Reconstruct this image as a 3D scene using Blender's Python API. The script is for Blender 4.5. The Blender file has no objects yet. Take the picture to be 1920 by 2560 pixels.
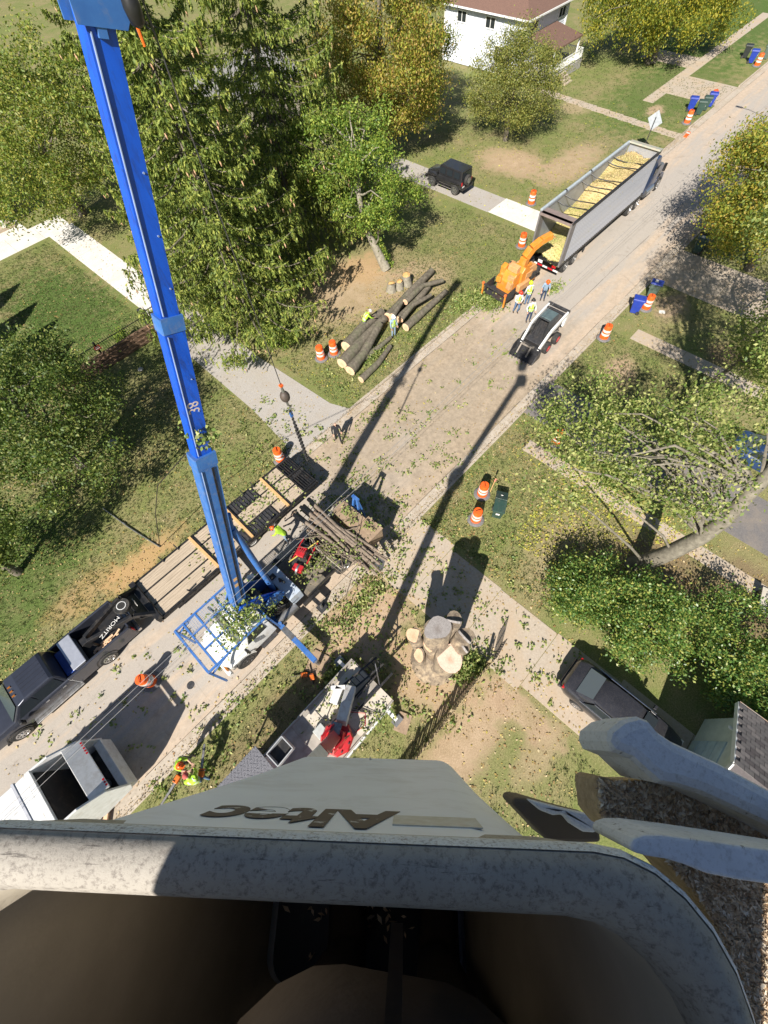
import bpy, bmesh, math, random
import numpy as np
from mathutils import Vector, Matrix, Euler

random.seed(11)
RNG = np.random.default_rng(11)
scene = bpy.context.scene
COL = scene.collection
PI = math.pi

# ------------------------------------------------------------------ camera
# World frame: X runs along the street, Y across it, Z up; the camera is on the Z axis.
FPX, NADX, NADY, CAMH, ROADANG = 1050.0, 1014.0, 1832.0, 20.5, math.radians(42.13)
_d = np.array([NADX - 960.0, NADY - 1280.0, FPX]); _d /= np.linalg.norm(_d)
_z = np.array([0.0, 0.0, 1.0]); _y = _z - _z.dot(_d) * _d; _y /= np.linalg.norm(_y)
_x = np.cross(_y, -_d)
_c, _s = math.cos(ROADANG), math.sin(ROADANG)
CAM2W = np.array([[_c, _s, 0], [-_s, _c, 0], [0, 0, 1.0]]) @ np.array([_x, _y, -_d])
cam_data = bpy.data.cameras.new('camera')
cam = bpy.data.objects.new('camera', cam_data)
COL.objects.link(cam)
cam_data.sensor_fit = 'VERTICAL'
cam_data.sensor_height = 36.0
cam_data.lens = 36.0 * FPX / 2560.0
cam_data.clip_start = 0.03
cam_data.clip_end = 3000.0
M4 = Matrix.Identity(4)
for r in range(3):
    M4[r][0] = CAM2W[r, 0]; M4[r][1] = -CAM2W[r, 1]; M4[r][2] = -CAM2W[r, 2]
M4[2][3] = CAMH
cam.matrix_world = M4
scene.camera = cam

# ------------------------------------------------------------------ light
SUN_AZ, SUN_EL = math.radians(22.0), math.radians(39.6)      # shadow heading, sun height
sun_dir = Vector((math.cos(SUN_AZ) * math.cos(SUN_EL), math.sin(SUN_AZ) * math.cos(SUN_EL), -math.sin(SUN_EL)))
sd = bpy.data.lights.new('sun', 'SUN')
sd.energy = 5.0; sd.angle = math.radians(0.53); sd.color = (1.0, 0.945, 0.86)
sun = bpy.data.objects.new('sun', sd); COL.objects.link(sun)
sun.rotation_euler = sun_dir.to_track_quat('-Z', 'Y').to_euler()
sun.location = (-30, -12, 40)
world = bpy.data.worlds.new('World'); scene.world = world; world.use_nodes = True
wn = world.node_tree
bg = wn.nodes['Background']
sky = wn.nodes.new('ShaderNodeTexSky'); sky.sky_type = 'NISHITA'; sky.sun_disc = False
sky.sun_elevation = SUN_EL
sky.sun_rotation = math.atan2(-sun_dir.x, -sun_dir.y)
sky.air_density = 1.0; sky.dust_density = 0.6; sky.ozone_density = 1.4
wn.links.new(sky.outputs['Color'], bg.inputs['Color'])
bg.inputs['Strength'].default_value = 0.05
vs = scene.view_settings
vs.view_transform = 'Standard'; vs.look = 'None'; vs.exposure = 0.78; vs.gamma = 1.0
vs.use_curve_mapping = False

# ------------------------------------------------------------------ helpers
def at(px, py, z=0.0):
    """point of the place seen at a full-size photo pixel, at height z"""
    w = CAM2W @ np.array([px - 960.0, py - 1280.0, FPX])
    t = (z - CAMH) / w[2]
    return Vector((w[0] * t, w[1] * t, z))

def rotm(rx=0, ry=0, rz=0):
    return np.array(Euler((rx, ry, rz), 'XYZ').to_matrix())

class MB:
    """collects shapes, then links them as ONE mesh object"""
    def __init__(s): s.v = []; s.f = []; s.m = []; s.mi = 0
    def add(s, verts, faces, mi=None):
        o = len(s.v); s.v.extend([tuple(map(float, p)) for p in verts])
        k = s.mi if mi is None else mi
        for f in faces: s.f.append([i + o for i in f]); s.m.append(k)
        return s
    def box(s, c, d, r=None, mi=None, top=(1, 1), shift=(0, 0)):
        hx, hy, hz = d[0] / 2, d[1] / 2, d[2] / 2
        P = []
        for z in (-1, 1):
            k = top if z > 0 else (1, 1); sh = shift if z > 0 else (0, 0)
            for x, y in ((-1, -1), (1, -1), (1, 1), (-1, 1)):
                P.append((x * hx * k[0] + sh[0], y * hy * k[1] + sh[1], z * hz))
        P = np.array(P)
        if r is not None:
            R = rotm(0, 0, r) if not hasattr(r, '__len__') else rotm(*r)
            P = P @ R.T
        P = P + np.array(c)
        return s.add(P, [(3, 2, 1, 0), (4, 5, 6, 7), (0, 1, 5, 4), (1, 2, 6, 5), (2, 3, 7, 6), (3, 0, 4, 7)], mi)
    def bar(s, a, b, w, h=None, mi=None, up=(0, 0, 1)):
        """square bar from a to b"""
        a, b = Vector(a), Vector(b); h = h or w
        d = (b - a); L = d.length
        if L < 1e-6: return s
        d.normalize(); u = Vector(up)
        if abs(d.dot(u)) > 0.98: u = Vector((1, 0, 0))
        x = d.cross(u).normalized() * (w / 2); y = x.cross(d).normalized() * (h / 2)
        P = [a - x - y, a + x - y, a + x + y, a - x + y, b - x - y, b + x - y, b + x + y, b - x + y]
        return s.add(P, [(0, 1, 2, 3), (7, 6, 5, 4), (4, 5, 1, 0), (5, 6, 2, 1), (6, 7, 3, 2), (7, 4, 0, 3)], mi)
    def tube(s, pts, r, n=8, cap=True, mi=None, capmi=None):
        pts = [Vector(p) for p in pts]
        if not hasattr(r, '__len__'): r = [r] * len(pts)
        rings = []; ref = None
        for i, p in enumerate(pts):
            d = (pts[min(i + 1, len(pts) - 1)] - pts[max(i - 1, 0)]).normalized()
            if ref is None:
                u = Vector((0, 0, 1)) if abs(d.z) < 0.9 else Vector((1, 0, 0))
            else: u = ref
            x = d.cross(u).normalized(); y = x.cross(d).normalized(); ref = y
            rings.append([p + (x * math.cos(2 * PI * k / n) + y * math.sin(2 * PI * k / n)) * r[i] for k in range(n)])
        return s.loft(rings, cap, mi, capmi)
    def loft(s, rings, cap=True, mi=None, capmi=None):
        n = len(rings[0]); V = [p for R in rings for p in R]; Fs = []
        for i in range(len(rings) - 1):
            for k in range(n):
                a = i * n + k; b = i * n + (k + 1) % n
                Fs.append((a, b, b + n, a + n))
        o = len(s.v)
        s.add(V, Fs, mi)
        if cap:
            k = capmi if capmi is not None else mi
            k = s.mi if k is None else k
            s.f.append([o + i for i in range(n)][::-1]); s.m.append(k)
            s.f.append([o + (len(rings) - 1) * n + i for i in range(n)]); s.m.append(k)
        return s
    def cyl(s, a, b, r0, r1=None, n=12, mi=None, cap=True):
        return s.tube([a, b], [r0, r0 if r1 is None else r1], n, cap, mi)
    def lathe(s, prof, n=16, c=(0, 0, 0), axis='z', mi=None):
        rings = []
        for r, z in prof:
            R = []
            for k in range(n):
                a = 2 * PI * k / n; x, y = r * math.cos(a), r * math.sin(a)
                p = {'z': (x, y, z), 'y': (x, z, -y), 'x': (z, x, y)}[axis]
                R.append((p[0] + c[0], p[1] + c[1], p[2] + c[2]))
            rings.append(R)
        return s.loft(rings, True, mi)
    def prism(s, poly, z0, z1, mi=None):
        n = len(poly); V = [(x, y, z0) for x, y in poly] + [(x, y, z1) for x, y in poly]
        Fs = [tuple(range(n))[::-1], tuple(range(n, 2 * n))]
        for k in range(n): Fs.append((k, (k + 1) % n, (k + 1) % n + n, k + n))
        return s.add(V, Fs, mi)
    def side(s, poly, y0, y1, mi=None):
        """polygon in the XZ plane, extruded along Y"""
        n = len(poly); V = [(x, y0, z) for x, z in poly] + [(x, y1, z) for x, z in poly]
        Fs = [tuple(range(n)), tuple(range(n, 2 * n))[::-1]]
        for k in range(n): Fs.append((k + n, (k + 1) % n + n, (k + 1) % n, k))
        return s.add(V, Fs, mi)
    def ball(s, c, r, nu=12, nv=8, mi=None, v0=0.0, v1=1.0):
        if not hasattr(r, '__len__'): r = (r, r, r)
        rings = []
        for j in range(nv + 1):
            t = PI * (v0 + (v1 - v0) * j / nv) ; sr = max(math.sin(t), 1e-3)
            rings.append([(c[0] + r[0] * sr * math.cos(2 * PI * k / nu), c[1] + r[1] * sr * math.sin(2 * PI * k / nu), c[2] - r[2] * math.cos(t)) for k in range(nu)])
        return s.loft(rings, True, mi)
    def quad(s, a, b, c, d, mi=None): return s.add([a, b, c, d], [(0, 1, 2, 3)], mi)
    def xf(s, M):
        s.v = [tuple(M @ Vector(p)) for p in s.v]; return s
    def mesh(s, name, mats, smooth=None):
        me = bpy.data.meshes.new(name)
        me.from_pydata(s.v, [], s.f)
        for m in (mats if isinstance(mats, (list, tuple)) else [mats]): me.materials.append(m)
        me.polygons.foreach_set('material_index', s.m)
        if smooth is not None:
            me.polygons.foreach_set('use_smooth', [True] * len(me.polygons))
            me.set_sharp_from_angle(angle=math.radians(smooth))
        me.update()
        return me
    def build(s, name, mats, parent=None, smooth=None, bevel=0, loc=None, rot=None):
        return link(name, s.mesh(name, mats, smooth), parent, bevel, loc, rot)

def link(name, me, parent=None, bevel=0, loc=None, rot=None):
    o = bpy.data.objects.new(name, me); COL.objects.link(o)
    if parent is not None: o.parent = parent
    if loc is not None: o.location = loc
    if rot is not None: o.rotation_euler = rot
    if bevel:
        b = o.modifiers.new('bevel', 'BEVEL'); b.width = bevel; b.segments = 2; b.limit_method = 'ANGLE'
        b.angle_limit = math.radians(40)
    return o

def tag(o, label, cat, group=None):
    o['label'] = label; o['category'] = cat
    if group: o['group'] = group
    return o
def thing(name, label, cat, loc=(0, 0, 0), rz=0, group=None):
    o = bpy.data.objects.new(name, None); COL.objects.link(o)
    o.empty_display_size = 0.2
    o.location = loc; o.rotation_euler = (0, 0, rz)
    return tag(o, label, cat, group)
def struct(o): o['kind'] = 'structure'; return o
def stuff(o, label=None, cat=None):
    o['kind'] = 'stuff'
    if label: o['label'] = label; o['category'] = cat
    return o
def dup(root, loc, rz, label=None):
    r = root.copy(); COL.objects.link(r); r.location = loc; r.rotation_euler = (root.rotation_euler[0], root.rotation_euler[1], rz)
    if label: r['label'] = label
    for ch in list(root.children):
        c = ch.copy(); COL.objects.link(c); c.parent = r
        for g in ch.children:
            d = g.copy(); COL.objects.link(d); d.parent = c
    return r

# ------------------------------------------------------------------ materials
def _nt(name):
    m = bpy.data.materials.new(name); m.use_nodes = True
    nt = m.node_tree; b = nt.nodes['Principled BSDF']
    return m, nt, b
def ramp(nt, fac, stops, interp='LINEAR'):
    r = nt.nodes.new('ShaderNodeValToRGB'); r.color_ramp.interpolation = interp
    e = r.color_ramp.elements
    while len(e) < len(stops): e.new(0.5)
    for i, (p, c) in enumerate(stops):
        e[i].position = p; e[i].color = (c[0], c[1], c[2], 1) if hasattr(c, '__len__') else (c, c, c, 1)
    nt.links.new(fac, r.inputs['Fac'])
    return r.outputs['Color']
def noise(nt, vec, scale, detail=4, rough=0.55, dist=0.0):
    n = nt.nodes.new('ShaderNodeTexNoise'); n.inputs['Scale'].default_value = scale
    n.inputs['Detail'].default_value = detail; n.inputs['Roughness'].default_value = rough
    n.inputs['Distortion'].default_value = dist
    nt.links.new(vec, n.inputs['Vector'])
    return n.outputs['Fac']
def mixc(nt, fac, a, b, mode='MIX'):
    m = nt.nodes.new('ShaderNodeMix'); m.data_type = 'RGBA'; m.blend_type = mode
    for sock, v in ((m.inputs[0], fac), (m.inputs[6], a), (m.inputs[7], b)):
        if isinstance(v, (int, float)): sock.default_value = v
        elif isinstance(v, (tuple, list)): sock.default_value = (v[0], v[1], v[2], 1)
        else: nt.links.new(v, sock)
    return m.outputs[2]
def math_(nt, op, a, b=None, clamp=False):
    m = nt.nodes.new('ShaderNodeMath'); m.operation = op; m.use_clamp = clamp
    for i, v in enumerate((a, b)):
        if v is None: continue
        if isinstance(v, (int, float)): m.inputs[i].default_value = v
        else: nt.links.new(v, m.inputs[i])
    return m.outputs[0]
def coords(nt, kind='Object', stretch=None):
    t = nt.nodes.new('ShaderNodeTexCoord'); o = t.outputs[kind]
    if stretch:
        mp = nt.nodes.new('ShaderNodeMapping'); mp.inputs['Scale'].default_value = stretch
        nt.links.new(o, mp.inputs['Vector']); o = mp.outputs['Vector']
    return o
def worldpos(nt): return nt.nodes.new('ShaderNodeNewGeometry').outputs['Position']
def bumpn(nt, b, h, strength=0.3, dist=0.02):
    n = nt.nodes.new('ShaderNodeBump'); n.inputs['Strength'].default_value = strength
    n.inputs['Distance'].default_value = dist
    nt.links.new(h, n.inputs['Height']); nt.links.new(n.outputs['Normal'], b.inputs['Normal'])
MATS = {}
def pm(name, c1, c2=None, scale=6, rough=0.6, metal=0.0, bump=0.0, stretch=None, coat=0.0, lo=0.35, hi=0.68, dirt=None, dscale=3.0, damt=0.6):
    """principled material, two tones of the same paint or stuff plus optional dirt patches"""
    if name in MATS: return MATS[name]
    m, nt, b = _nt(name)
    b.inputs['Roughness'].default_value = rough; b.inputs['Metallic'].default_value = metal
    b.inputs['Coat Weight'].default_value = coat
    co = coords(nt, 'Object', stretch)
    if c2 is None: c2 = tuple(x * 0.78 for x in c1)
    f = noise(nt, co, scale, 6, 0.62)
    col = ramp(nt, f, [(lo, c2), (hi, c1)])
    if dirt is not None:
        g = noise(nt, co, dscale, 8, 0.7, 0.4)
        k = ramp(nt, g, [(0.5, 0.0), (0.66, damt)])
        col = mixc(nt, k, col, dirt)
        b.inputs['Roughness'].default_value = rough
    nt.links.new(col, b.inputs['Base Color'])
    if bump: bumpn(nt, b, noise(nt, co, scale * 4, 4, 0.6), bump, 0.01)
    MATS[name] = m
    return m
def leafmat(name, cols, trans=0.35, rough=0.55):
    """foliage: every leaf (mesh island) takes its own tint"""
    if name in MATS: return MATS[name]
    m, nt, b = _nt(name)
    g = nt.nodes.new('ShaderNodeNewGeometry')
    n = len(cols)
    col = ramp(nt, g.outputs['Random Per Island'], [(i / max(n - 1, 1), c) for i, c in enumerate(cols)])
    b.inputs['Roughness'].default_value = rough
    nt.links.new(col, b.inputs['Base Color'])
    tr = nt.nodes.new('ShaderNodeBsdfTranslucent'); nt.links.new(mixc(nt, 1.0, col, (1.0, 1.15, 0.55), 'MULTIPLY'), tr.inputs['Color'])
    mx = nt.nodes.new('ShaderNodeMixShader'); mx.inputs[0].default_value = trans
    nt.links.new(b.outputs['BSDF'], mx.inputs[1]); nt.links.new(tr.outputs['BSDF'], mx.inputs[2])
    nt.links.new(mx.outputs[0], nt.nodes['Material Output'].inputs['Surface'])
    MATS[name] = m
    return m
def glassmat(name, tint=(0.02, 0.025, 0.03)):
    if name in MATS: return MATS[name]
    m, nt, b = _nt(name)
    b.inputs['Base Color'].default_value = (*tint, 1); b.inputs['Roughness'].default_value = 0.06
    b.inputs['IOR'].default_value = 1.5
    MATS[name] = m
    return m

BLACK = pm('black_paint', (0.022, 0.022, 0.024), (0.012, 0.012, 0.013), 9, 0.42, dirt=(0.16, 0.13, 0.1), damt=0.25)
RUBBER = pm('tyre_rubber', (0.035, 0.034, 0.033), (0.02, 0.02, 0.02), 14, 0.85, bump=0.3, dirt=(0.2, 0.17, 0.13), damt=0.35)
STEEL = pm('worn_steel', (0.42, 0.42, 0.42), (0.25, 0.25, 0.25), 7, 0.42, 0.8, dirt=(0.2, 0.13, 0.08), damt=0.35)
CHROME = pm('bright_rim', (0.75, 0.75, 0.76), (0.5, 0.5, 0.52), 12, 0.22, 0.9)
DARKSTEEL = pm('dark_steel', (0.09, 0.09, 0.095), (0.045, 0.045, 0.05), 8, 0.5, 0.5, dirt=(0.22, 0.17, 0.12), damt=0.3)
WHITEP = pm('white_paint', (0.78, 0.78, 0.77), (0.66, 0.66, 0.64), 4, 0.4, dirt=(0.4, 0.34, 0.26), damt=0.35)
ORANGEP = pm('barrel_orange', (0.86, 0.13, 0.015), (0.72, 0.1, 0.012), 10, 0.5, dirt=(0.45, 0.22, 0.12), damt=0.35)
REFLW = pm('reflective_white', (0.82, 0.8, 0.76), (0.62, 0.6, 0.56), 12, 0.4)
GLASS = glassmat('dark_glass')
RED = pm('red_paint', (0.55, 0.022, 0.03), (0.4, 0.015, 0.02), 8, 0.4, coat=0.3, dirt=(0.2, 0.13, 0.1), damt=0.25)
REDLIGHT = pm('red_lens', (0.5, 0.01, 0.015), (0.35, 0.01, 0.012), 12, 0.2)
PLANKW = pm('weathered_plank', (0.54, 0.44, 0.33), (0.36, 0.29, 0.21), 3.2, 0.8, stretch=(0.5, 9, 9), bump=0.4, dirt=(0.24, 0.18, 0.13), dscale=1.2, damt=0.35)
NEWWOOD = pm('fresh_timber', (0.66, 0.42, 0.19), (0.52, 0.31, 0.13), 4, 0.7, stretch=(4, 4, 0.6))
def ringmat(name, c1, c2, heart, k=150):
    m, nt, b = _nt(name); co = coords(nt, 'Object')
    w = mixc(nt, .06, co, noise_col(nt, co, 6))
    ln = nt.nodes.new('ShaderNodeVectorMath'); ln.operation = 'LENGTH'; nt.links.new(w, ln.inputs[0])
    s = math_(nt, 'SINE', math_(nt, 'MULTIPLY', ln.outputs['Value'], k))
    col = ramp(nt, math_(nt, 'ADD', math_(nt, 'MULTIPLY', s, .07), noise(nt, co, 14, 6, .7)), [(.3, c2), (.75, c1)])
    col = mixc(nt, ramp(nt, math_(nt, 'ADD', ln.outputs['Value'], math_(nt, 'MULTIPLY', noise(nt, co, 8, 5, .7), .2)), [(.12, .8), (.32, 0.0)]), col, heart)
    nt.links.new(col, b.inputs['Base Color']); b.inputs['Roughness'].default_value = .8
    bumpn(nt, b, noise(nt, coords(nt, 'Object', (3, 30, 3)), 6, 5, .7), .4, .01)
    MATS[name] = m
    return m
def noise_col(nt, vec, scale):
    n = nt.nodes.new('ShaderNodeTexNoise'); n.inputs['Scale'].default_value = scale; nt.links.new(vec, n.inputs['Vector']); return n.outputs['Color']
RINGW = ringmat('ringed_cut_wood', (.8, .57, .37), (.62, .4, .25), (.6, .33, .2))
RINGP = ringmat('ringed_pink_wood', (.8, .58, .46), (.64, .4, .31), (.55, .27, .18), 130)
RINGG = ringmat('ringed_grey_wood', (.36, .33, .31), (.22, .2, .19), (.18, .15, .13), 130)
CUTWOOD = pm('cut_wood', (0.82, 0.58, 0.38), (0.68, 0.43, 0.27), 5, 0.75, bump=0.15)
CUTDARK = pm('weathered_cut', (0.34, 0.31, 0.29), (0.22, 0.2, 0.19), 3, 0.8, stretch=(1, 6, 1), bump=0.3)
BARK = pm('bark', (0.21, 0.18, 0.135), (0.095, 0.08, 0.06), 5, 0.9, stretch=(1, 1, 1), bump=0.8, dirt=(0.13, 0.15, 0.07), dscale=1.5, damt=0.4)
BARKPALE = pm('pale_bark', (0.33, 0.3, 0.235), (0.18, 0.16, 0.12), 5, 0.9, bump=0.7)
# ------------------------------------------------------------------ the setting: ground, street, driveways
def lawn_material(name):
    m, nt, b = _nt(name)
    p = worldpos(nt)
    big = noise(nt, p, 0.22, 3, 0.6); mid = noise(nt, p, 1.1, 5, 0.65); fine = noise(nt, p, 16, 6, 0.75); spk = noise(nt, p, 48, 3, 0.8)
    green = ramp(nt, fine, [(0.34, (0.08, 0.105, 0.028)), (0.5, (0.165, 0.19, 0.06)), (0.68, (0.27, 0.28, 0.105))])
    dry = ramp(nt, fine, [(0.34, (0.15, 0.125, 0.062)), (0.52, (0.28, 0.23, 0.12)), (0.7, (0.45, 0.36, 0.21))])
    f = math_(nt, 'ADD', math_(nt, 'MULTIPLY', big, 0.55), math_(nt, 'MULTIPLY', mid, 0.45))
    col = mixc(nt, ramp(nt, f, [(0.42, 0.0), (0.62, 0.85)]), green, dry)
    sep = nt.nodes.new('ShaderNodeSeparateXYZ'); nt.links.new(p, sep.inputs[0])
    def patch(x, y, rx, ry, c, amt=0.9, edge=0.55):
        nonlocal col
        a = math_(nt, 'MULTIPLY', math_(nt, 'SUBTRACT', sep.outputs[0], x), 1.0 / rx)
        d = math_(nt, 'MULTIPLY', math_(nt, 'SUBTRACT', sep.outputs[1], y), 1.0 / ry)
        r = math_(nt, 'SQRT', math_(nt, 'ADD', math_(nt, 'MULTIPLY', a, a), math_(nt, 'MULTIPLY', d, d)))
        r = math_(nt, 'ADD', r, math_(nt, 'MULTIPLY', math_(nt, 'SUBTRACT', mid, 0.5), 1.9))
        r = math_(nt, 'ADD', r, math_(nt, 'MULTIPLY', math_(nt, 'SUBTRACT', fine, 0.5), 0.9))
        k = ramp(nt, r, [(edge, amt), (1.0, 0.0)])
        col = mixc(nt, k, col, c)
    dust = ramp(nt, math_(nt, 'ADD', math_(nt, 'MULTIPLY', fine, .6), math_(nt, 'MULTIPLY', mid, .4)), [(0.34, (0.27, 0.185, 0.115)), (0.5, (0.42, 0.3, 0.2)), (0.66, (0.56, 0.42, 0.3))])
    chips = ramp(nt, spk, [(0.3, (0.34, 0.2, 0.09)), (0.7, (0.6, 0.39, 0.2))])
    soil = ramp(nt, fine, [(0.3, (0.12, 0.085, 0.05)), (0.7, (0.3, 0.21, 0.13))])
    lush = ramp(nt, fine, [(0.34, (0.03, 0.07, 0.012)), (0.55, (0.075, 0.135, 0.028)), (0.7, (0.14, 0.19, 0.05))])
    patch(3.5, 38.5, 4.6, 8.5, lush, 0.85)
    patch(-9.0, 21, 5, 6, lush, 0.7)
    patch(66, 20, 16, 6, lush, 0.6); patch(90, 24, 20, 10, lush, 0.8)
    patch(20, 23.0, 5.5, 4.5, dust, 0.75); patch(24, 19.5, 3.5, 3.0, dust, 0.6)
    patch(-3.6, 15.7, 2.9, 0.95, chips, 0.8); patch(-6.6, 16.4, 2.4, 1.2, chips, 0.45)
    patch(2.2, 4.6, 3.8, 2.4, dust, 0.95); patch(2.9, 1.2, 1.8, 2.0, chips, 0.55); patch(2.6, 0.6, 2.4, 2.6, dust, 0.8)
    patch(1.6, -2.1, 4.2, 1.2, dust, 0.8); patch(4.0, -2.8, .9, 2.6, dust, 0.75); patch(3.4, -4.6, 2.2, .8, dust, 0.5); patch(-3.5, 4.2, 4.5, 1.6, soil, 0.6)
    patch(25, 3.6, 1.7, 1.2, dust, 0.85); patch(33, 4.0, 2.2, 1.3, dust, 0.8); patch(30.5, -0.6, 1.6, 1.2, soil, 0.8)
    patch(46, 20, 6, 2.3, dust, 0.75); patch(43, 24.5, 3.0, 4.5, dust, 0.8); patch(60.5, 19, 1.8, 1.0, dust, 0.85); patch(56.5, 26, 2, 2, dust, 0.6)
    patch(13.5, -4.5, 3.5, 2.6, soil, 0.85); patch(11.5, -0.5, 3.5, 2.0, dust, 0.45); patch(15, -8, 3, 2.5, soil, 0.8)
    patch(22, 24.2, 3.0, 2.2, chips, 0.45)
    nt.links.new(col, b.inputs['Base Color'])
    b.inputs['Roughness'].default_value = 0.95; b.inputs['Specular IOR Level'].default_value = 0.15
    bumpn(nt, b, noise(nt, p, 26, 8, 0.8), 0.6, 0.035)
    return m
LAWN = lawn_material('lawn')

def road_material(name):
    m, nt, b = _nt(name)
    p = worldpos(nt)
    sep = nt.nodes.new('ShaderNodeSeparateXYZ'); nt.links.new(p, sep.inputs[0])
    mp = nt.nodes.new('ShaderNodeMapping'); mp.inputs['Scale'].default_value = (0.12, 1.0, 1.0)
    nt.links.new(p, mp.inputs['Vector'])
    streak = noise(nt, mp.outputs['Vector'], 1.4, 6, 0.65); big = noise(nt, p, 0.3, 5, 0.6)
    fine = noise(nt, p, 34, 5, 0.75); mid = noise(nt, p, 4.0, 6, 0.7)
    grey = ramp(nt, fine, [(0.3, (0.3, 0.27, 0.235)), (0.7, (0.46, 0.42, 0.375))])
    dust = ramp(nt, mid, [(0.3, (0.4, 0.315, 0.235)), (0.7, (0.54, 0.43, 0.325))])
    dirt = ramp(nt, mid, [(0.3, (0.24, 0.185, 0.125)), (0.7, (0.42, 0.33, 0.23))])
    # dust lies along both gutters and spreads on the worked-over middle stretch
    yy = math_(nt, 'ABSOLUTE', math_(nt, 'SUBTRACT', sep.outputs[1], 10.5))
    g = math_(nt, 'ADD', math_(nt, 'MULTIPLY', yy, 0.17), math_(nt, 'MULTIPLY', math_(nt, 'SUBTRACT', streak, 0.5), 1.7))
    col = mixc(nt, ramp(nt, g, [(0.2, 0.1), (0.52, 0.95)]), grey, dust)
    ax = math_(nt, 'ABSOLUTE', math_(nt, 'MULTIPLY', math_(nt, 'SUBTRACT', sep.outputs[0], 15.5), 0.088))
    g2 = math_(nt, 'ADD', ax, math_(nt, 'MULTIPLY', math_(nt, 'SUBTRACT', big, 0.5), 1.6))
    g2 = math_(nt, 'ADD', g2, math_(nt, 'MULTIPLY', math_(nt, 'SUBTRACT', streak, 0.5), 1.2))
    col = mixc(nt, ramp(nt, g2, [(0.4, 0.8), (1.1, 0.0)]), col, dirt)
    stain = noise(nt, p, 0.9, 8, 0.75, 0.6)
    col = mixc(nt, ramp(nt, stain, [(0.56, 0.0), (0.7, 0.4)]), col, (0.16, 0.13, 0.1))
    # shallow cracks
    v = nt.nodes.new('ShaderNodeTexVoronoi'); v.feature = 'DISTANCE_TO_EDGE'; v.inputs['Scale'].default_value = 0.33
    wv = mixc(nt, 0.12, p, noise_color(nt, p, 1.2)); nt.links.new(wv, v.inputs['Vector'])
    crack = ramp(nt, v.outputs['Distance'], [(0.0, 0.22), (0.004, 0.0)])
    col = mixc(nt, crack, col, (0.12, 0.1, 0.085))
    nt.links.new(col, b.inputs['Base Color']); b.inputs['Roughness'].default_value = 0.9
    bumpn(nt, b, fine, 0.4, 0.015)
    return m
def noise_color(nt, vec, scale):
    n = nt.nodes.new('ShaderNodeTexNoise'); n.inputs['Scale'].default_value = scale; n.inputs['Detail'].default_value = 4
    nt.links.new(vec, n.inputs['Vector']); return n.outputs['Color']
ROAD = road_material('street_surface')
def wpm(name, c1, c2, scale, rough=0.9, dirt=None, dscale=0.8, damt=0.5, bump=0.3):
    m, nt, b = _nt(name); p = worldpos(nt)
    col = ramp(nt, noise(nt, p, scale, 7, 0.72), [(0.32, c2), (0.68, c1)])
    if dirt: col = mixc(nt, ramp(nt, noise(nt, p, dscale, 7, 0.7), [(0.45, 0.0), (0.65, damt)]), col, dirt)
    nt.links.new(col, b.inputs['Base Color']); b.inputs['Roughness'].default_value = rough
    if bump: bumpn(nt, b, noise(nt, p, scale * 2, 5, 0.7), bump, 0.015)
    return m
CONC = wpm('concrete', (0.48, 0.41, 0.33), (0.35, 0.29, 0.225), 9, dirt=(0.44, 0.33, 0.22), dscale=.5, damt=.75)
CONCW = wpm('pale_concrete', (0.72, 0.69, 0.65), (0.6, 0.57, 0.53), 8, dirt=(0.48, 0.38, 0.3), damt=0.35)
GRAVEL = wpm('gravel', (0.5, 0.46, 0.42), (0.27, 0.25, 0.225), 30, dirt=(0.36, 0.31, 0.25), bump=0.7)
ASPH = wpm('old_asphalt', (0.2, 0.185, 0.18), (0.12, 0.112, 0.11), 18, dirt=(0.28, 0.23, 0.18))
KERBM = wpm('kerb_concrete', (0.52, 0.45, 0.37), (0.36, 0.31, 0.25), 6, dirt=(0.3, 0.23, 0.15))

X0, X1, YR, YL = -40.0, 240.0, 6.45, 14.62
struct(MB().box((60, 20, -0.4), (900, 700, 0.5)).build('ground', LAWN))                    # top at -0.15
struct(MB().box(((X0 + X1) / 2, (YR + YL) / 2, -0.17), (X1 - X0, YL - YR - 0.004, 0.14)).build('road', ROAD))   # top at -0.10
struct(MB().box((60, YL + 0.16 + 250, -0.1), (700, 500, 0.2)).build('lawn', LAWN))
struct(MB().box((60, YR - 0.16 - 250, -0.1), (700, 500, 0.2)).build('lawn', LAWN))
def holder(name, loc):
    o = bpy.data.objects.new(name, None); COL.objects.link(o); o.location = loc; o.empty_display_size = 0.1
    return struct(o)
kerb = holder('kerb', (0, 10.5, -0.3))
km = MB().box((0, 0, 0), (2.985, 0.155, 0.2)).mesh('kerb_stone', KERBM)
for side in (0, 1):
    cuts = [(7.3, 11.0), (34.6, 38.0), (64, 71), (55.4, 56.6)] if side else [(4.4, 8.3), (34.6, 39.8), (18.1, 21.4), (28.0, 29.4)]
    for i in range(46):
        xm = -22 + 3.0 * i + 1.5
        o = link('kerb_stone', km, kerb)
        y = (YL + 0.0785) if side else (YR - 0.0785)
        low = any(a - 1.0 < xm < b + 1.0 for a, b in cuts)
        o.location = (xm, y - 10.5, (-0.075 if low else 0.018) - 0.1 + 0.3 + random.uniform(-0.006, 0.006))
        o.rotation_euler = (0, 0, random.uniform(-0.0012, 0.0012))
gut = MB()
for y in (YR + 0.27, YL - 0.27): gut.box((60, y, -0.096), (200, 0.53, 0.008))
struct(gut.build('gutter', KERBM))
tarm = pm('tar_seam', (0.06, 0.055, 0.05), (0.04, 0.036, 0.032), 5, 0.8)
tm = MB()
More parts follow.
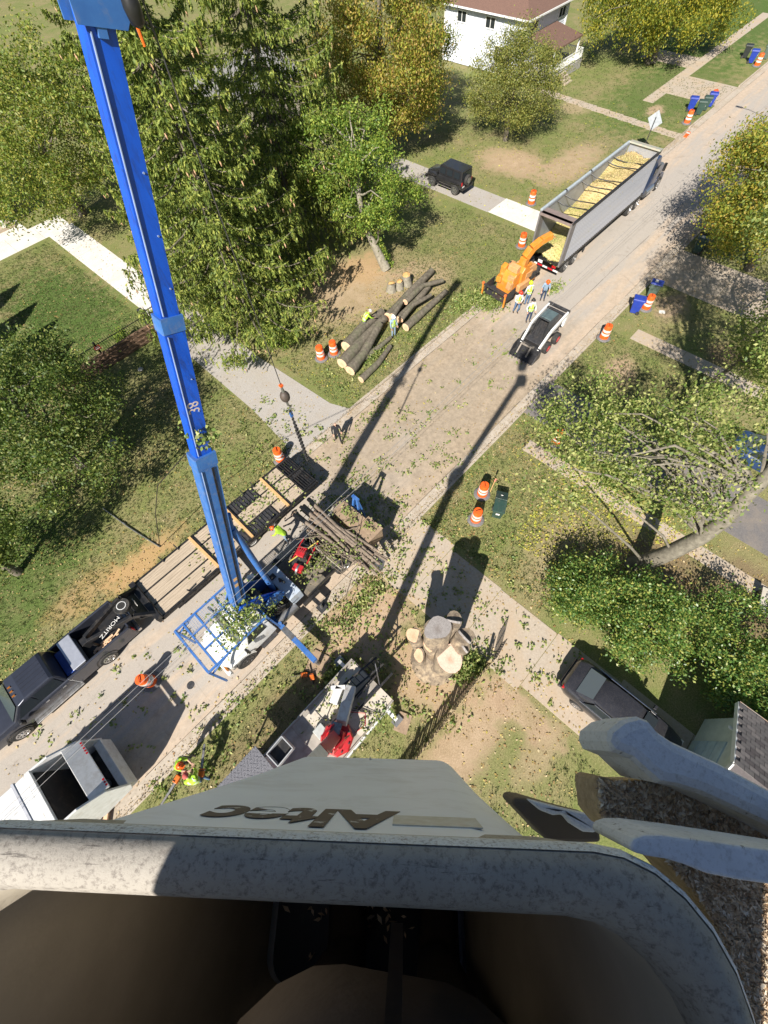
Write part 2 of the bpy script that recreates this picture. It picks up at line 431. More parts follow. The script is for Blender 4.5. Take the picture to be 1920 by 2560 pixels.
for y, x0, x1 in ((YR + 0.545, -22, 120), (YL - 0.545, -22, 120), (10.55, -22, 6), (9.2, 22, 110)):
    xs = np.arange(x0, x1, 1.2); ph = random.random() * 9
    for a, c in zip(xs[:-1], xs[1:]):
        if random.random() < 0.12: continue
        w = random.uniform(0.012, 0.03); j0 = 0.02 * math.sin(a * 0.7 + ph); j1 = 0.02 * math.sin(c * 0.7 + ph)
        tm.quad((a, y + j0 - w / 2, -0.088), (c, y + j1 - w / 2, -0.088), (c, y + j1 + w / 2, -0.088), (a, y + j0 + w / 2, -0.088))
struct(tm.build('tar_seam', tarm))

def paving(name, label_mat, slabs, z=0.012, gap=0.02, thick=0.06):
    """a driveway or path: one object per concrete slab"""
    root = holder(name, (slabs[0][0], slabs[0][1], 0))
    for (x0, y0, x1, y1) in slabs:
        o = MB().box((0, 0, 0), (abs(x1 - x0) - gap, abs(y1 - y0) - gap, thick)).build('slab', label_mat, root, bevel=0.006)
        o.location = ((x0 + x1) / 2 - slabs[0][0], (y0 + y1) / 2 - slabs[0][1], z - thick / 2 + random.uniform(-0.003, 0.003))
        o.rotation_euler = (random.uniform(-.002, .002), random.uniform(-.002, .002), 0)
    return root
def rows(x0, x1, ys): return [(x0, a, x1, b) for a, b in zip(ys[:-1], ys[1:])]
def cols_(y0, y1, xs): return [(a, y0, b, y1) for a, b in zip(xs[:-1], xs[1:])]
paving('driveway', CONCW, rows(7.75, 10.2, list(np.arange(32.6, 49.5, 4.0)) + [50.0]))
paving('path', CONCW, cols_(49.6, 52.4, list(np.arange(-3.0, 12.5, 2.6))) + cols_(52.4, 56.4, [1.5, 4.2, 7.0]))
gp = [(7.2, 32.2), (7.25, 26.3), (7.1, 19.5), (6.7, 15.8), (6.0, 14.64), (11.3, 14.64), (10.75, 16.0), (10.4, 23.0), (10.5, 28), (10.4, 32.2)]
struct(MB().prism(gp, -0.05, 0.012).build('gravel_driveway', GRAVEL))
paving('parking_driveway', CONCW, rows(34.75, 37.5, [14.7, 18.2, 21.3]))
struct(MB().prism([(34.7, 21.3), (37.4, 21.3), (37.3, 40), (34.6, 40)], -0.05, 0.008).build('old_driveway', GRAVEL))
paving('path', CONC, [(56.1 + 0.15 * k, 14.7 + 1.6 * k, 57.3 + 0.15 * k, 16.3 + 1.6 * k) for k in range(11)])
paving('path', CONC, rows(28.1, 29.3, list(np.arange(-3.9, 6.3, 1.7))))
paving('path', CONC, rows(15.7, 16.6, list(np.arange(-10.2, 5.0, 1.5))))
paving('sidewalk', CONC, cols_(20.0, 21.2, list(np.arange(62, 96, 1.8))))
paving('driveway', CONC, rows(65.0, 70.5, [14.7, 17.2, 20.0]) + rows(72.5, 76, [21.2, 24, 27]))
paving('driveway', CONC, rows(34.8, 39.6, [-8.0, -4.6, -1.2, 2.0, 4.2, 6.3]))
struct(MB().prism([(18.2, -12), (21.3, -12), (21.4, 6.3), (18.1, 6.3)], -0.05, 0.010).build('asphalt_driveway', ASPH))
paving('driveway', CONC, [(4.45, 3.9, 8.3, 6.3), (4.5, 0.7, 8.0, 3.9), (4.6, -2.5, 7.95, 0.7), (4.9, -5.7, 8.0, -2.5), (5.2, -8.9, 8.2, -5.7), (5.2, -14, 8.2, -8.9)])
struct(MB().prism([(4.0, 6.3), (4.46, 5.6), (4.46, 6.3)], -0.05, 0.01).build('apron', CONC))
# ------------------------------------------------------------------ vegetation
def unit(a): return a / np.maximum(np.linalg.norm(a, axis=1, keepdims=True), 1e-9)
def leaf_mesh(name, P, size, mat, bias=(0, 0, 0.4), wide=0.55, along=None, jitter=0.35, fold=0.12):
    """one small pointed leaf per row of P"""
    P = np.asarray(P, float); N = len(P)
    n = unit(RNG.normal(size=(N, 3)) + np.array(bias))
    if along is None: t = RNG.normal(size=(N, 3))
    else: t = np.asarray(along) + RNG.normal(size=(N, 3)) * jitter
    t = unit(t - n * (t * n).sum(1, keepdims=True)); s = np.cross(n, t)
    L = (size * RNG.uniform(0.65, 1.35, size=(N, 1)))
    V = np.empty((N, 4, 3))
    V[:, 0] = P - t * L * 0.5; V[:, 2] = P + t * L * 0.5
    V[:, 1] = P + s * L * wide * 0.5 + n * L * fold; V[:, 3] = P - s * L * wide * 0.5 + n * L * fold
    me = bpy.data.meshes.new(name)
    me.vertices.add(4 * N); me.vertices.foreach_set('co', V.reshape(-1))
    me.loops.add(4 * N); me.loops.foreach_set('vertex_index', np.arange(4 * N, dtype=np.int32))
    me.polygons.add(N); me.polygons.foreach_set('loop_start', np.arange(0, 4 * N, 4, dtype=np.int32))
    me.materials.append(mat)
    me.update(calc_edges=True)
    return me
def blob(ells, n):
    """n points spread through ellipsoids, denser near their skin"""
    w = np.array([r[0] * r[1] * r[2] for _, r in ells]); w = w / w.sum()
    k = RNG.choice(len(ells), n, p=w)
    d = unit(RNG.normal(size=(n, 3))); rad = RNG.uniform(0.25, 1.0, size=(n, 1)) ** 0.45
    C = np.array([c for c, _ in ells])[k]; R = np.array([r for _, r in ells])[k]
    return C + d * rad * R
def limb_pts(a, b, sag=0.0, k=4, wob=0.1):
    a, b = np.array(a, float), np.array(b, float); L = np.linalg.norm(b - a)
    out = []
    for i in range(k + 1):
        t = i / k
        p = a + (b - a) * t + np.array([0, 0, math.sin(PI * t) * sag * L])
        if 0 < i < k: p = p + RNG.normal(size=3) * wob * L * 0.3
        out.append(tuple(p))
    return out
def tree(name, label, base, trunk, ells, clumps, per, crad, leaf, mat, bark=BARK, limbs=14, r0=0.3, group=None, droop=0.0, lr=0.05, cat='tree', bias=(0, 0, 0.5)):
    """trunk: list of points from the base up (relative to base)"""
    t = thing(name, label, cat, base, 0, group)
    n = len(trunk)
    rad = [r0 * (1.25 if i == 0 else 1.0 - 0.62 * i / (n - 1)) for i in range(n)]
    MB().tube(trunk, rad, 10).build('trunk', bark, t, smooth=60)
    C = blob(ells, clumps)
    lm = MB(); tp = np.array(trunk)
    order = RNG.permutation(clumps)[:limbs]
    for i in order:
        ok = [j for j in range(1, n) if tp[j][2] < C[i][2] - .2] or [1]
        j = min(ok, key=lambda q: np.linalg.norm(tp[q] - C[i]) + RNG.uniform(0, 2.0)); a = tp[j]; pts = limb_pts(a, C[i], 0.1, 4, 0.11)
        rr = min(r0 * RNG.uniform(0.14, 0.3), .085)
        lm.tube(pts, [rr, rr * 0.8, rr * 0.6, rr * 0.42, rr * 0.2], 6)
        for _ in range(3):
            q = C[RNG.integers(clumps)]
            if np.linalg.norm(q - np.array(pts[2])) < crad * 4.5:
                lm.tube(limb_pts(pts[2], q, 0.02, 3, 0.15), [rr * .45, rr * .33, rr * .22, rr * .1], 5)
    stuff(lm.build('branches', bark, t, smooth=60))
    k = np.repeat(np.arange(clumps), per)
    off = RNG.normal(size=(len(k), 3)) * crad * RNG.uniform(0.55, 1.15, size=(clumps, 1))[k]
    off[:, 2] *= 0.75
    P = C[k] + off
    if droop: P[:, 2] -= droop * np.abs(RNG.normal(size=len(P))) * 1.0
    P[:, 2] = np.maximum(P[:, 2], 0.15)
    me = leaf_mesh('crown', P, leaf, mat, bias, along=(np.tile((0, 0, -1.0), (len(P), 1)) if droop else None), jitter=0.6)
    link('crown', me, t)
    return t

G_SPR = leafmat('spruce_needles', [(0.0635, 0.108, 0.0185), (0.145, 0.201, 0.0343), (0.245, 0.297, 0.0528), (0.399, 0.411, 0.0858)], 0.22, 0.65)
G_MID = leafmat('green_leaves', [(0.0747, 0.144, 0.0198), (0.149, 0.245, 0.033), (0.239, 0.331, 0.0495), (0.404, 0.431, 0.077)], 0.35)
G_YEL = leafmat('yellowing_leaves', [(0.144, 0.213, 0.033), (0.264, 0.312, 0.044), (0.432, 0.388, 0.055), (0.456, 0.312, 0.077), (0.336, 0.237, 0.077)], 0.35)
G_OLV = leafmat('olive_leaves', [(0.104, 0.135, 0.0286), (0.182, 0.209, 0.044), (0.26, 0.27, 0.0605), (0.351, 0.311, 0.077)], 0.3)
G_LOC = leafmat('gold_green_leaves', [(0.078, 0.13, 0.0198), (0.182, 0.234, 0.0308), (0.338, 0.325, 0.0385), (0.494, 0.403, 0.044)], 0.4)
G_MAP = leafmat('orange_leaves', [(0.1, 0.15, 0.025), (0.19, 0.25, 0.035), (0.3, 0.32, 0.045), (0.38, 0.34, 0.05), (0.43, 0.28, 0.045)], 0.4)
G_DRK = leafmat('deep_green_leaves', [(0.042, 0.077, 0.0144), (0.084, 0.14, 0.024), (0.14, 0.196, 0.0384), (0.28, 0.294, 0.072)], 0.3)
G_BRN = leafmat('brownish_leaves', [(0.0897, 0.149, 0.022), (0.164, 0.236, 0.033), (0.254, 0.289, 0.0462), (0.359, 0.315, 0.066)], 0.3)
G_THN = leafmat('thin_green_leaves', [(0.08, 0.137, 0.03), (0.16, 0.231, 0.05), (0.26, 0.326, 0.08), (0.42, 0.441, 0.14), (0.5, 0.493, 0.2)], 0.4)
G_CON = pm('cone_brown', (0.7, 0.44, 0.28), (0.55, 0.33, 0.19), 8, 0.7)

def spruce(name, label, loc, h, rmax, zlow, seed, group, whorls=17):
    rs = np.random.default_rng(seed)
    t = thing(name, label, 'tree', loc, 0, group)
    MB().tube([(0, 0, -0.1), (0, 0, 1.0), (0.05, 0, h * .5), (0, 0, h)], [0.42, 0.34, 0.2, 0.03], 10).build('trunk', BARK, t, smooth=60)
    bm = MB(); pts = []; dirs = []; cones = []
    for w in range(whorls):
        f = w / (whorls - 1); z = zlow + (h - zlow) * (f ** 1.08)
        R = rmax * (1 - f) ** 0.8 + 0.25
        nb = 9 if f < 0.7 else 6
        for b in range(nb):
            a = 2 * PI * (b + rs.uniform(-.3, .3)) / nb + w * 0.7
            L = R * rs.uniform(0.78, 1.12); dx, dy = math.cos(a), math.sin(a)
            sag = 0.26 * L
            path = []
            for k in range(6):
                u = k / 5; zz = z - sag * math.sin(u * 2.2) + 0.16 * L * u * u
                path.append((dx * L * u, dy * L * u, max(zz, 0.3)))
            bm.tube(path, [0.055 * (1 - .85 * k / 5) * (0.5 + L / rmax) for k in range(6)], 5, cap=False)
            pa = np.array(path); side = np.array([-dy, dx, 0.0])
            ns = int(22 + 64 * L / rmax)
            for s in range(ns):
                u = rs.uniform(0.16, 1.0); k = min(int(u * 5), 4); q = u * 5 - k
                p = pa[k] * (1 - q) + pa[k + 1] * q
                out = rs.normal() * 0.2 * L * (1.05 - u * .8)
                p = p + side * out + np.array([dx, dy, 0]) * abs(out) * 0.35
                hang = rs.uniform(0.22, 0.7) * (0.5 + 0.6 * L / rmax)
                m = int(4 + hang * 12)
                for j in range(m):
                    v = j / m
                    pts.append(p + np.array([dx * .06, dy * .06, 0]) * v + np.array([0, 0, -hang * v - 0.02]) + rs.normal(size=3) * 0.03)
                    dirs.append((dx * .35, dy * .35, -1.0))
                # the shoot itself, lying along the branch side
                for j in range(3):
                    v = (j + 1) / 4; pts.append(p - side * out * v * .6 + rs.normal(size=3) * .02); dirs.append((dx * .6 + side[0] * np.sign(out), dy * .6 + side[1] * np.sign(out), -0.25))
                if u > 0.72 and rs.random() < 0.06: cones.append(p + np.array([0, 0, -hang - 0.05]))
    stuff(bm.build('branches', BARK, t, smooth=60))
    link('crown', leaf_mesh('crown', np.array(pts), 0.235, G_SPR, (0, 0, 0.35), wide=0.34, along=np.array(dirs), jitter=0.22, fold=0.05), t)
    cm = MB()
    for c in cones: cm.tube([c, c + np.array([0.02, 0, -.11]), c + np.array([0.03, 0, -.24])], [0.03, 0.048, 0.016], 5)
    o = cm.build('cones', G_CON, t); o['kind'] = 'stuff'
    return t
spruce('spruce_tree', 'tall drooping spruce whose trunk stands beside the gravel driveway', (12.5, 26.9, 0), 21, 6.6, 2.7, 3, 'spruces behind the blue boom')
spruce('spruce_tree', 'tall drooping spruce with long cone-tipped branches beside the yellowing tree', (21.2, 31.0, 0), 22, 7.8, 3.0, 5, 'spruces behind the blue boom')
spruce('spruce_tree', 'drooping spruce rising at the top edge behind the other spruces', (16.8, 40.5, 0), 20, 6.0, 2.6, 9, 'spruces behind the blue boom', whorls=15)

tree('maple_tree', 'brownish-green leafy tree shading the white path in the upper left', (11.6, 50.5, 0), [(0, 0, 0), (.1, 0, 2), (0, .1, 4.5), (.2, 0, 8)],
     [((0, -1, 6.5), (6.2, 7.0, 4.2)), ((-3, -4, 4.8), (4, 4, 2.6)), ((2, -3, 9), (4, 4, 3))], 230, 190, 0.62, 0.19, G_BRN, limbs=22, r0=0.36)
tree('leafy_tree', 'dense green tree at the left edge shading the lawn', (-2.6, 24.0, 0), [(0, 0, 0), (.1, .1, 1.5), (.3, 0, 3), (.2, .2, 5.5)],
     [((0.4, 0.3, 5.0), (4.3, 4.6, 2.7)), ((1.2, 2.6, 4.2), (3, 3, 2)), ((-.2, -4.2, 3.8), (2.4, 3.0, 1.7))], 150, 230, 0.5, 0.155, G_DRK, limbs=26, r0=0.28)
tree('leafy_tree', 'low dark tree partly cut by the left edge above the dry lawn', (-8.4, 20.2, 0), [(0, 0, 0), (0, .1, 1.5), (.1, 0, 3.6)],
     [((0.3, 0, 3.6), (2.7, 2.4, 1.7))], 46, 200, 0.45, 0.15, G_DRK, limbs=12, r0=0.2)
def arbor(loc, h, r, lab):
    t = thing('arborvitae', lab, 'tree', loc, 0, 'narrow evergreens at the left edge')
    MB().tube([(0, 0, 0), (0, 0, h * .9)], [0.12, 0.02], 7).build('trunk', BARK, t)
    n = 5200; f = RNG.random(n) ** 1.3; a = RNG.random(n) * 2 * PI; lobe = 0.82 + 0.18 * np.sin(a * 5 + f * 9)
    rr = r * (1 - f) ** 0.75 * RNG.uniform(.55, 1, n) ** .4 * lobe
    P = np.stack([rr * np.cos(a), rr * np.sin(a), 0.15 + f * (h - .2)], 1)
    link('crown', leaf_mesh('crown', P, 0.3, G_DRK, (0, 0, 0), wide=.4, along=np.tile((0, 0, 1.0), (n, 1)), jitter=.4), t)
for i, (y, h) in enumerate(((32.7, 4.9), (35.8, 5.2), (39.1, 5.1), (42.6, 5.3))):
    arbor((-3.1, y, 0), h, 1.7, ['spiky narrow evergreen nearest the timber wall', 'second narrow evergreen from the timber wall', 'third narrow evergreen from the timber wall', 'narrow evergreen farthest from the timber wall'][i])
tree('yellowing_tree', 'tall tree with yellow and brown leaves left of the white house', (36.2, 34.6, 0), [(0, 0, 0), (0, 0, 3), (-.2, .1, 7), (-.3, 0, 11), (-.2, 0, 14)],
     [((-.6, -.8, 9.0), (4.6, 4.6, 6.2)), ((1.5, -1.5, 5.5), (3.4, 3.2, 3.4)), ((-3.2, 1.2, 7.2), (3.5, 3.5, 4.6))], 260, 210, 0.55, 0.18, G_YEL, limbs=34, r0=0.34, droop=0.25)
tree('yellowing_tree', 'slim green and yellow tree in front of the white house wall', (43.2, 36.6, 0), [(0, 0, 0), (0, 0, 3), (0, .1, 7), (0, 0, 11)],
     [((0, 0, 7), (3.0, 3.0, 5.2))], 85, 210, 0.5, 0.18, G_LOC, limbs=16, r0=0.24, droop=0.2)
iv = tree('ivy_tree', 'leaning broken tree with bright green leaves above the tan stump', (23.3, 22.7, 0), [(0, 0, 0), (-.25, .9, 1.6), (-.5, 1.7, 3.2), (-.4, 2.0, 4.8), (-.2, 2.1, 6.4)],
     [((-.2, 1.2, 5.4), (3.0, 3.4, 2.4)), ((2.6, 1.0, 4.4), (2.0, 2.2, 1.7)), ((-1.2, 4.2, 6.6), (2.6, 2.6, 2.6)), ((1.6, 3.5, 6.8), (2.6, 2.6, 2.4))], 135, 200, 0.42, 0.155, G_MID, bark=BARKPALE, limbs=26, r0=0.33)
ivp = np.stack([RNG.normal(size=700) * .22, RNG.normal(size=700) * .22, RNG.random(700) * 2.4 + .1], 1)
ivp[:, 0] -= .25 * ivp[:, 2] / 1.6; ivp[:, 1] += .55 * ivp[:, 2]
link('ivy', leaf_mesh('ivy', ivp + np.array([.35, -.1, 0]), 0.17, G_MID, (0, 0, .5)), iv)
tree('round_tree', 'round olive-green tree standing on the lawn before the white house', (46.2, 27.6, 0), [(0, 0, 0), (0, 0, 1.2), (.1, 0, 2.6), (0, 0, 4.5)],
     [((0, 0, 4.3), (4.3, 4.4, 3.1)), ((0.3, 0.2, 5.6), (3.0, 3.0, 2.4))], 150, 270, 0.55, 0.135, G_OLV, limbs=26, r0=0.22)
tree('locust_tree', 'wide gold and green feathery tree beside the far sidewalk', (71.6, 25.2, 0), [(0, 0, 0), (.1, .2, 1.6), (.4, .3, 3.6), (.7, .2, 7)],
     [((0, 0, 5.8), (7.0, 6.0, 3.0)), ((-4.5, 3.5, 4.6), (3.6, 3.6, 2.3)), ((4.0, -4.0, 4.8), (4, 3.4, 2.2)), ((-3, -2, 4.4), (3.4, 3, 2.0))], 170, 270, 0.62, 0.21, G_LOC, limbs=24, r0=0.55, droop=0.7)
tree('orange_maple', 'autumn maple with orange and green leaves at the right edge', (40.2, 1.6, 0), [(0, 0, 0), (0, 0, 2), (-.1, .2, 4), (0, .3, 6.5)],
     [((-1.6, 1.9, 5.8), (4.2, 3.6, 2.8)), ((4.0, 3.0, 5.6), (3.6, 3.0, 2.2)), ((-3.6, 1.4, 4.4), (2.8, 2.6, 1.7))], 180, 210, 0.5, 0.17, G_MAP, limbs=24, r0=0.26)
tree('street_tree', 'thin leafy tree leaning at the right edge beside the path', (32.6, -1.2, 0), [(0, 0, 0), (-.5, -.1, 1.6), (-1.2, -.1, 3.2), (-1.6, .3, 5.4)],
     [((-1.8, -1.2, 5.2), (2.4, 2.0, 1.8)), ((.4, -.6, 6.0), (2.2, 2.0, 1.6))], 60, 100, 0.46, 0.15, G_THN, limbs=26, r0=0.2)
tree('street_tree', 'dark-trunked thin tree over the shaded lawn beside the asphalt driveway', (26.3, -0.7, 0), [(0, 0, 0), (-.25, -.4, 1.5), (-.5, -.7, 3.0), (-.6, -.6, 5.6)],
     [((-.8, -1.6, 5.3), (2.4, 2.2, 1.8)), ((-2.4, -2.8, 5.0), (2.2, 2.2, 1.6))], 64, 100, 0.46, 0.15, G_THN, limbs=26, r0=0.17)
bt = tree('big_street_tree', 'large sparse tree with thick pale leaning trunk on the right', (13.3, -3.5, 0),
     [(0, 0, -.05), (.15, -.15, .6), (.35, -.5, 2.2), (.6, -.75, 3.8), (.9, -.8, 5.0), (1.4, -.6, 6.6), (3.4, -.6, 9.0), (6.2, .6, 11.2)],
     [((.8, 2.6, 6.6), (3.2, 3.0, 1.5)), ((-.8, 5.0, 6.2), (3.0, 2.2, 1.4)), ((3.4, 1.6, 6.8), (2.0, 2.2, 1.4)), ((1.4, 5.9, 6.4), (2.4, 1.6, 1.2)), ((8.2, 1.2, 12.2), (3.2, 3.0, 1.9)), ((10, 3.4, 11.4), (2.8, 2.8, 1.8)), ((6.2, .6, 9.3), (2.2, 2.2, 1.4))],
     330, 90, 0.42, 0.145, G_THN, bark=pm('grey_bark', (.24, .215, .165), (.12, .105, .08), 5, .9, bump=.7), limbs=70, r0=0.44)

def bush(name, label, loc, ells, clumps, per, crad, leaf, mat, cat='bush', group=None, stems=7):
    t = thing(name, label, cat, loc, 0, group)
    C = blob(ells, clumps); sm = MB()
    for i in RNG.permutation(clumps)[:stems]:
        sm.tube(limb_pts((C[i][0] * .35, C[i][1] * .35, 0), C[i], .05, 3, .1), [.04, .03, .02, .01], 5)
    stuff(sm.build('stems', BARK, t))
    k = np.repeat(np.arange(clumps), per); P = C[k] + RNG.normal(size=(len(k), 3)) * crad
    P[:, 2] = np.maximum(P[:, 2], .06)
    link('foliage', leaf_mesh('foliage', P, leaf, mat, (0, 0, .7)), t)
    return t
G_HDG = leafmat('hedge_leaves', [(0.05, 0.12, 0.028), (0.1, 0.2, 0.045), (0.16, 0.27, 0.06), (0.26, 0.32, 0.07), (0.42, 0.4, 0.1)], 0.35, 0.4)
bush('lilac_bush', 'big rounded green bush at the street end of the row beside the parked sedan', (10.3, -2.4, 0), [((0, 0, 1.2), (1.9, 1.6, 1.5)), ((-.6, .6, 1.0), (1.2, 1.0, 1.1))], 60, 230, .27, .12, G_HDG, group='bushes beside the parked sedan')
bush('lilac_bush', 'big glossy green bush in the middle of the row beside the parked sedan', (10.4, -5.0, 0), [((0, 0, 1.3), (2.0, 1.9, 1.5)), ((1.6, .4, 1.1), (1.3, 1.2, 1.1))], 70, 230, .27, .12, G_HDG, group='bushes beside the parked sedan')
bush('lilac_bush', 'green and yellow bush at the garage end of the row', (11.2, -7.8, 0), [((0, 0, 1.1), (2.0, 1.6, 1.2)), ((2.3, .4, 1.0), (1.4, 1.2, 1.0)), ((.6, -2.2, 1.2), (2.2, 1.8, 1.2))], 84, 210, .27, .12, G_HDG, group='bushes beside the parked sedan')
bush('low_shrub', 'low weedy shrub at the corner of the iron fence', (5.0, 31.6, 0), [((0, 0, .4), (.6, .5, .5))], 12, 60, .16, .14, G_MID, 'shrub', stems=3)
bush('low_shrub', 'weedy shrub under the spruce beside the gravel driveway', (12.2, 23.2, 0), [((0, 0, .4), (1.2, 1.8, .5))], 26, 70, .2, .14, G_MID, 'shrub', stems=4)
bush('low_shrub', 'scrubby shrub at the spruce foot beside the iron gate', (11.6, 29.6, 0), [((0, 0, .6), (.9, 1.6, .8))], 26, 70, .22, .15, G_OLV, 'shrub', stems=5)
# ------------------------------------------------------------------ buildings and fences
SIDING = pm('pale_siding', (0.7, 0.73, 0.8), (0.6, 0.63, 0.7), 3, 0.6)
TRIMW = pm('white_trim', (0.82, 0.82, 0.8), (0.72, 0.72, 0.7), 4, 0.5)
ROOFB = pm('brown_shingle', (0.2, 0.115, 0.085), (0.12, 0.07, 0.055), 9, 0.9, bump=0.5, stretch=(1, 1, 4))
ROOFG = pm('grey_shingle', (0.3, 0.29, 0.28), (0.19, 0.185, 0.18), 9, 0.9, bump=0.5, stretch=(1, 1, 4))
SHING = [pm('shingle_tab_%s' % n, c, tuple(x * .75 for x in c), 12, 0.95, bump=0.5) for n, c in (('mid', (0.17, 0.155, 0.15)), ('pale', (0.23, 0.205, 0.195)), ('deep', (0.115, 0.1, 0.1)))]
CREAM = pm('cream_siding', (0.7, 0.72, 0.64), (0.6, 0.62, 0.55), 3, 0.65)
def window(parent, c, w, h, axis):
    """axis 'y': in a wall facing -Y; axis 'x': in a wall facing -X"""
    def d(a, b, t): return (a, t, b) if axis == 'y' else (t, a, b)
    f = MB()
    for s in (-1, 1):
        o = (s * w / 2, 0, 0) if axis == 'y' else (0, s * w / 2, 0)
        f.box((c[0] + o[0], c[1] + o[1], c[2]), d(.1, h + .1, .12))
        f.box((c[0], c[1], c[2] + s * h / 2), d(w - .1, .1, .12))
    f.box(c, d(.06, h - .1, .1))
    fo = f.build('window', TRIMW, parent)
    for s in (-1, 1):
        o = (s * w / 4, 0.0, 0) if axis == 'y' else (0.0, s * w / 4, 0)
        MB().box((c[0] + o[0], c[1] + o[1], c[2]), d(w / 2 - .08, h - .1, .03)).build('pane', GLASS, fo)

t = thing('white_house', 'two-storey house with pale siding and brown hip roof', 'house', (59.0, 35.0, 0))
W, D, E_ = 8.3, 11.0, 4.75
MB().box((W / 2, D / 2, E_ / 2), (W - .1, D - .1, E_)).build('wall', SIDING, t)
bf = MB().box((0, 0, 0), (W, .05, .21), r=(math.radians(-7), 0, 0)).mesh('siding_board', SIDING)
bs = MB().box((0, 0, 0), (.05, D, .21), r=(0, math.radians(7), 0)).mesh('siding_board', SIDING)
for k in range(23):
    z = .12 + k * .2 + .05
    link('siding_board', bf, t, loc=(W / 2, .0, z)); link('siding_board', bs, t, loc=(.0, D / 2, z))
for x, y in ((-.03, -.03), (W + .0, -.03), (-.03, D)):
    MB().box((x, y, E_ / 2), (.2, .2, E_ - .02)).build('corner_trim', TRIMW, t)
ov = .55
r = MB(); a, b2 = (-ov, -ov), (W + ov, D + ov)
r.add([(a[0], a[1], E_), (b2[0], a[1], E_), (b2[0], b2[1], E_), (a[0], b2[1], E_), (W / 2, 3.6, E_ + 2.3), (W / 2, D - 3.6, E_ + 2.3)], [(0, 1, 4), (1, 2, 5, 4), (2, 3, 5), (3, 0, 4, 5), (3, 2, 1, 0)])
roof = r.build('roof', ROOFB, t)
g = MB()
g.bar((a[0], a[1] - .06, E_ - .04), (b2[0], a[1] - .06, E_ - .04), .12, .13); g.bar((a[0] - .06, a[1], E_ - .04), (a[0] - .06, b2[1], E_ - .04), .12, .13)
g.build('gutter', TRIMW, roof)
for c, w, h, ax in (((1.55, -.05, 3.9), 1.35, .8, 'y'), ((7.1, -.05, 3.9), 1.35, .8, 'y'), ((-.05, 4.6, 3.9), 1.3, .9, 'x'), ((-.05, 8.6, 3.9), 1.3, .9, 'x'), ((5.2, -.05, 1.9), 1.3, 1.3, 'y'), ((-.05, 3.0, 1.7), 1.2, 1.2, 'x')):
    window(t, c, w, h, ax)
dm = MB().box((6.6, -.06, 1.85), (.95, .08, 2.05)).build('door', pm('door_grey', (.12, .13, .15), None, 5, .5), t)
MB().ball((6.95, -.13, 1.75), .04, 8, 6).build('door_handle', STEEL, dm)
MB().box((3.9, -2.0, .4), (6.0, 3.9, .78)).build('porch_deck', pm('porch_grey', (.42, .4, .38), None, 5, .8), t)
pr_ = MB().add([(.9, -3.6, 2.75), (6.4, -3.6, 2.75), (6.4, 0, 3.35), (.9, 0, 3.35), (.9, -3.6, 2.62), (6.4, -3.6, 2.62), (6.4, 0, 3.2), (.9, 0, 3.2)], [(0, 1, 2, 3), (7, 6, 5, 4), (4, 5, 1, 0), (5, 6, 2, 1), (7, 4, 0, 3)]).build('porch_roof', ROOFB, t)
for x in (1.1, 6.2): MB().box((x, -3.4, 1.7), (.14, .14, 1.85)).build('porch_post', TRIMW, t)
rail = MB()
for z in (.95, 1.65): rail.bar((1.0, -3.85, z), (6.8, -3.85, z), .08); rail.bar((6.8, -3.85, z), (6.8, -.2, z), .08)
ro = rail.build('railing', TRIMW, t)
bal = MB().box((0, 0, 0), (.05, .05, .7)).mesh('baluster', TRIMW)
for k in range(30): link('baluster', bal, ro, loc=(1.05 + k * .2, -3.85, 1.3))
for k in range(18): link('baluster', bal, ro, loc=(6.8, -3.7 + k * .2, 1.3))
for k in range(4): MB().box((2.4, -4.2 - k * .3, .62 - k * .2), (1.5, .3, .18)).build('step', CONC, t)

t = thing('grey_roof_house', 'low house with pale grey roof glimpsed between the spruces', 'house', (33.0, 54.0, 0))
MB().box((0, 0, 1.5), (11, 9, 3)).build('wall', pm('tan_siding', (.5, .45, .38), None, 4, .7), t)
MB().add([(-6, -5, 3), (6, -5, 3), (6, 5, 3), (-6, 5, 3), (-6, 0, 5.2), (6, 0, 5.2)], [(0, 1, 5, 4), (2, 3, 4, 5), (0, 4, 3), (1, 2, 5), (3, 2, 1, 0)]).build('roof', ROOFG, t)
window(t, (0, -4.55, 1.6), 1.6, 1.2, 'y')

t = thing('porch_house', 'grey house corner with white porch column at the left edge', 'house', (-1.5, 57.0, 0))
MB().box((0, 4, 1.7), (15.5, 7.6, 3.4)).build('wall', pm('grey_siding', (.38, .4, .43), (.3, .32, .35), 4, .7, stretch=(1, 1, 8)), t)
MB().add([(-8.2, -3.4, 3.3), (8.2, -3.4, 3.3), (8.2, 8.4, 3.4), (-8.2, 8.4, 3.4), (-8.2, 3, 5.6), (8.2, 3, 5.6)], [(0, 1, 5, 4), (2, 3, 4, 5), (0, 4, 3), (1, 2, 5), (3, 2, 1, 0)]).build('roof', ROOFG, t)
MB().box((1, -1.6, .12), (14, 3.2, .24)).build('porch_floor', pm('porch_tan', (.5, .41, .31), None, 5, .8), t)
for x in (-5, 1.0, 7.2): MB().box((x, -3.0, 1.75), (.24, .24, 3.02)).build('porch_column', TRIMW, t)
c = thing('porch_chair', 'orange wooden chair on the grey house porch', 'chair', (3.6, 55.2, .24), .6)
OW = pm('orange_wood', (.75, .33, .04), None, 6, .6)
MB().box((0, 0, .42), (.6, .6, .06)).build('seat', OW, c); MB().box((-.32, 0, .8), (.06, .6, .75), r=(0, -.25, 0)).build('backrest', OW, c)
for x in (-.25, .25):
    for y in (-.25, .25): MB().box((x, y, .2), (.07, .07, .39)).build('leg', OW, c)

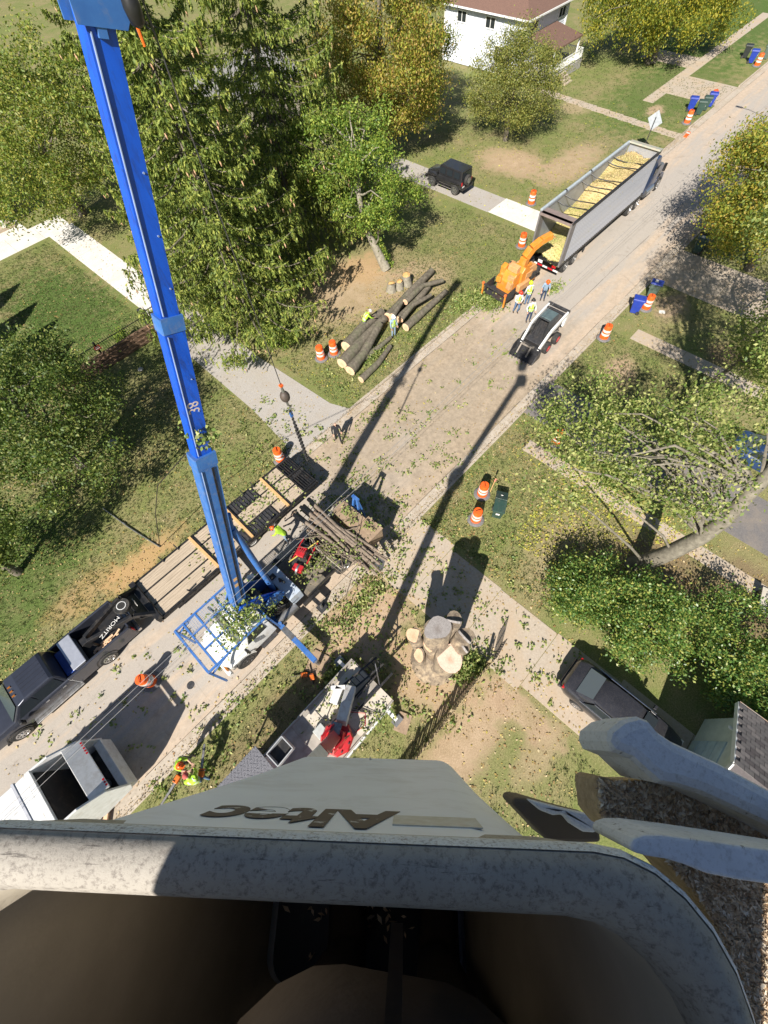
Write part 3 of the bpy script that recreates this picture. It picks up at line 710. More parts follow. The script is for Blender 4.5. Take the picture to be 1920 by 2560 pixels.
# garage at the end of the sedan driveway
t = thing('garage', 'small garage with dark shingles and pale siding in the lower right corner', 'garage', (6.75, -9.0, 0))
MB().box((0, -3.5, 1.28), (4.5, 7, 2.56)).build('wall', CREAM, t)
for k in range(12): MB().box((0, .02, .14 + k * .21), (4.56, .04, .215), r=(math.radians(7), 0, 0)).build('siding_board', CREAM, t)
MB().add([(-2.25, .03, 2.56), (2.25, .03, 2.56), (0, .03, 3.75)], [(0, 1, 2)]).build('gable', CREAM, t)
dr = MB()
for k in range(4): dr.box((-.3, .06, .32 + .53 * k), (2.9, .07, .5))
dr.build('garage_door', pm('door_blue_white', (.55, .66, .72), None, 4, .5), t, bevel=.01)
sl = math.atan2(1.2, 2.3); RF = MB()
for s in (-1, 1):
    RF.add([(0, .4, 3.78), (s * 2.6, .4, 2.45), (s * 2.6, -7.3, 2.45), (0, -7.3, 3.78), (0, .4, 3.70), (s * 2.6, .4, 2.37), (s * 2.6, -7.3, 2.37), (0, -7.3, 3.70)], [(0, 1, 2, 3) if s < 0 else (3, 2, 1, 0), (4, 5, 6, 7) if s > 0 else (7, 6, 5, 4), (1, 0, 4, 5), (2, 1, 5, 6)])
gr = RF.build('roof', SHING[2], t)
tabs = [MB().box((0, 0, 0), (.2, .3, .022), r=(0, math.atan2(1.33, 2.6) - .05, 0)).mesh('shingle', m) for m in SHING]
for i in range(15):
    for j in range(18):
        f = (i + .5) / 15
        link('shingle', tabs[0 if random.random() < .6 else random.choice((1, 2))], gr, loc=(2.6 * f, .28 - (j + .5 * (i % 2)) * .312, 3.78 - 1.33 * f + .018))
fb = MB()
for s in (-1, 1): fb.bar((0, .43, 3.7), (s * 2.6, .43, 2.37), .05, .17)
fb.build('fascia', TRIMW, gr)
MB().bar((2.65, .4, 2.38), (2.65, -7.3, 2.38), .1, .1).build('gutter', pm('rust_gutter', (.4, .25, .15), (.3, .3, .28), 8, .7), gr)
MB().ball((1.7, .16, 2.2), (.09, .12, .09), 8, 6).build('lamp', TRIMW, t)
t = thing('white_shed_step', 'pale wooden step at the right edge under the trees', 'step', tuple(at(1890, 1505)), .2)
for k in range(3): MB().box((.0, -.3 * k, .5 - .16 * k), (1.2, .3, .08)).build('tread', pm('old_white_wood', (.55, .5, .42), None, 4, .8), t)
MB().box((0, -.3, .2), (1.1, .8, .4)).build('riser', DARKSTEEL, t)

# iron fence on its timber retaining wall
TIMB = pm('old_timber', (.2, .125, .075), (.1, .062, .04), 3, .9, stretch=(.6, 8, 8), bump=.6)
IRON = pm('black_iron', (.02, .02, .02), (.012, .012, .012), 8, .5)
t = thing('timber_wall', 'low retaining wall of dark stacked timbers beside the gate', 'wall', (0, 30.3, 0))
for k in range(4):
    for x0, x1 in (((-.2, 3.4), (3.43, 7.1)) if k % 2 else ((-.2, 2.4), (2.43, 7.1))):
        MB().box(((x0 + x1) / 2, .1 + .13 * k, .11 + .2 * k), (x1 - x0, .24, .195)).build('timber', TIMB, t, bevel=.015)
MB().box((-.35, .1, .45), (.28, .3, .95)).build('end_post', TIMB, t, bevel=.015)
t = thing('iron_fence', 'black iron fence standing behind the timber retaining wall', 'fence', (0, 31.0, 0))
FR = MB()
for z in (.25, 1.35): FR.bar((-.3, 0, z), (6.9, 0, z), .04)
FR.build('rails', IRON, t)
br = MB().box((0, 0, .8), (.022, .022, 1.42)).mesh('bar', IRON)
for k in range(46): link('bar', br, t, loc=(-.25 + k * .155, 0, .05))
for x in (-.3, 3.1): MB().box((x, 0, .8), (.12, .12, 1.6)).build('post', IRON, t)
MB().box((6.95, 0, .95), (.34, .34, 1.9)).build('post', DARKSTEEL, t, bevel=.02)
sg = thing('warning_sign', 'small red and white warning sign on the iron fence', 'sign', (3.1, 30.9, 1.2))
MB().box((0, 0, 0), (.42, .02, .3)).build('panel', RED, sg)
for y, w in ((.06, .26), (-.05, .3)): MB().box((0, -.013, y), (w, .005, .06)).build('print', REFLW, sg)
t = thing('iron_gate', 'black iron double gate across the pale driveway', 'gate', (7.3, 31.2, 0))
gm = MB()
for z in (.2, .9, 1.5): gm.bar((0, 0, z), (3.6, 0, z), .045)
for x in (0, 1.78, 1.86, 3.6): gm.bar((x, 0, .08), (x, 0, 1.62), .05)
gm.build('frame', IRON, t)
for k in range(24): link('bar', br, t, loc=(.08 + k * .15, 0, .08))
MB().box((3.85, 0, .9), (.3, .3, 1.8)).build('post', DARKSTEEL, t, bevel=.02)

# picket fence
t = thing('picket_fence', 'thin grey picket fence between the bucket truck lawn and the bare yard', 'fence', (-6.2, -.95, 0))
PK = pm('fence_wood', (.46, .36, .2), (.3, .235, .14), 4, .85, stretch=(4, 4, .7))
fm = MB()
for z in (.3, .95): fm.bar((0, .03, z), (10.86, .03, z), .04, .09)
fm.build('rails', PK, t)
pk = MB().prism([(-.035, -.01), (.035, -.01), (.035, .01), (-.035, .01)], 0.03, 1.15).add([(-.035, -.01, 1.15), (.035, -.01, 1.15), (.035, .01, 1.15), (-.035, .01, 1.15), (0, 0, 1.24)], [(0, 1, 4), (1, 2, 4), (2, 3, 4), (3, 0, 4)]).mesh('picket', PK)
for k in range(74): link('picket', pk, t, loc=(.05 + k * .147, -.005, random.uniform(-.02, .02)), rot=(random.uniform(-.02, .02), random.uniform(-.02, .02), 0))
for x in (0.1, 2.7, 5.4, 8.1, 10.78): MB().box((x, .1, .62), (.1, .1, 1.24)).build('post', PK, t)
gp_ = thing('wire_gate', 'short black wire gate panel at the end of the picket fence', 'gate', (4.85, -.98, 0), math.radians(8))
w = MB()
for z in (.05, .6, 1.15): w.bar((0, 0, z), (1.0, 0, z), .03)
for k in range(9): w.bar((k * .125, 0, .05), (k * .125, 0, 1.15), .018)
w.build('frame', IRON, gp_)

# street lamp, sign, overhead cables
t = thing('street_lamp', 'street lamp pole with curved arm past the right edge', 'street lamp', (54.3, 5.5, 0))
MB().tube([(0, 0, 0), (0, 0, 5), (0, 0, 9.9)], [.11, .085, .06], 10).build('pole', DARKSTEEL, t, smooth=60)
MB().tube([(0, 0, 9.6), (.05, .5, 10.1), (.15, 1.4, 10.4), (.3, 2.3, 10.35)], .04, 7).build('arm', DARKSTEEL, t, smooth=60)
MB().box((.35, 2.55, 10.33), (.28, .7, .12)).build('lamp_head', DARKSTEEL, t, bevel=.03)
t = thing('road_sign', 'grey back of a diamond road sign on a thin post', 'sign', (50.6, 15.6, 0))
MB().box((0, 0, 1.5), (.06, .06, 3.0)).build('post', DARKSTEEL, t)
MB().box((.05, 0, 2.75), (.02, 1.0, 1.0), r=(PI / 4, 0, math.radians(-8))).build('panel', pm('sign_back', (.52, .56, .6), None, 5, .5), t)
WIRE = pm('wire_grey', (.32, .31, .3), (.2, .2, .2), 5, .6)
for i, (dy, lab) in enumerate(((0, 'overhead utility wire nearer the kerb along the street'), (.22, 'overhead utility wire nearer the blue crane along the street'))):
    y = at(228, 1837, 6.2).y + dy
    pts = [(x, y, 6.2 + .5 * math.sin(x * .05)) for x in np.arange(-26, 75, 4.0)]
    tag(MB().tube(pts, .008, 5).build('utility_wire', WIRE), lab, 'wire', 'overhead wires')
# ------------------------------------------------------------------ vehicles
def wheel(parent, x, y, r, w, rim, name='wheel', rimr=.6, out=1, lugs=8):
    """tyre standing on the ground at local x, y; out = side the rim face shows on"""
    prof = [(r * .55, -w / 2), (r * .93, -w / 2), (r, -w * .36), (r, w * .36), (r * .93, w / 2), (r * .55, w / 2)]
    o = MB().lathe(prof, 26, (0, 0, 0), 'y').build(name, RUBBER, parent, smooth=35, loc=(x, y, r))
    m = MB().lathe([(r * rimr, -w * .42), (r * rimr, w * .42)], 20, (0, 0, 0), 'y')
    m.lathe([(r * rimr * 1.04, out * w * .40), (r * rimr * 1.04, out * w * .54), (r * rimr * .86, out * w * .54), (r * rimr * .8, out * w * .42)], 20, (0, 0, 0), 'y')
    m.lathe([(r * .2, out * w * .42), (r * .17, out * w * .56)], 12, (0, 0, 0), 'y')
    for k in range(lugs):
        a = 2 * PI * k / lugs
        m.bar((r * .15 * math.cos(a), out * w * .46, r * .15 * math.sin(a)), (r * rimr * .9 * math.cos(a), out * w * .5, r * rimr * .9 * math.sin(a)), r * .13, .03, up=(0, 1, 0))
    m.build('rim', rim, o, smooth=35)
    return o
def body_loft(stations):
    """stations: x, half width, z bottom, z belt, z top, top inset -> car-like shell"""
    rings = []
    for x, w, zb, zm, zt, ins in stations:
        half = [(w * .86, zb), (w * .97, zb + .1), (w, (zb + zm) / 2), (w * .985, zm - .04), (w - ins * .45, (zm + zt) / 2 if zt - zm > .15 else zm), (w - ins, zt - .03), (w - ins - .1, zt)]
        rings.append([(x, a, z) for a, z in half] + [(x, -a, z) for a, z in half[::-1]])
    return MB().loft(rings)
def arch(m, x, y, r, w, s):
    """wheel-arch flare: a thin half ring"""
    for k in range(9):
        a0, a1 = PI * k / 9, PI * (k + 1) / 9
        m.bar((x + r * math.cos(a0), y, r * .92 + r * math.sin(a0)), (x + r * math.cos(a1), y, r * .92 + r * math.sin(a1)), w, .05, up=(0, 1, 0))

# ---- dark pickup towing the gooseneck trailer (nose towards -X)
NAVY = pm('dark_blue_grey_paint', (.05, .055, .075), (.04, .044, .06), 2, .28, .35, coat=.7)
t = thing('pickup_truck', 'dark grey crew-cab pickup hitched to the black gooseneck trailer', 'pickup', (-9.4, 13.28, -.1), PI)
w_ = .98
body_loft([(3.35, .8, .5, 1.0, 1.06, .1), (3.2, .93, .42, 1.1, 1.22, .12), (2.2, w_, .4, 1.18, 1.32, .12), (1.72, w_, .4, 1.22, 1.36, .1), (-.7, w_, .4, 1.24, 1.3, .06), (-.74, w_, .4, 1.24, 1.3, .06)]).build('body', NAVY, t, smooth=38)
cab = MB().add([(1.72, .9, 1.27), (1.72, -.9, 1.27), (-.78, -.9, 1.27), (-.78, .9, 1.27), (.95, .74, 1.94), (.95, -.74, 1.94), (-.7, -.74, 1.95), (-.7, .74, 1.95), (.55, .7, 2.02), (.55, -.7, 2.02), (-.55, -.7, 2.03), (-.55, .7, 2.03)],
    [(1, 0, 4, 5), (0, 3, 7, 4), (2, 1, 5, 6), (3, 2, 6, 7), (5, 4, 8, 9), (4, 7, 11, 8), (6, 5, 9, 10), (7, 6, 10, 11), (9, 8, 11, 10), (0, 1, 2, 3)]).build('cab', NAVY, t, bevel=.04)
for k in range(5): MB().box((.0, -.4 + k * .2, 2.035), (1.0, .03, .02)).build('roof_rib', NAVY, cab)
for k in range(3): MB().box((.85, -.24 + k * .24, 1.99), (.12, .06, .04)).build('marker_light', pm('amber_lens', (.35, .12, .01), None, 8, .3), cab)
MB().add([(1.69, .8, 1.31), (1.69, -.8, 1.31), (1.02, -.68, 1.91), (1.02, .68, 1.91)], [(1, 0, 3, 2)]).build('windshield', glassmat('tinted_glass', (.05, .065, .06)), t, loc=(.015, 0, .012))
for s in (-1, 1):
    for x0, x1, y in ((1.3, .42, 0), (.34, -.6, 0)):
        zt = 1.88
        MB().add([(x0 + .12, s * .895, 1.33), (x1, s * .895, 1.33), (x1 + .02, s * .765, zt), (x0 - .42 if x0 > 1 else x0, s * .765, zt)], [(0, 1, 2, 3) if s > 0 else (3, 2, 1, 0)]).build('side_window', GLASS, t, loc=(0, s * .012, 0))
    MB().box((1.35, s * 1.14, 1.4), (.12, .2, .3)).build('mirror', BLACK, t, bevel=.03)
    MB().box((.3, s * 1.02, .42), (2.3, .2, .07)).build('running_board', STEEL, t, bevel=.015)
    MB().box((.35, s * .985, 1.12), (.16, .03, .04)).build('door_handle', CHROME, t); MB().box((-.45, s * .985, 1.12), (.16, .03, .04)).build('door_handle', CHROME, t)
    MB().box((-2.32, s * .93, .88), (3.1, .13, .92)).build('bed_side', NAVY, t, bevel=.04)
    MB().box((-3.86, s * .9, .98), (.05, .16, .32)).build('tail_light', REDLIGHT, t)
    MB().box((3.33, s * .68, .95), (.1, .36, .22)).build('headlight', REFLW, t, bevel=.02)
MB().box((-2.3, 0, .62), (3.05, 1.75, .06)).build('bed_floor', BLACK, t)
MB().box((-3.84, 0, .86), (.09, 1.74, .8)).build('tailgate', NAVY, t, bevel=.02)
MB().box((-3.96, 0, .52), (.2, 1.9, .2)).build('bumper', CHROME, t, bevel=.04); MB().box((3.42, 0, .55), (.2, 1.9, .26)).build('bumper', CHROME, t, bevel=.05)
for k in range(5): MB().box((3.37, 0, .75 + .07 * k), (.04, .9, .035)).build('grille_bar', CHROME, t)
for x, s in ((-2.2, 1), (-2.2, -1), (2.1, 1), (2.1, -1)):
    wheel(t, x, s * .86, .42, .28, CHROME, out=s)
    m = MB(); arch(m, x, s * .985, .5, .05, s); m.build('wheel_arch', BLACK, t)
tb = thing('truck_toolbox', 'silver lidded toolbox across the pickup bed', 'toolbox', (-7.95, 13.28, .55), PI)
MB().box((0, 0, .45), (.5, 1.6, .5)).build('case', pm('alu', (.62, .64, .68), (.5, .52, .56), 4, .35, .7), tb, bevel=.03)
MB().box((-.03, 0, .74), (.62, 1.7, .07)).build('lid', pm('alu_lid', (.68, .7, .76), (.58, .6, .66), 4, .3, .6), tb, bevel=.03)
MB().box((.3, .3, .5), (.04, .14, .06)).build('latch', DARKSTEEL, tb)
cl = thing('cooler_box', 'blue storage crate behind the pickup cab', 'crate', (-8.42, 13.2, .55), 0)
BLUEPL = pm('blue_plastic', (.03, .07, .3), (.02, .05, .2), 6, .4)
MB().box((0, 0, .3), (.34, 1.3, .5)).build('tub', BLUEPL, cl, bevel=.03); MB().box((0, 0, .56), (.38, 1.36, .05)).build('lid', BLUEPL, cl, bevel=.015)
for k in range(14):
    x, y = random.uniform(-7.2, -5.9), random.uniform(12.65, 13.0); a = random.uniform(-.4, .4)
    tag(MB().box((0, 0, .04), (random.uniform(.3, .6), .09, .06)).build('firewood', CUTWOOD, loc=(x, y, .58 + .06 * (k % 3)), rot=(0, 0, a)), 'split piece of pale wood lying in the pickup bed', 'wood', 'wood pieces in the pickup bed')

# ---- gooseneck flatbed trailer
t = thing('flatbed_trailer', 'long black gooseneck flatbed trailer with weathered plank deck', 'trailer', (0, 13.0, -.1), 0)
Z = 1.0
fr = MB()
for s in (-1, 1): fr.box((.75, s * 1.24, Z - .1), (10.1, .1, .24))
fr.box((-4.35, 0, Z - .02), (.28, 2.58, .42)); fr.box((5.05, 0, Z - .1), (.14, 2.4, .22))
for k in range(9): fr.box((-3.6 + k * 1.05, 0, Z - .17), (.1, 2.38, .08))
for s in (-.45, .45): fr.box((.6, s, Z - .33), (9.6, .12, .25))
fr.build('frame', BLACK, t)
for y0, y1 in ((-1.18, -.49), (-.4, .4), (.49, 1.18)):
    n = 5; wy = (y1 - y0) / n
    for k in range(n):
        for x0, x1 in ((-4.2, .62), (.63, 3.2), (3.21, 4.95)):
            if x0 == .63 and abs((y0 + y1) / 2) > .3: continue
            MB().box(((x0 + x1) / 2, y0 + wy * (k + .5), Z - .015 + random.uniform(-.004, .004)), (x1 - x0 - .01, wy - .012, .05)).build('plank', PLANKW, t)
for y in (-.445, .445): MB().box((.4, y, Z - .02), (9.2, .075, .05)).build('deck_strip', BLACK, t)
for s in (-1, 1):
    pl = MB().box((1.91, s * .85, Z + .0), (2.54, .7, .03))
    for k in range(13): pl.box((.75 + k * .195, s * .85, Z + .03), (.06, .68, .05))
    pl.build('fender_plate', DARKSTEEL, t)
    for x in (1.2, 2.5):
        wheel(t, x, s * .98, .4, .24, WHITEP, out=s, rimr=.55)
    sr = MB()
    for k in range(13): sr.box((-3.9 + k * .72, s * 1.315, Z - .1), (.06, .04, .16))
    sr.box((.75, s * 1.34, Z - .12), (10.0, .025, .06)); sr.build('rub_rail', BLACK, t)
    for k, x in enumerate((-2.6, -1.7, .2, 2.6, 3.3)):
        MB().box((x, s * 1.2, Z + .2), (.05, .09, .42), r=(s * -.35, 0, 0)).build('stake', DARKSTEEL, t)
for x, a in ((-.9, .03), (1.36, -.02), (3.84, -.03)):
    MB().box((x, 0, Z + .06), (.14, 2.5, .11), r=a).build('bunk_timber', NEWWOOD, t)
    MB().box((x + .12, 0, Z + .04), (.07, 2.4, .09), r=a).build('bunk_steel', BLACK, t)
for s in (-1, 1):
    rp = MB()
    for k in range(2): rp.box((5.42, s * (.15 + k * .98), Z + .06), (.95, .07, .08))
    for k in range(7): rp.box((5.0 + k * .14, s * .64, Z + .06), (.06, .9, .06))
    rp.build('ramp', BLACK, t)
dv = MB()
for k in range(6): dv.box((5.15 + k * .12, 0, Z - .06 - k * .012), (.07, 2.45, .06))
dv.box((5.9, 0, Z - .12), (.09, 2.5, .2)); dv.build('dovetail', DARKSTEEL, t)
gn = MB()
for s in (-1, 1):
    gn.bar((-4.3, s * .9, Z + .02), (-5.0, s * .62, Z + .75), .16, .26); gn.bar((-5.0, s * .62, Z + .75), (-7.0, s * .13, Z + .8), .15, .24)
gn.box((-4.72, 0, Z + .3), (.5, 1.7, .07), r=(0, .8, 0)); gn.box((-7.1, 0, Z + .62), (.3, .36, .5)); gn.cyl((-7.1, 0, Z - .35), (-7.1, 0, Z + .5), .07)
gn.bar((-5.2, .55, Z + .5), (-5.2, -.55, Z + .5), .1, .1)
neck = gn.build('gooseneck', BLACK, t, bevel=.012)
def lettering(txt, size, mat, M, parent, name='lettering', ext=.002, sx=1.0, bold=0.0):
    c = bpy.data.curves.new('txt', 'FONT'); c.body = txt; c.size = size; c.align_x = 'CENTER'; c.align_y = 'CENTER'; c.extrude = ext; c.offset = bold
    tmp = bpy.data.objects.new('txt', c); COL.objects.link(tmp)
    dg = bpy.context.evaluated_depsgraph_get(); me = bpy.data.meshes.new_from_object(tmp.evaluated_get(dg))
    bpy.data.objects.remove(tmp); me.name = name; me.materials.clear(); me.materials.append(mat)
    me.transform(Matrix.Diagonal((sx, 1, 1, 1)))
    o = bpy.data.objects.new(name, me); COL.objects.link(o); o.parent = parent; o.matrix_local = M
    return o
ang = math.atan2(-.49, 2.0)
lettering('MORITZ', .26, REFLW, Matrix.Translation((-5.95, -.375 - .02, Z + .925)) @ Matrix.Rotation(PI - ang, 4, 'Z'), neck, sx=1.15)
lettering('FIFTH GEAR', .1, REFLW, Matrix.Translation((-4.66, .1, Z + .44)) @ Matrix.Rotation(PI / 2, 4, 'Z') @ Matrix.Rotation(-.75, 4, 'X'), neck)
st = thing('spare_wheel', 'spare tyre with white rim lying on the gooseneck', 'wheel', (-5.15, 13.3, .75 + .72), 0)
MB().lathe([(.2, -.1), (.36, -.11), (.39, 0), (.36, .11), (.2, .1)], 26).build('tyre', RUBBER, st, smooth=40)
sp = MB().lathe([(.215, -.06), (.215, .1), (.18, .105), (.15, .03), (.05, .02)], 22); 
for k in range(8): sp.cyl((.12 * math.cos(k * PI / 4), .12 * math.sin(k * PI / 4), .03), (.12 * math.cos(k * PI / 4), .12 * math.sin(k * PI / 4), .06), .014, n=6)
sp.build('rim', WHITEP, st, smooth=40)
st.rotation_euler = (.1, .12, 0)

# ---- blue crane truck
BLUE = pm('crane_blue', (.005, .1, .64), (.004, .07, .48), 2.2, .42, coat=.15, stretch=(1.6, 1.6, .35), dirt=(.015, .03, .1), dscale=5, damt=.55)
BLUEL = pm('worn_blue', (.05, .17, .46), (.035, .125, .38), 2.5, .5, dirt=(.2, .22, .28), dscale=4, damt=.4)
BLUEG = pm('blue_grey_scrape', (.3, .38, .52), (.2, .27, .42), 3, .5)
t = thing('crane_truck', 'white crane truck with a tall blue telescopic boom parked on the street', 'crane truck', (0, 8.4, -.1), 0)
ch = MB()
for s in (-.43, .43): ch.box((1.4, s, .85), (9.0, .12, .28))
for x in (-2, 0, 2, 4, 5.6): ch.box((x, 0, .85), (.12, .8, .2))
ch.build('chassis', DARKSTEEL, t)
# hood and cab, nose towards -X
body_loft([(-3.55, .75, .6, 1.25, 1.5, .16), (-3.4, .95, .55, 1.45, 1.72, .2), (-2.9, 1.02, .55, 1.6, 1.86, .24), (-2.35, 1.06, .55, 1.66, 1.95, .2)]).build('hood', WHITEP, t, smooth=35)
cab = body_loft([(-2.42, 1.02, .6, 1.6, 1.9, .1), (-2.38, 1.08, .6, 1.7, 2.0, .12), (-2.0, 1.1, .6, 1.8, 2.62, .2), (-1.3, 1.1, .6, 1.8, 2.72, .2), (-.88, 1.08, .6, 1.8, 2.62, .18)]).build('cab', WHITEP, t, smooth=32)
MB().add([(-2.42, .86, 1.98), (-2.42, -.86, 1.98), (-2.08, -.8, 2.52), (-2.08, .8, 2.52)], [(0, 1, 2, 3)]).build('windshield', glassmat('tinted_glass'), t, loc=(-.03, 0, .03))
for s in (-1, 1):
    MB().add([(-2.15, s * 1.06, 1.85), (-1.1, s * 1.06, 1.85), (-1.15, s * .98, 2.45), (-1.9, s * .98, 2.45)], [(0, 1, 2, 3)]).build('side_window', GLASS, t, loc=(0, s * .03, 0))
    MB().add([(-3.42, s * .98, .55), (-2.2, s * 1.12, .55), (-2.2, s * 1.12, 1.05), (-2.5, s * 1.14, 1.3), (-3.2, s * 1.12, 1.3), (-3.45, s * .98, 1.0), (-3.3, s * .6, 1.35), (-2.3, s * .6, 1.4)], [(4, 3, 7, 6), (5, 4, 6), (0, 5, 4, 3, 2, 1)]).build('fender', WHITEP, t, bevel=.03)
    wheel(t, -2.75, s * .98, .52, .3, DARKSTEEL, out=s, rimr=.58)
    MB().box((-3.56, s * .8, .95), (.08, .3, .2)).build('headlight', pm('amber_lens', (.5, .2, .02)), t)
    MB().box((-2.3, s * 1.35, 2.05), (.1, .18, .45)).build('mirror', BLACK, t, bevel=.02)
    MB().box((-1.45, s * 1.1, .5), (.9, .25, .12)).build('step', DARKSTEEL, t); MB().cyl((-.6, s * .85, .75), (.5, s * .85, .75), .28, n=16).build('fuel_tank', STEEL, t, smooth=40)
for s in (-1, 1):
    for x in (3.5,):
        wheel(t, x, s * .93, .52, .55, STEEL if s > 0 else STEEL, out=s, rimr=.6)
MB().box((-3.62, 0, .7), (.2, 2.2, .3)).build('bumper', WHITEP, t, bevel=.03)
# cab guard: blue tube rack with mesh
gd = MB(); zt = 3.15
for y in (-1.25, -.4, .45, 1.15): gd.bar((-3.35, y, zt), (-.75, y, zt), .075)
for x in (-3.35, -2.75, -1.75, -.75): gd.bar((x, -1.25, zt + .002), (x, 1.15, zt + .002), .08)
for y in (-1.25, 1.15):
    gd.bar((-3.35, y, zt), (-3.75, y, zt - .02), .08); gd.bar((-.75, y, zt), (-.7, y, 1.15), .08); gd.bar((-2.75, y, zt), (-3.72, y, zt - .4), .06)
    gd.bar((-3.75, y, zt), (-3.85, y, 1.0), .08)
gd.bar((-3.75, -1.25, zt), (-3.75, 1.15, zt), .09)
guard = gd.build('cab_guard', BLUEL, t)
mesh_ = MB()
for k in range(26): mesh_.bar((-3.3 + k * .1, .45, zt - .03), (-3.3 + k * .1, 1.12, zt - .03), .012); 
for k in range(8): mesh_.bar((-3.3, .48 + k * .085, zt - .03), (-.8, .48 + k * .085, zt - .03), .012)
mesh_.build('guard_mesh', BLUEG, guard)
# turret, winch house, operator seat
MB().cyl((-.25, .1, 1.0), (-.25, .1, 1.5), .62, n=24).build('turntable', DARKSTEEL, t, smooth=40)
for s in (-1, 1):
    MB().side([(-1.35, 1.5), (.55, 1.5), (.35, 2.2), (-.35, 3.15), (-1.2, 3.7), (-1.5, 3.3)], .1 + s * .42, .1 + s * .47).build('turret_plate', BLUE if s < 0 else BLUEL, t)
dw = MB()
for k in range(12): dw.cyl((-.55 + .0, .1 - .36, 2.3), (-.55, .1 + .36, 2.3), .28, n=18); break
dw.build('winch_drum', DARKSTEEL, t, smooth=40)
hp = MB().lathe([(.05, -.04), (.5, -.04), (.52, .0), (.5, .04), (.05, .04)], 26, (.0, -.52, 2.15), 'y')
for k in range(14): hp.cyl((.0 + .42 * math.cos(k * PI / 7), -.6, 2.15 + .42 * math.sin(k * PI / 7)), (.42 * math.cos(k * PI / 7), -.55, 2.15 + .42 * math.sin(k * PI / 7)), .03, n=6)
hp.build('swing_gear', BLUEL, t, smooth=40)
seat = MB().box((-.35, .95, 1.75), (.5, .5, .12)).box((-.62, .95, 2.05), (.1, .5, .55)).build('operator_seat', BLACK, t, bevel=.03)
MB().box((-.05, 1.05, 1.35), (1.2, .75, .08)).build('operator_platform', DARKSTEEL, t)
vb = MB()
for k in range(7): vb.cyl((.1 + .07 * k, .75, 1.75), (.1 + .07 * k, .75, 2.05), .018, n=6)
vb.box((.3, .75, 1.68), (.6, .16, .16)).build('control_levers', BLACK, t)
for k in range(7): MB().tube([(-.9 + .12 * k, -.3, 1.6), (-.8 + .13 * k, -.6 - .03 * k, 1.95 - .05 * k), (-.5 + .14 * k, -.85, 1.5), (.2 + .1 * k, -.9, 1.2)], .022, 6).build('hose', BLACK, t, smooth=60)
# boom: three box sections, local frame along the boom
P0, P1 = Vector((-1.1, .13, 3.45)), Vector((3.86, .13, 20.35))
ax = (P1 - P0).normalized(); LB = (P1 - P0).length
def section(m, s0, s1, w, h, taper=0.0, mi=None):
    """box section along the boom with a flat top flange"""
    a, b = P0 + ax * s0, P0 + ax * s1
    yv = Vector((0, 1, 0)); nv = ax.cross(yv).normalized()          # nv points to the boom back
    def ring(p, w, h): return [p + yv * w / 2 - nv * h / 2, p + yv * w / 2 + nv * h * .46, p + yv * w * .46 + nv * h / 2, p - yv * w * .46 + nv * h / 2, p - yv * w / 2 + nv * h * .46, p - yv * w / 2 - nv * h / 2]
    return m.loft([ring(a, w, h), ring(b, w * (1 - taper), h * (1 - taper))], True, mi)
yv = Vector((0, 1, 0)); nv = ax.cross(yv).normalized()
b1 = section(MB(), -.5, 8.3, .38, .58).build('boom_base_section', BLUEL, t)
b2 = section(MB(), 8.2, 12.1, .3, .46).build('boom_middle_section', BLUE, t)
b3 = section(MB(), 12.0, 16.2, .26, .4).build('boom_tip_section', BLUE, t)
def collar(s0, s1, w, h, par, mat=BLUEL):
    section(MB(), s0, s1, w, h).build('boom_collar', mat, par)
collar(7.95, 8.4, .42, .63, b1); collar(11.85, 12.18, .335, .5, b2)
for sec, s0, s1, w, h in ((b1, 0, 7.9, .38, .58), (b2, 8.45, 11.8, .3, .46), (b3, 12.22, 16.0, .26, .4)):
    m = MB()
    for s in (-1, 1): m.bar(P0 + ax * s0 + yv * (s * (w / 2 + .008)) + nv * h * .36, P0 + ax * s1 + yv * (s * (w / 2 + .008)) + nv * h * .36, .014, .05, up=tuple(yv))
    m.build('wear_strip', BLUEG, sec)
lettering('38', .42, pm('faded_white_print', (.72, .62, .52), (.5, .4, .4), 10, .7), Matrix.Translation(P0 + ax * 9.95 - yv * .152) @ Matrix((nv, ax, nv.cross(ax))).transposed().to_4x4() @ Matrix.Rotation(PI * .5, 4, 'Z'), b2, sx=.8)
for s_ in (1.3, 1.75): MB().bar(P0 + ax * s_ - nv * .05 - yv * .194, P0 + ax * (s_ + .2) - nv * .05 - yv * .194, .2, .01, up=tuple(yv)).build('label_plate', NEWWOOD, b1)
hd = MB()
a = P0 + ax * 16.05
for s in (-.62, .62):
    pts = [a + nv * .3, a - nv * .34, a + ax * .45 - nv * .6, a + ax * .95 - nv * .5, a + ax * .95 + nv * .2, a + ax * .4 + nv * .34]
    lo = [p + yv * (s * .27) for p in pts]; hi = [p + yv * (s * .31) for p in pts]; n = len(pts); o = len(hd.v)
    hd.add(lo + hi, [tuple(range(n))[::-1], tuple(range(n, 2 * n))] + [(k, (k + 1) % n, (k + 1) % n + n, k + n) for k in range(n)])
hd.bar(a + ax * .15 - yv * .18, a + ax * .15 + yv * .18, .5, .12, up=tuple(nv)); hd.bar(a + ax * .6 - yv * .2, a + ax * .6 + yv * .2, .08, .08)
head = hd.build('boom_head', BLUEL, t)
for q in (-.35, .2): 
    c = a + ax * .62 + nv * q
    MB().lathe([(.06, -.12), (.2, -.12), (.16, -.06), (.16, .06), (.2, .12), (.06, .12)], 18, tuple(c), 'y').build('sheave', DARKSTEEL, head, smooth=40)
hyd = MB().cyl((.25, .13, 1.7), tuple(P0 + ax * 4.6 - nv * .42), .13, n=14).cyl(tuple(P0 + ax * 4.5 - nv * .42), tuple(P0 + ax * 5.4 - nv * .4), .08, n=12).build('lift_cylinder', BLUEL, t, smooth=40)
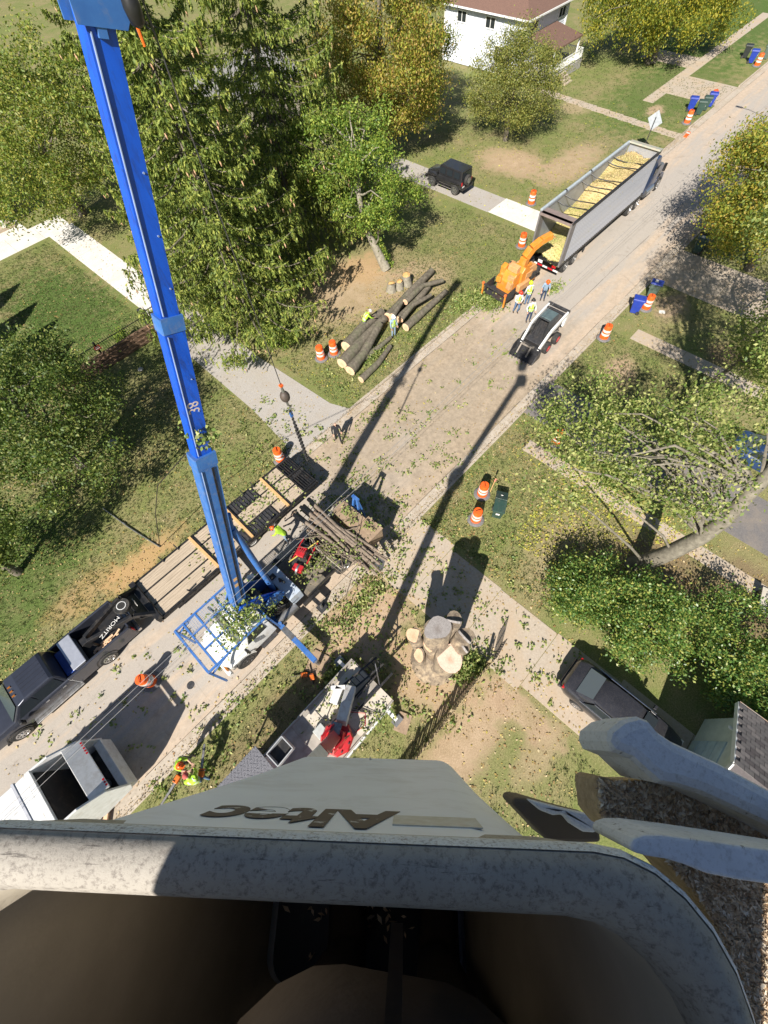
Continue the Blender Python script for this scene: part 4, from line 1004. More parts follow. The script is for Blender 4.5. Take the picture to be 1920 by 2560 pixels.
MB().tube([P0 + ax * .3 + yv * .32 + nv * .1, P0 + ax * 9 + yv * .3 + nv * .15, P0 + ax * 16.4 + yv * .26 + nv * .1], .014, 5).build('hoist_rope', DARKSTEEL, t)
for i, dn in enumerate((-.1, -.14)):
    MB().tube([P0 + ax * .2 - yv * .215 + nv * dn, P0 + ax * 4 - yv * .2 + nv * (dn - .02), P0 + ax * 7.9 - yv * .215 + nv * dn], .016, 5).build('boom_hose', BLACK, b1)
for sec, s0, s1, yy in ((b1, .3, 7.8, -.192), (b2, 8.6, 11.7, -.152), (b3, 12.4, 15.9, -.132)):
    for k in range(int((s1 - s0) / .9)):
        c = P0 + ax * (s0 + .9 * k + .3) + yv * yy - nv * .13
        MB().cyl(c, c - yv * .015, .018, n=6).build('bolt', BLUEG, sec)
# tank, deck, outriggers
MB().box((.75, .02, 1.35), (.66, 1.85, .85)).build('hydraulic_tank', pm('dusty_pale_blue', (.5, .57, .65), (.4, .46, .54), 3, .5, dirt=(.3, .27, .22)), t, bevel=.03)
MB().box((.6, .55, 1.83), (.28, .24, .08)).build('tank_cap', BLACK, t); MB().tube([(.7, .1, 1.8), (.75, .2, 1.95), (.82, -.15, 1.9)], .05, 7).build('rag', BLACK, t)
DECKB = pm('dirty_deck', (.2, .17, .13), (.09, .08, .065), 4, .85, dirt=(.35, .27, .17))
MB().box((3.4, 0, 1.12), (4.5, 1.55, .1)).build('deck', DECKB, t); MB().box((1.75, 0, 1.1), (1.2, 2.2, .1)).build('deck', DECKB, t); MB().box((5.3, 0, 1.1), (1.2, 2.3, .1)).build('deck', DECKB, t)
for s in (-1, 1):
    MB().box((2.35, s * 1.12, 1.0), (2.2, .08, .18)).build('side_rail', BLACK, t)
    ob = MB().bar((-.65, s * .3, .8), (-.62, s * 3.55, 1.02 if s < 0 else .95), .24, .26)
    oo = ob.build('outrigger_beam', BLUEL if s < 0 else pm('yellow_steel', (.5, .42, .16), None, 5, .6), t, bevel=.012)
    MB().bar((-.64, s * 1.4, .98), (-.63, s * 2.1, 1.02), .27, .28).build('worn_sleeve', STEEL, oo)
    MB().cyl((-.62, s * 3.55, .14), (-.62, s * 3.55, .95), .09, n=12).build('jack_leg', STEEL, oo, smooth=40)
    MB().box((-.62, s * 3.55, .125), (.5, .5, .05)).build('jack_foot', STEEL, oo)
    rb = MB().bar((1.25, s * .3, .62), (1.3, s * 1.75, .62), .2, .22).build('outrigger_beam', BLACK, t, bevel=.012)
    MB().cyl((1.3, s * 1.72, .12), (1.3, s * 1.72, .7), .08, n=12).build('jack_leg', STEEL, rb, smooth=40); MB().box((1.3, s * 1.72, .125), (.45, .45, .05)).build('jack_foot', DARKSTEEL, rb)
    MB().box((1.25, s * 1.2, .75), (1.0, .14, .22)).build('bumper_beam', BLACK, t)
RUSTP = pm('rusty_plywood', (.4, .29, .19), (.26, .18, .12), 3, .85, dirt=(.12, .09, .07), bump=.3)
for (x, y, w, d, z) in ((5.25, .1, .85, 1.55, 1.25), (5.35, -1.2, 1.05, .95, 1.2)):
    b = MB().box((x, y, z + .28), (w, d, 1.0)).build('tool_chest', RUSTP, t, bevel=.03)
    MB().box((x, y, z + .81), (w + .05, d + .05, .05)).build('chest_lid', RUSTP, b, bevel=.012)
af = MB()
for s in (-.28, .28): af.bar((5.75, .15 + s, 1.1), (5.95, .15 + s * .4, 2.75), .1); af.bar((6.1, .15 + s, 1.1), (5.95, .15 + s * .4, 2.75), .08)
af.bar((5.95, -.05, 2.78), (5.95, .36, 2.78), .14); af.bar((5.85, -.08, 1.9), (5.85, .38, 1.9), .06)
af.build('boom_rest', BLUEL, t)
pad = tag(MB().box((0, 0, .03), (1.0, 1.0, .06)).build('outrigger_pad', RUSTP, loc=(-.62, 4.85, 0), rot=(0, 0, .3), bevel=.01), 'square brown wooden pad under the near blue crane outrigger', 'pad')
tag(MB().box((0, 0, .03), (1.0, 1.0, .06)).build('outrigger_pad', RUSTP, loc=(-.62, 11.95, -.1), rot=(0, 0, .1), bevel=.01), 'square brown wooden pad under the crane outrigger beside the trailer', 'pad')
tag(MB().box((0, 0, .02), (.75, .5, .04)).build('metal_sheet', STEEL, loc=(4.9, 6.15, 0), rot=(0, 0, .5)), 'grey metal sheet on the ground behind the brush pile', 'sheet')

# hoist line, ball, chain
t = thing('hoist_hook', 'crane headache ball and hook with chain hanging on the hoist line', 'hook', (4.2, 8.53, 7.4))
MB().cyl((0, 0, 4.1), (0, 0, 12.6), .012, n=6).build('rope', DARKSTEEL, t)
MB().ball((0, 0, 3.75), (.15, .15, .2), 16, 10).build('ball', pm('rust_black', (.1, .075, .06), (.05, .04, .035), 6, .6), t, smooth=50)
MB().cyl((0, 0, 3.95), (0, 0, 4.15), .05, .03, 10).build('socket', STEEL, t); MB().box((0, 0, 4.2), (.1, .1, .06)).build('marker', ORANGEP, t)
MB().tube([(0, 0, 3.55), (0, 0, 3.38), (.07, 0, 3.28), (.02, 0, 3.17), (-.06, 0, 3.22)], [.04, .035, .035, .03, .015], 8).build('hook', STEEL, t, smooth=50)
lk = MB().lathe([(.028, 0), (.04, .012), (.052, 0), (.04, -.012)], 10).mesh('chain_link', DARKSTEEL)
for k in range(30):
    for s in ((-1, 1) if k > 4 else (0,)):
        o = link('chain_link', lk, t, loc=(s * .03 * min(1, (k - 4) / 6) , 0, 3.1 - k * .09), rot=(PI / 2, 0, (k % 2) * PI / 2)); o.scale = (1, 1.5, 1)
MB().box((0, 0, 2.95), (.1, .05, .2)).build('shackle', BLUEL, t)
t = thing('tip_strap', 'orange strap handle hanging beside the crane boom head', 'strap', tuple(at(362, 116, 18.2)))
MB().tube([(0, 0, 0), (0, .0, .15), (.01, 0, .3)], [.022, .026, .034], 8).build('strap', pm('bright_orange', (.95, .16, .02), None, 6, .4), t, smooth=50)
MB().lathe([(.02, -.015), (.055, -.015), (.055, .015), (.02, .015)], 14, (.01, 0, .34), 'y').build('ring', pm('bright_orange', (.95, .16, .02)), t, smooth=50)
t = thing('anti_block_weight', 'black weight hanging from the crane boom head', 'weight', tuple(at(350, 70, 18.75)))
MB().lathe([(.03, 0), (.09, .04), (.11, .18), (.09, .34), (.03, .4)], 14).build('weight', BLACK, t, smooth=50); MB().cyl((0, 0, .38), (0, 0, .8), .012, n=6).build('chain', DARKSTEEL, t)
# ---- bucket truck the camera is lifted from (nose towards -X)
ALU = pm('scuffed_deck_plate', (.46, .42, .37), (.33, .3, .26), 3, .55, .3, dirt=(.3, .24, .17), dscale=2.2, damt=.6)
t = thing('bucket_truck', 'white bucket truck with red turret parked on the lawn below', 'bucket truck', (-2.6, 2.4, 0), 0)
MB().box((-.05, 0, .95), (6.3, 1.2, .3)).build('chassis', DARKSTEEL, t)
dk = MB().box((.55, 0, 1.2), (5.2, 2.5, .08)).build('deck', ALU, t)
rb = MB()
for y in (-1.22, 1.22): rb.box((.55, y, 1.27), (5.2, .06, .1))
rb.build('deck_edge', ALU, t)
MB().box((1.65, .55, 1.262), (2.9, .95, .03)).build('deck_panel', pm('pale_deck_sheet', (.62, .56, .47), (.5, .44, .36), 3, .6, dirt=(.35, .28, .2)), t)
MB().box((2.2, -.75, 1.262), (1.9, .85, .03)).build('deck_panel', pm('pale_deck_sheet', (.62, .56, .47)), t)
MB().box((-1.05, .7, 1.255), (1.2, 1.0, .03)).build('deck_panel', ALU, t)
for s in (-1, 1):
    for k in range(3):
        b = MB().box((-.9 + k * 1.55, s * 1.13, .82), (1.45, .34, .66)).build('side_locker', WHITEP, t, bevel=.02)
        MB().box((-.9 + k * 1.55, s * 1.315, .85), (.16, .03, .06)).build('locker_latch', DARKSTEEL, b)
    wheel(t, 1.5, s * .95, .48, .5, STEEL, out=s); wheel(t, -3.2, s * .98, .48, .28, STEEL, out=s)
body_loft([(-4.3, .95, .6, 1.3, 1.5, .15), (-4.1, 1.08, .55, 1.6, 1.8, .15), (-2.95, 1.1, .55, 1.75, 1.98, .14)]).build('hood', WHITEP, t, smooth=32)
cb = body_loft([(-3.05, 1.08, .6, 1.7, 1.95, .1), (-2.55, 1.1, .6, 1.8, 2.5, .2), (-1.85, 1.1, .6, 1.8, 2.5, .2), (-1.75, 1.06, .6, 1.8, 2.42, .2)]).build('cab', WHITEP, t, smooth=32)
MB().add([(-3.03, .86, 1.95), (-3.03, -.86, 1.95), (-2.6, -.78, 2.45), (-2.6, .78, 2.45)], [(0, 1, 2, 3)]).build('windshield', GLASS, t, loc=(-.03, 0, .02))
# diamond-plate cab guard over the cab
DIAM = pm('dark_tread_plate', (.2, .2, .22), (.11, .11, .125), 40, .5, .4, bump=1.0)
cgp = MB().box((-2.85, .55, 2.75), (2.6, 1.75, .05)).build('cab_guard', DIAM, t)
for x in (-4.0, -1.65):
    for y in (-.25, 1.35): MB().box((x, y, 2.2), (.07, .07, 1.06)).build('guard_post', DARKSTEEL, cgp)
tm_ = MB().box((0, 0, 0), (.09, .025, .012)).mesh('tread_bar', DIAM)
for i in range(17):
    for j in range(17):
        link('tread_bar', tm_, cgp, loc=(-4.05 + i * .15 + .07 * (j % 2), -.27 + j * .105, 2.781), rot=(0, 0, PI / 4 if (i + j) % 2 else -PI / 4))
# turret and folding boom
tx, ty = .62, -.55
MB().cyl((tx, ty, 1.24), (tx, ty, 1.75), .5, n=24).build('pedestal', RED, t, smooth=40)
tp = MB().box((tx, ty, 2.25), (.62, .6, .95), r=.5).build('turret', RED, t, bevel=.04)
rg = MB().lathe([(.3, 1.62), (.6, 1.64), (.66, 1.74), (.6, 1.86), (.3, 1.88)], 8, (tx, ty, 0)); rg.build('turret_ring', RED, t)
MB().box((tx + .3, ty + .2, 2.74), (.4, .42, .03), r=(0, .3, .5)).build('turret_plate', STEEL, tp)
for k in range(8): MB().cyl((tx + .52 * math.cos(k * PI / 4 + .4), ty + .52 * math.sin(k * PI / 4 + .4), 1.86), (tx + .52 * math.cos(k * PI / 4 + .4), ty + .52 * math.sin(k * PI / 4 + .4), 1.92), .035, n=6).build('ring_bolt', DARKSTEEL, tp)
for s in (-1, 1):
    MB().side([(tx - .45, 2.3), (tx + .45, 2.3), (tx + .3, 3.0), (tx - .2, 3.2)], ty + s * .3, ty + s * .36).build('turret_cheek', RED, t)
WB = Vector((-2.6, 2.4, 0))
elbow = Vector((-2.25, .85, 12.3)) - WB
base = Vector((tx, ty, 2.8))
lbm = MB().bar(tuple(base), tuple(base + (elbow - base) * .42), .4, .44).build('lower_boom_root', RED, t, bevel=.02)
MB().bar(tuple(base + (elbow - base) * .42), tuple(elbow), .38, .42).build('lower_boom', WHITEP, t, bevel=.03)
MB().ball(tuple(elbow), (.55, .42, .6), 14, 10).build('elbow', RED, t, smooth=50)
bk = Vector((-.8, -.58, 19.15)) - WB
MB().bar(tuple(elbow), tuple(bk), .26, .3).build('upper_boom', WHITEP, t, bevel=.02)
MB().box(tuple(Vector((-.62, -.5, 18.55)) - WB), (.6, .5, .6), r=math.atan2(-.748, .663)).build('added_shadow_box', WHITEP, t, bevel=.04)  # unseen box added below the bucket to enlarge its cast shadow
# white boom rest, fibreglass cover and seat pan on the deck
wb = MB().bar((1.15, -.35, 2.3), (2.3, .35, 1.75), .42, .45).build('boom_rest', pm('white_fibreglass', (.72, .71, .68), (.6, .58, .55), 4, .4, dirt=(.4, .33, .26)), t, bevel=.03)
MB().box((1.7, .6, 1.6), (.7, .35, .6), r=.4).build('control_box', WHITEP, t, bevel=.04)
MB().box((1.95, .75, 1.75), (.16, .6, .3), r=.8).build('white_bracket', WHITEP, t, bevel=.02)
hw = MB().tube([(.75, .35, 1.35), (.75, .35, 2.15), (.75, .75, 2.15), (.75, .75, 1.35)], .025, 7).build('grab_handle', DARKSTEEL, t, smooth=50)
MB().box((.3, .15, 1.42), (.45, .45, .3)).build('clear_bin', pm('pale_bin', (.5, .52, .5), None, 5, .3), t, bevel=.02)
# brush guards and ladder rack at the tail
lr = MB()
for y in (.35, .75): lr.bar((1.9, y, 1.5), (3.9, y - .35, 1.75), .07)
for k in range(9): lr.bar((2.05 + k * .22, .37 - k * .04, 1.53 + .026 * k), (2.05 + k * .22, .75 - k * .04, 1.53 + .026 * k), .035)
lr.build('ladder_rack', BLACK, t)
gq = MB()
for k in range(9): gq.bar((2.2 + k * .14, -.1, 1.32), (2.2 + k * .14, -.1, 1.75), .02)
gq.bar((2.2, -.1, 1.75), (3.4, -.1, 1.75), .05); gq.bar((1.9, -.42, 1.4), (3.9, -.5, 1.5), .09); gq.bar((1.9, .05, 1.36), (3.6, .0, 1.42), .07)
gq.build('brush_guard', BLACK, t)
MB().tube([(3.2, -.4, 1.5), (3.5, 0, 2.0), (3.7, .3, 2.2)], .03, 6).build('shovel_handle', DARKSTEEL, t)
MB().side([(3.55, 2.1), (3.75, 2.1), (3.78, 2.35), (3.65, 2.48), (3.52, 2.35)], .42, .44).build('shovel_blade', STEEL, t)
for s in (-1, 1):
    o = MB().bar((2.7, s * 1.0, .9), (2.7, s * 1.75, .3), .16, .18).build('outrigger', WHITEP, t)
    MB().box((2.7, s * 1.82, .12), (.45, .32, .08)).build('outrigger_foot', STEEL, o)
for k in range(4): MB().tube([(1.6 + .1 * k, -.2, 1.4), (2.0 + .1 * k, -.7 - .1 * k, 1.32), (1.7, -1.0 + .1 * k, 1.3), (1.2 + .15 * k, -.9, 1.31)], .015, 5).build('hose', RED if k == 0 else BLACK, t)
jb = thing('jack_pad', 'brown wooden jack pad beside the bucket truck deck', 'pad', (.2, .35, 0), .4)
MB().box((0, 0, .04), (.8, .6, .07)).build('board', RUSTP, jb)
# white plastic tub leaning by the cab
cr = thing('cargo_crate', 'open white-rimmed black crate beside the bucket truck cab', 'crate', (-3.55, 2.95, 2.8), math.radians(3))
MB().box((0, 0, .03), (.75, .62, .04)).build('floor', BLACK, cr)
for x, y, w, d in ((.37, 0, .035, .62), (-.37, 0, .035, .62), (0, .3, .7, .035), (0, -.3, .7, .035)): MB().box((x, y, .2), (w, d, .36)).build('side', pm('grey_rim', (.42, .43, .44), None, 6, .5), cr)

# ---- white packer truck (rear towards +X)
t = thing('packer_truck', 'white rear-loading packer truck with open black hopper', 'truck', (-9.9, 8.0, -.1), 0)
MB().box((-3.9, 0, 2.05), (6.9, 2.35, 2.7)).build('body', WHITEP, t, bevel=.06)
for k in range(5): MB().box((-.9 - k * 1.35, 0, 2.05), (.09, 2.42, 2.76)).build('body_rib', pm('grey_rib', (.45, .46, .5), None, 5, .5), t)
hp = MB()
for s in (-1, 1): hp.side([(-.45, .7), (.85, .7), (1.1, 1.2), (.95, 2.6), (.3, 3.3), (-.45, 3.42)], s * 1.12, s * 1.2)
hp.box((.95, 0, 1.0), (.3, 2.24, .75)); hp.box((-.38, 0, 3.36), (.2, 2.3, .12)); hp.side([(.5, 2.78), (1.06, 2.42), (1.1, 2.52), (.54, 2.9)], -1.12, 1.12)
hop = hp.build('hopper', WHITEP, t, bevel=.02)
MB().box((.3, 0, .85), (1.2, 2.2, .1)).build('hopper_floor', BLACK, hop); MB().box((-.36, 0, 2.0), (.06, 2.2, 2.3)).build('packing_blade', BLACK, hop)
MB().cyl((.25, -.4, .95), (.25, -.4, 1.35), .22, n=16).build('bucket', pm('grey_plastic', (.3, .31, .33), None, 5, .5), hop)
for k in range(5): MB().cyl((1.04, .98 - k * .12, 2.5), (1.06, .98 - k * .12, 2.56), .04, n=12).build('tail_light', REDLIGHT, hop)
for k in range(3): MB().cyl((1.04, -.75 - k * .12, 2.5), (1.06, -.75 - k * .12, 2.56), .04, n=12).build('tail_light', REDLIGHT, hop)
body_loft([(-9.4, 1.1, .6, 1.8, 2.4, .1), (-9.2, 1.15, .55, 1.9, 2.7, .15), (-7.7, 1.15, .55, 1.9, 2.75, .12)]).build('cab', WHITEP, t, smooth=35)
MB().add([(-9.42, .9, 1.7), (-9.42, -.9, 1.7), (-9.24, -.9, 2.5), (-9.24, .9, 2.5)], [(0, 1, 2, 3)]).build('windshield', GLASS, t, loc=(-.02, 0, 0))
for s in (-1, 1):
    for x in (-8.6, -3.2, -1.9): wheel(t, x, s * .98, .52, .4, WHITEP, out=s)
sl = thing('wood_slab', 'bent pale wood slab lying behind the packer truck', 'wood', tuple(at(268, 2040) + Vector((0, 0, .0))), .9)
MB().box((0, 0, .06), (.95, .16, .1)).build('slab', CUTWOOD, sl); MB().box((.55, .12, .06), (.4, .15, .1), r=.8).build('offcut', CUTWOOD, sl)

# ---- chip trailer and tractor
ALUS = pm('ribbed_aluminium', (.62, .64, .7), (.5, .52, .58), 3, .35, .55, dirt=(.4, .36, .3), damt=.3)
t = thing('chip_trailer', 'long open-top silver chip trailer with dark rear frame on the street', 'trailer', (30.3, 13.12, -.1), 0)
L, Wd, Z0, Z1 = 12.6, 2.45, 1.15, 3.95
for s in (-1, 1):
    MB().box((L / 2, s * (Wd / 2 - .03), (Z0 + Z1) / 2), (L - .9, .05, Z1 - Z0)).build('side_wall', pm('wall_grey', (.36, .38, .42), (.28, .3, .33), 3, .4, .3), t)
    rm_ = MB().box((0, 0, 0), (.12, .09, Z1 - Z0 - .2)).mesh('wall_rib', ALUS)
    for k in range(46): link('wall_rib', rm_, t, loc=(.75 + k * .25, s * (Wd / 2 + .025), (Z0 + Z1) / 2))
    MB().box((L / 2, s * Wd / 2, Z1 + .03), (L, .14, .13)).build('top_rail', pm('dull_rail', (.33, .34, .36), None, 4, .5, .5) if s > 0 else BLACK, t)
    MB().box((L / 2, s * Wd / 2, Z0 - .02), (L, .14, .16)).build('bottom_rail', BLACK, t)
    MB().box((.25, s * (Wd / 2), (Z0 + Z1) / 2), (.6, .12, Z1 - Z0 + .1)).build('rear_post', pm('rear_frame_grey', (.2, .185, .18), (.15, .14, .14), 4, .5), t)
tarp = MB().cyl((.2, Wd / 2 + .08, Z1 + .12), (L - .2, Wd / 2 + .08, Z1 + .12), .1, n=10).build('rolled_tarp', pm('tarp_grey', (.42, .47, .5), (.3, .34, .37), 5, .6), t, smooth=50)
for x in (3.2, 6.6): MB().cyl((x, Wd / 2 + .08, Z1 + .12), (x + .12, Wd / 2 + .08, Z1 + .12), .125, n=10).build('tarp_strap', BLACK, tarp)
MB().box((.1, 0, Z1 + .03), (.28, Wd, .14)).build('rear_header', pm('brown_header', (.26, .2, .18), None, 4, .6), t)
MB().side([(-.1, Z1 + .1), (.75, Z1 + .1), (.85, Z1 + .02), (-.1, Z1 - .05)], -Wd / 2 + .05, Wd / 2 - .05).build('rear_bow', pm('brown_header', (.26, .2, .18)), t)
MB().box((L / 2, 0, Z0), (L, Wd - .1, .1)).build('floor', BLACK, t); MB().box((L - .05, 0, (Z0 + Z1) / 2), (.08, Wd, Z1 - Z0)).build('front_wall', ALUS, t)
MB().box((L + .0, 0, Z1 + .12), (.55, Wd + .1, .1), r=(0, .15, 0)).build('front_cap', pm('cap_tan', (.5, .4, .32), (.3, .36, .3), 5, .7), t)
for k, x in enumerate((2.3, 3.3, 5.6, 6.9, 9.3, 10.2)):
    pts = [(x + .25 * math.sin(q * .8), -Wd / 2 + Wd * q / 6, Z1 - .25 * math.sin(PI * q / 6)) for q in range(7)]
    MB().tube(pts, .035, 6).build('cross_chain', BLACK, t, smooth=60)
for s in (-1, 1):
    for x in (1.4, 2.6): wheel(t, x, s * .95, .5, .5, STEEL, out=s)
    MB().box((4.2, s * 1.1, .75), (.1, .1, .9)).build('landing_leg', DARKSTEEL, t)
bb = MB().box((.05, 0, .75), (.14, Wd, .14)).build('rear_bumper', BLACK, t)
for k in range(6): MB().box((-.03, -1.1 + k * .44, .75), (.02, .4, .12)).build('reflective_tape', RED if k % 2 else REFLW, bb)
MB().box((-.04, .25, 1.0), (.02, .36, .2)).build('licence_plate', REFLW, t); MB().box((-.03, -.9, .98), (.06, .3, .14)).build('tail_light', REDLIGHT, t)
CHIP = wpm('wood_chips', (.6, .46, .24), (.4, .3, .13), 26, dirt=(.36, .36, .11), dscale=.45, damt=.75, bump=1.0)
nx, ny = 60, 14; V = []
for i in range(nx):
    for j in range(ny):
        x = .1 + (L - .3) * i / (nx - 1); y = (-.5 + j / (ny - 1)) * (Wd - .14)
        f = min(1, max(0, (x - .2) / 8.5))
        z = Z0 + .15 + 2.35 * f ** .8 + .16 * math.sin(x * 1.9 + y) + .1 * math.sin(y * 3 + x) + random.uniform(-.03, .03) - .12 * y * y
        V.append((x, y, min(z, Z1 - .05)))
Fc = [(i * ny + j, (i + 1) * ny + j, (i + 1) * ny + j + 1, i * ny + j + 1) for i in range(nx - 1) for j in range(ny - 1)]
ld = MB().add(V, Fc).build('wood_chip_load', CHIP, None, smooth=80, loc=(30.3, 13.12, -.1))
stuff(ld, 'heap of yellow wood chips filling the open silver trailer', 'wood chips')
t = thing('semi_tractor', 'dark blue semi tractor in front of the chip trailer', 'truck', (43.2, 13.12, -.1), 0)
TB = pm('tractor_blue', (.03, .05, .11), (.02, .035, .08), 3, .3, coat=.5)
body_loft([(.3, 1.05, .8, 1.9, 2.7, .12), (.5, 1.15, .6, 2.0, 3.05, .2), (1.7, 1.15, .6, 1.9, 3.0, .2), (2.1, 1.12, .6, 1.8, 2.1, .12), (3.9, .95, .6, 1.55, 1.75, .2), (4.1, .8, .6, 1.2, 1.35, .15)]).build('cab', TB, t, smooth=32)
MB().add([(1.78, .95, 2.0), (1.78, -.95, 2.0), (1.62, -.9, 2.8), (1.62, .9, 2.8)], [(1, 0, 3, 2)]).build('windshield', GLASS, t, loc=(.32, 0, 0))
for s in (-1, 1):
    MB().box((1.2, s * 1.17, 2.25), (.8, .02, .6)).build('side_window', GLASS, t); MB().box((1.9, s * 1.45, 2.3), (.08, .2, .55)).build('mirror', BLACK, t)
    MB().cyl((.15, s * .95, 1.0), (.15, s * .95, 3.4), .08, n=10).build('exhaust_stack', CHROME, t, smooth=40); MB().cyl((.6, s * 1.05, .75), (1.9, s * 1.05, .75), .3, n=14).build('fuel_tank', CHROME, t, smooth=40)
    for x in (-1.7, -.5): wheel(t, x, s * .95, .5, .5, CHROME, out=s)
    wheel(t, 3.3, s * 1.0, .5, .3, CHROME, out=s); m = MB(); arch(m, 3.3, s * 1.05, .62, .3, s); m.build('fender', TB, t)
MB().box((-.6, 0, .85), (2.9, .9, .25)).build('frame', DARKSTEEL, t)

# ---- orange brush chipper
OR = pm('chipper_orange', (.72, .27, .03), (.58, .2, .025), 4, .45, dirt=(.4, .26, .14), damt=.35)
ORD = pm('dusty_orange', (.62, .33, .14), (.5, .24, .09), 4, .6, dirt=(.45, .34, .2), damt=.5)
t = thing('brush_chipper', 'orange towable brush chipper blowing chips into the silver trailer', 'chipper', (26.9, 13.55, -.1), math.radians(-6))
MB().box((.3, 0, .62), (3.6, 1.0, .18)).build('frame', OR, t)
inf = MB(); inf.box((-1.35, 0, .72), (1.0, 1.9, .06), r=(0, -.05, 0))
for s in (-1, 1): inf.side([(-1.9, .7), (-.9, .75), (-.85, 1.45), (-1.75, 1.3)], s * .92, s * .97)
inf.box((-1.95, 0, 1.33), (.1, 2.1, .12)); inf.build('infeed_tray', DARKSTEEL, t)
for s in (-1, 1): MB().box((-1.97, s * 1.02, .95), (.09, .09, .9)).build('tray_post', OR, t); MB().box((-2.0, s * 1.02, 1.42), (.13, .14, .14)).build('tray_reflector', pm('reflector_orange', (.9, .2, .05), None, 8, .3), t)
MB().side([(-.95, .75), (-.1, .75), (-.1, 2.0), (-.55, 2.05), (-.95, 1.5)], -.62, .62).build('feed_housing', OR, t, bevel=.04)
MB().side([(-.1, .75), (.85, .75), (.95, 1.5), (.7, 2.1), (.15, 2.3), (-.1, 2.0)], -.75, .15).build('drum_housing', OR, t, bevel=.05)
MB().cyl((.4, .16, 1.35), (.4, .42, 1.35), .52, n=20).build('belt_cover', ORD, t, smooth=40)
MB().side([(.75, .8), (1.95, .8), (1.95, 1.55), (1.7, 1.85), (.9, 1.85)], -.55, .6).build('engine_hood', ORD, t, bevel=.05)
MB().side([(-.75, 1.2), (-.35, 1.25), (-.35, 2.35), (-.7, 2.2)], .35, .72).build('hydraulic_box', OR, t, bevel=.03); MB().side([(-.5, 1.8), (-.1, 1.9), (-.1, 2.45), (-.45, 2.35)], -.5, .3).build('feed_lid', ORD, t, bevel=.03)
for s in (-1, 1): MB().box((.2, s * .82, 1.05), (1.2, .3, .5)).build('fender', ORD, t, bevel=.06)
chute = MB()
cp = [(.35, -.3, 2.2), (.45, -.32, 2.75), (.8, -.42, 3.25), (1.4, -.62, 3.6), (2.1, -.85, 3.75)]
for a, b_, w0 in zip(cp[:-1], cp[1:], (.5, .48, .44, .42)): chute.bar(a, b_, w0, w0 * .9)
chute.build('discharge_chute', OR, t, bevel=.03)
MB().bar((2.0, -.82, 3.78), (2.35, -.92, 3.6), .4, .05).build('chute_flap', ORD, t)
MB().cyl((1.9, -.45, 1.2), (2.25, -.45, 1.2), .24, n=16).build('air_filter', DARKSTEEL, t, smooth=40)
mf = MB().cyl((1.2, .35, 1.85), (1.2, .35, 2.45), .09, n=10); mf.build('muffler', DARKSTEEL, t, smooth=40)
MB().bar((1.9, 0, .6), (3.2, 0, .55), .14, .16).build('tow_bar', OR, t)
for s in (-1, 1): wheel(t, .2, s * .85, .4, .26, STEEL, out=s)
for i, (c, d, r_, m_) in enumerate((((-.6, -.35, 1.75), (.5, .5, .35), .1, ORD), ((-.2, .55, 1.5), (.6, .3, .7), -.05, OR), ((.25, .5, 2.0), (.5, .35, .25), .2, ORD), ((1.0, -.3, 2.0), (.5, .4, .2), .0, OR), ((1.45, .25, 2.02), (.6, .5, .22), .1, ORD), ((.75, -.72, 1.55), (.7, .12, .5), 0, ORD), ((-1.0, .45, 1.55), (.35, .35, .4), .3, OR), ((-.9, -.45, 1.35), (.3, .4, .5), -.2, ORD), ((.55, .75, .95), (1.5, .12, .3), 0, OR), ((1.75, .55, 1.05), (.3, .3, .5), 0, DARKSTEEL), ((1.55, -.6, 1.1), (.5, .14, .5), 0, DARKSTEEL), ((.1, -.8, .75), (1.0, .2, .2), 0, DARKSTEEL))):
    MB().box(c, d, r=(.05 * (i % 3), .06 * (i % 4 - 1), r_)).build(['cover_box', 'guard_panel', 'valve_block'][i % 3], m_, t, bevel=.025)
MB().cyl((2.0, .1, 1.25), (2.0, .1, 1.75), .2, n=14).build('air_cleaner', DARKSTEEL, t, smooth=40)
for k in range(3): MB().tube([(-.2, .3 + .1 * k, 2.0), (0, .4 + .1 * k, 2.3), (.3, .35 + .08 * k, 2.1)], .025, 6).build('hose', BLACK, t, smooth=60)

# ---- skid steer
t = thing('skid_steer', 'white and black skid steer loader with red wheel hubs', 'loader', (24.0, 9.08, -.1), PI)
MB().side([(-1.35, .35), (1.0, .35), (1.15, .8), (-.2, 1.1), (-1.4, 1.35)], -.55, .55).build('hull', DARKSTEEL, t, bevel=.03)
cg = MB().add([(.75, .45, 1.0), (.75, -.45, 1.0), (-.75, -.48, 1.1), (-.75, .48, 1.1), (.35, .42, 2.0), (.35, -.42, 2.0), (-.7, -.45, 2.05), (-.7, .45, 2.05)], [(3, 2, 6, 7), (4, 7, 6, 5), (0, 3, 7, 4), (2, 1, 5, 6)]).build('cab', pm('cab_charcoal', (.07, .075, .08), None, 6, .5), t)
MB().box((-.2, 0, 2.06), (.9, .82, .06)).build('cab_roof', pm('roof_slate', (.12, .17, .17), (.08, .11, .12), 5, .45), t, bevel=.02)
MB().box((-.15, 0, .85), (.5, .5, .35)).build('seat', BLACK, t, bevel=.05)
for y in (-.4, .4): MB().bar((.76, y, 1.0), (.36, y, 2.02), .06).build('cab_post', BLACK, t)
cgr = MB()
for k in range(5): cgr.bar((.74, -.3 + .15 * k, 1.05), (.4, -.3 + .15 * k, 1.95), .02)
cgr.build('cab_grille', DARKSTEEL, t)
MB().box((-1.05, 0, 1.35), (.75, 1.0, .5)).build('engine_cover', pm('engine_dark', (.1, .09, .085), None, 6, .6), t, bevel=.04)
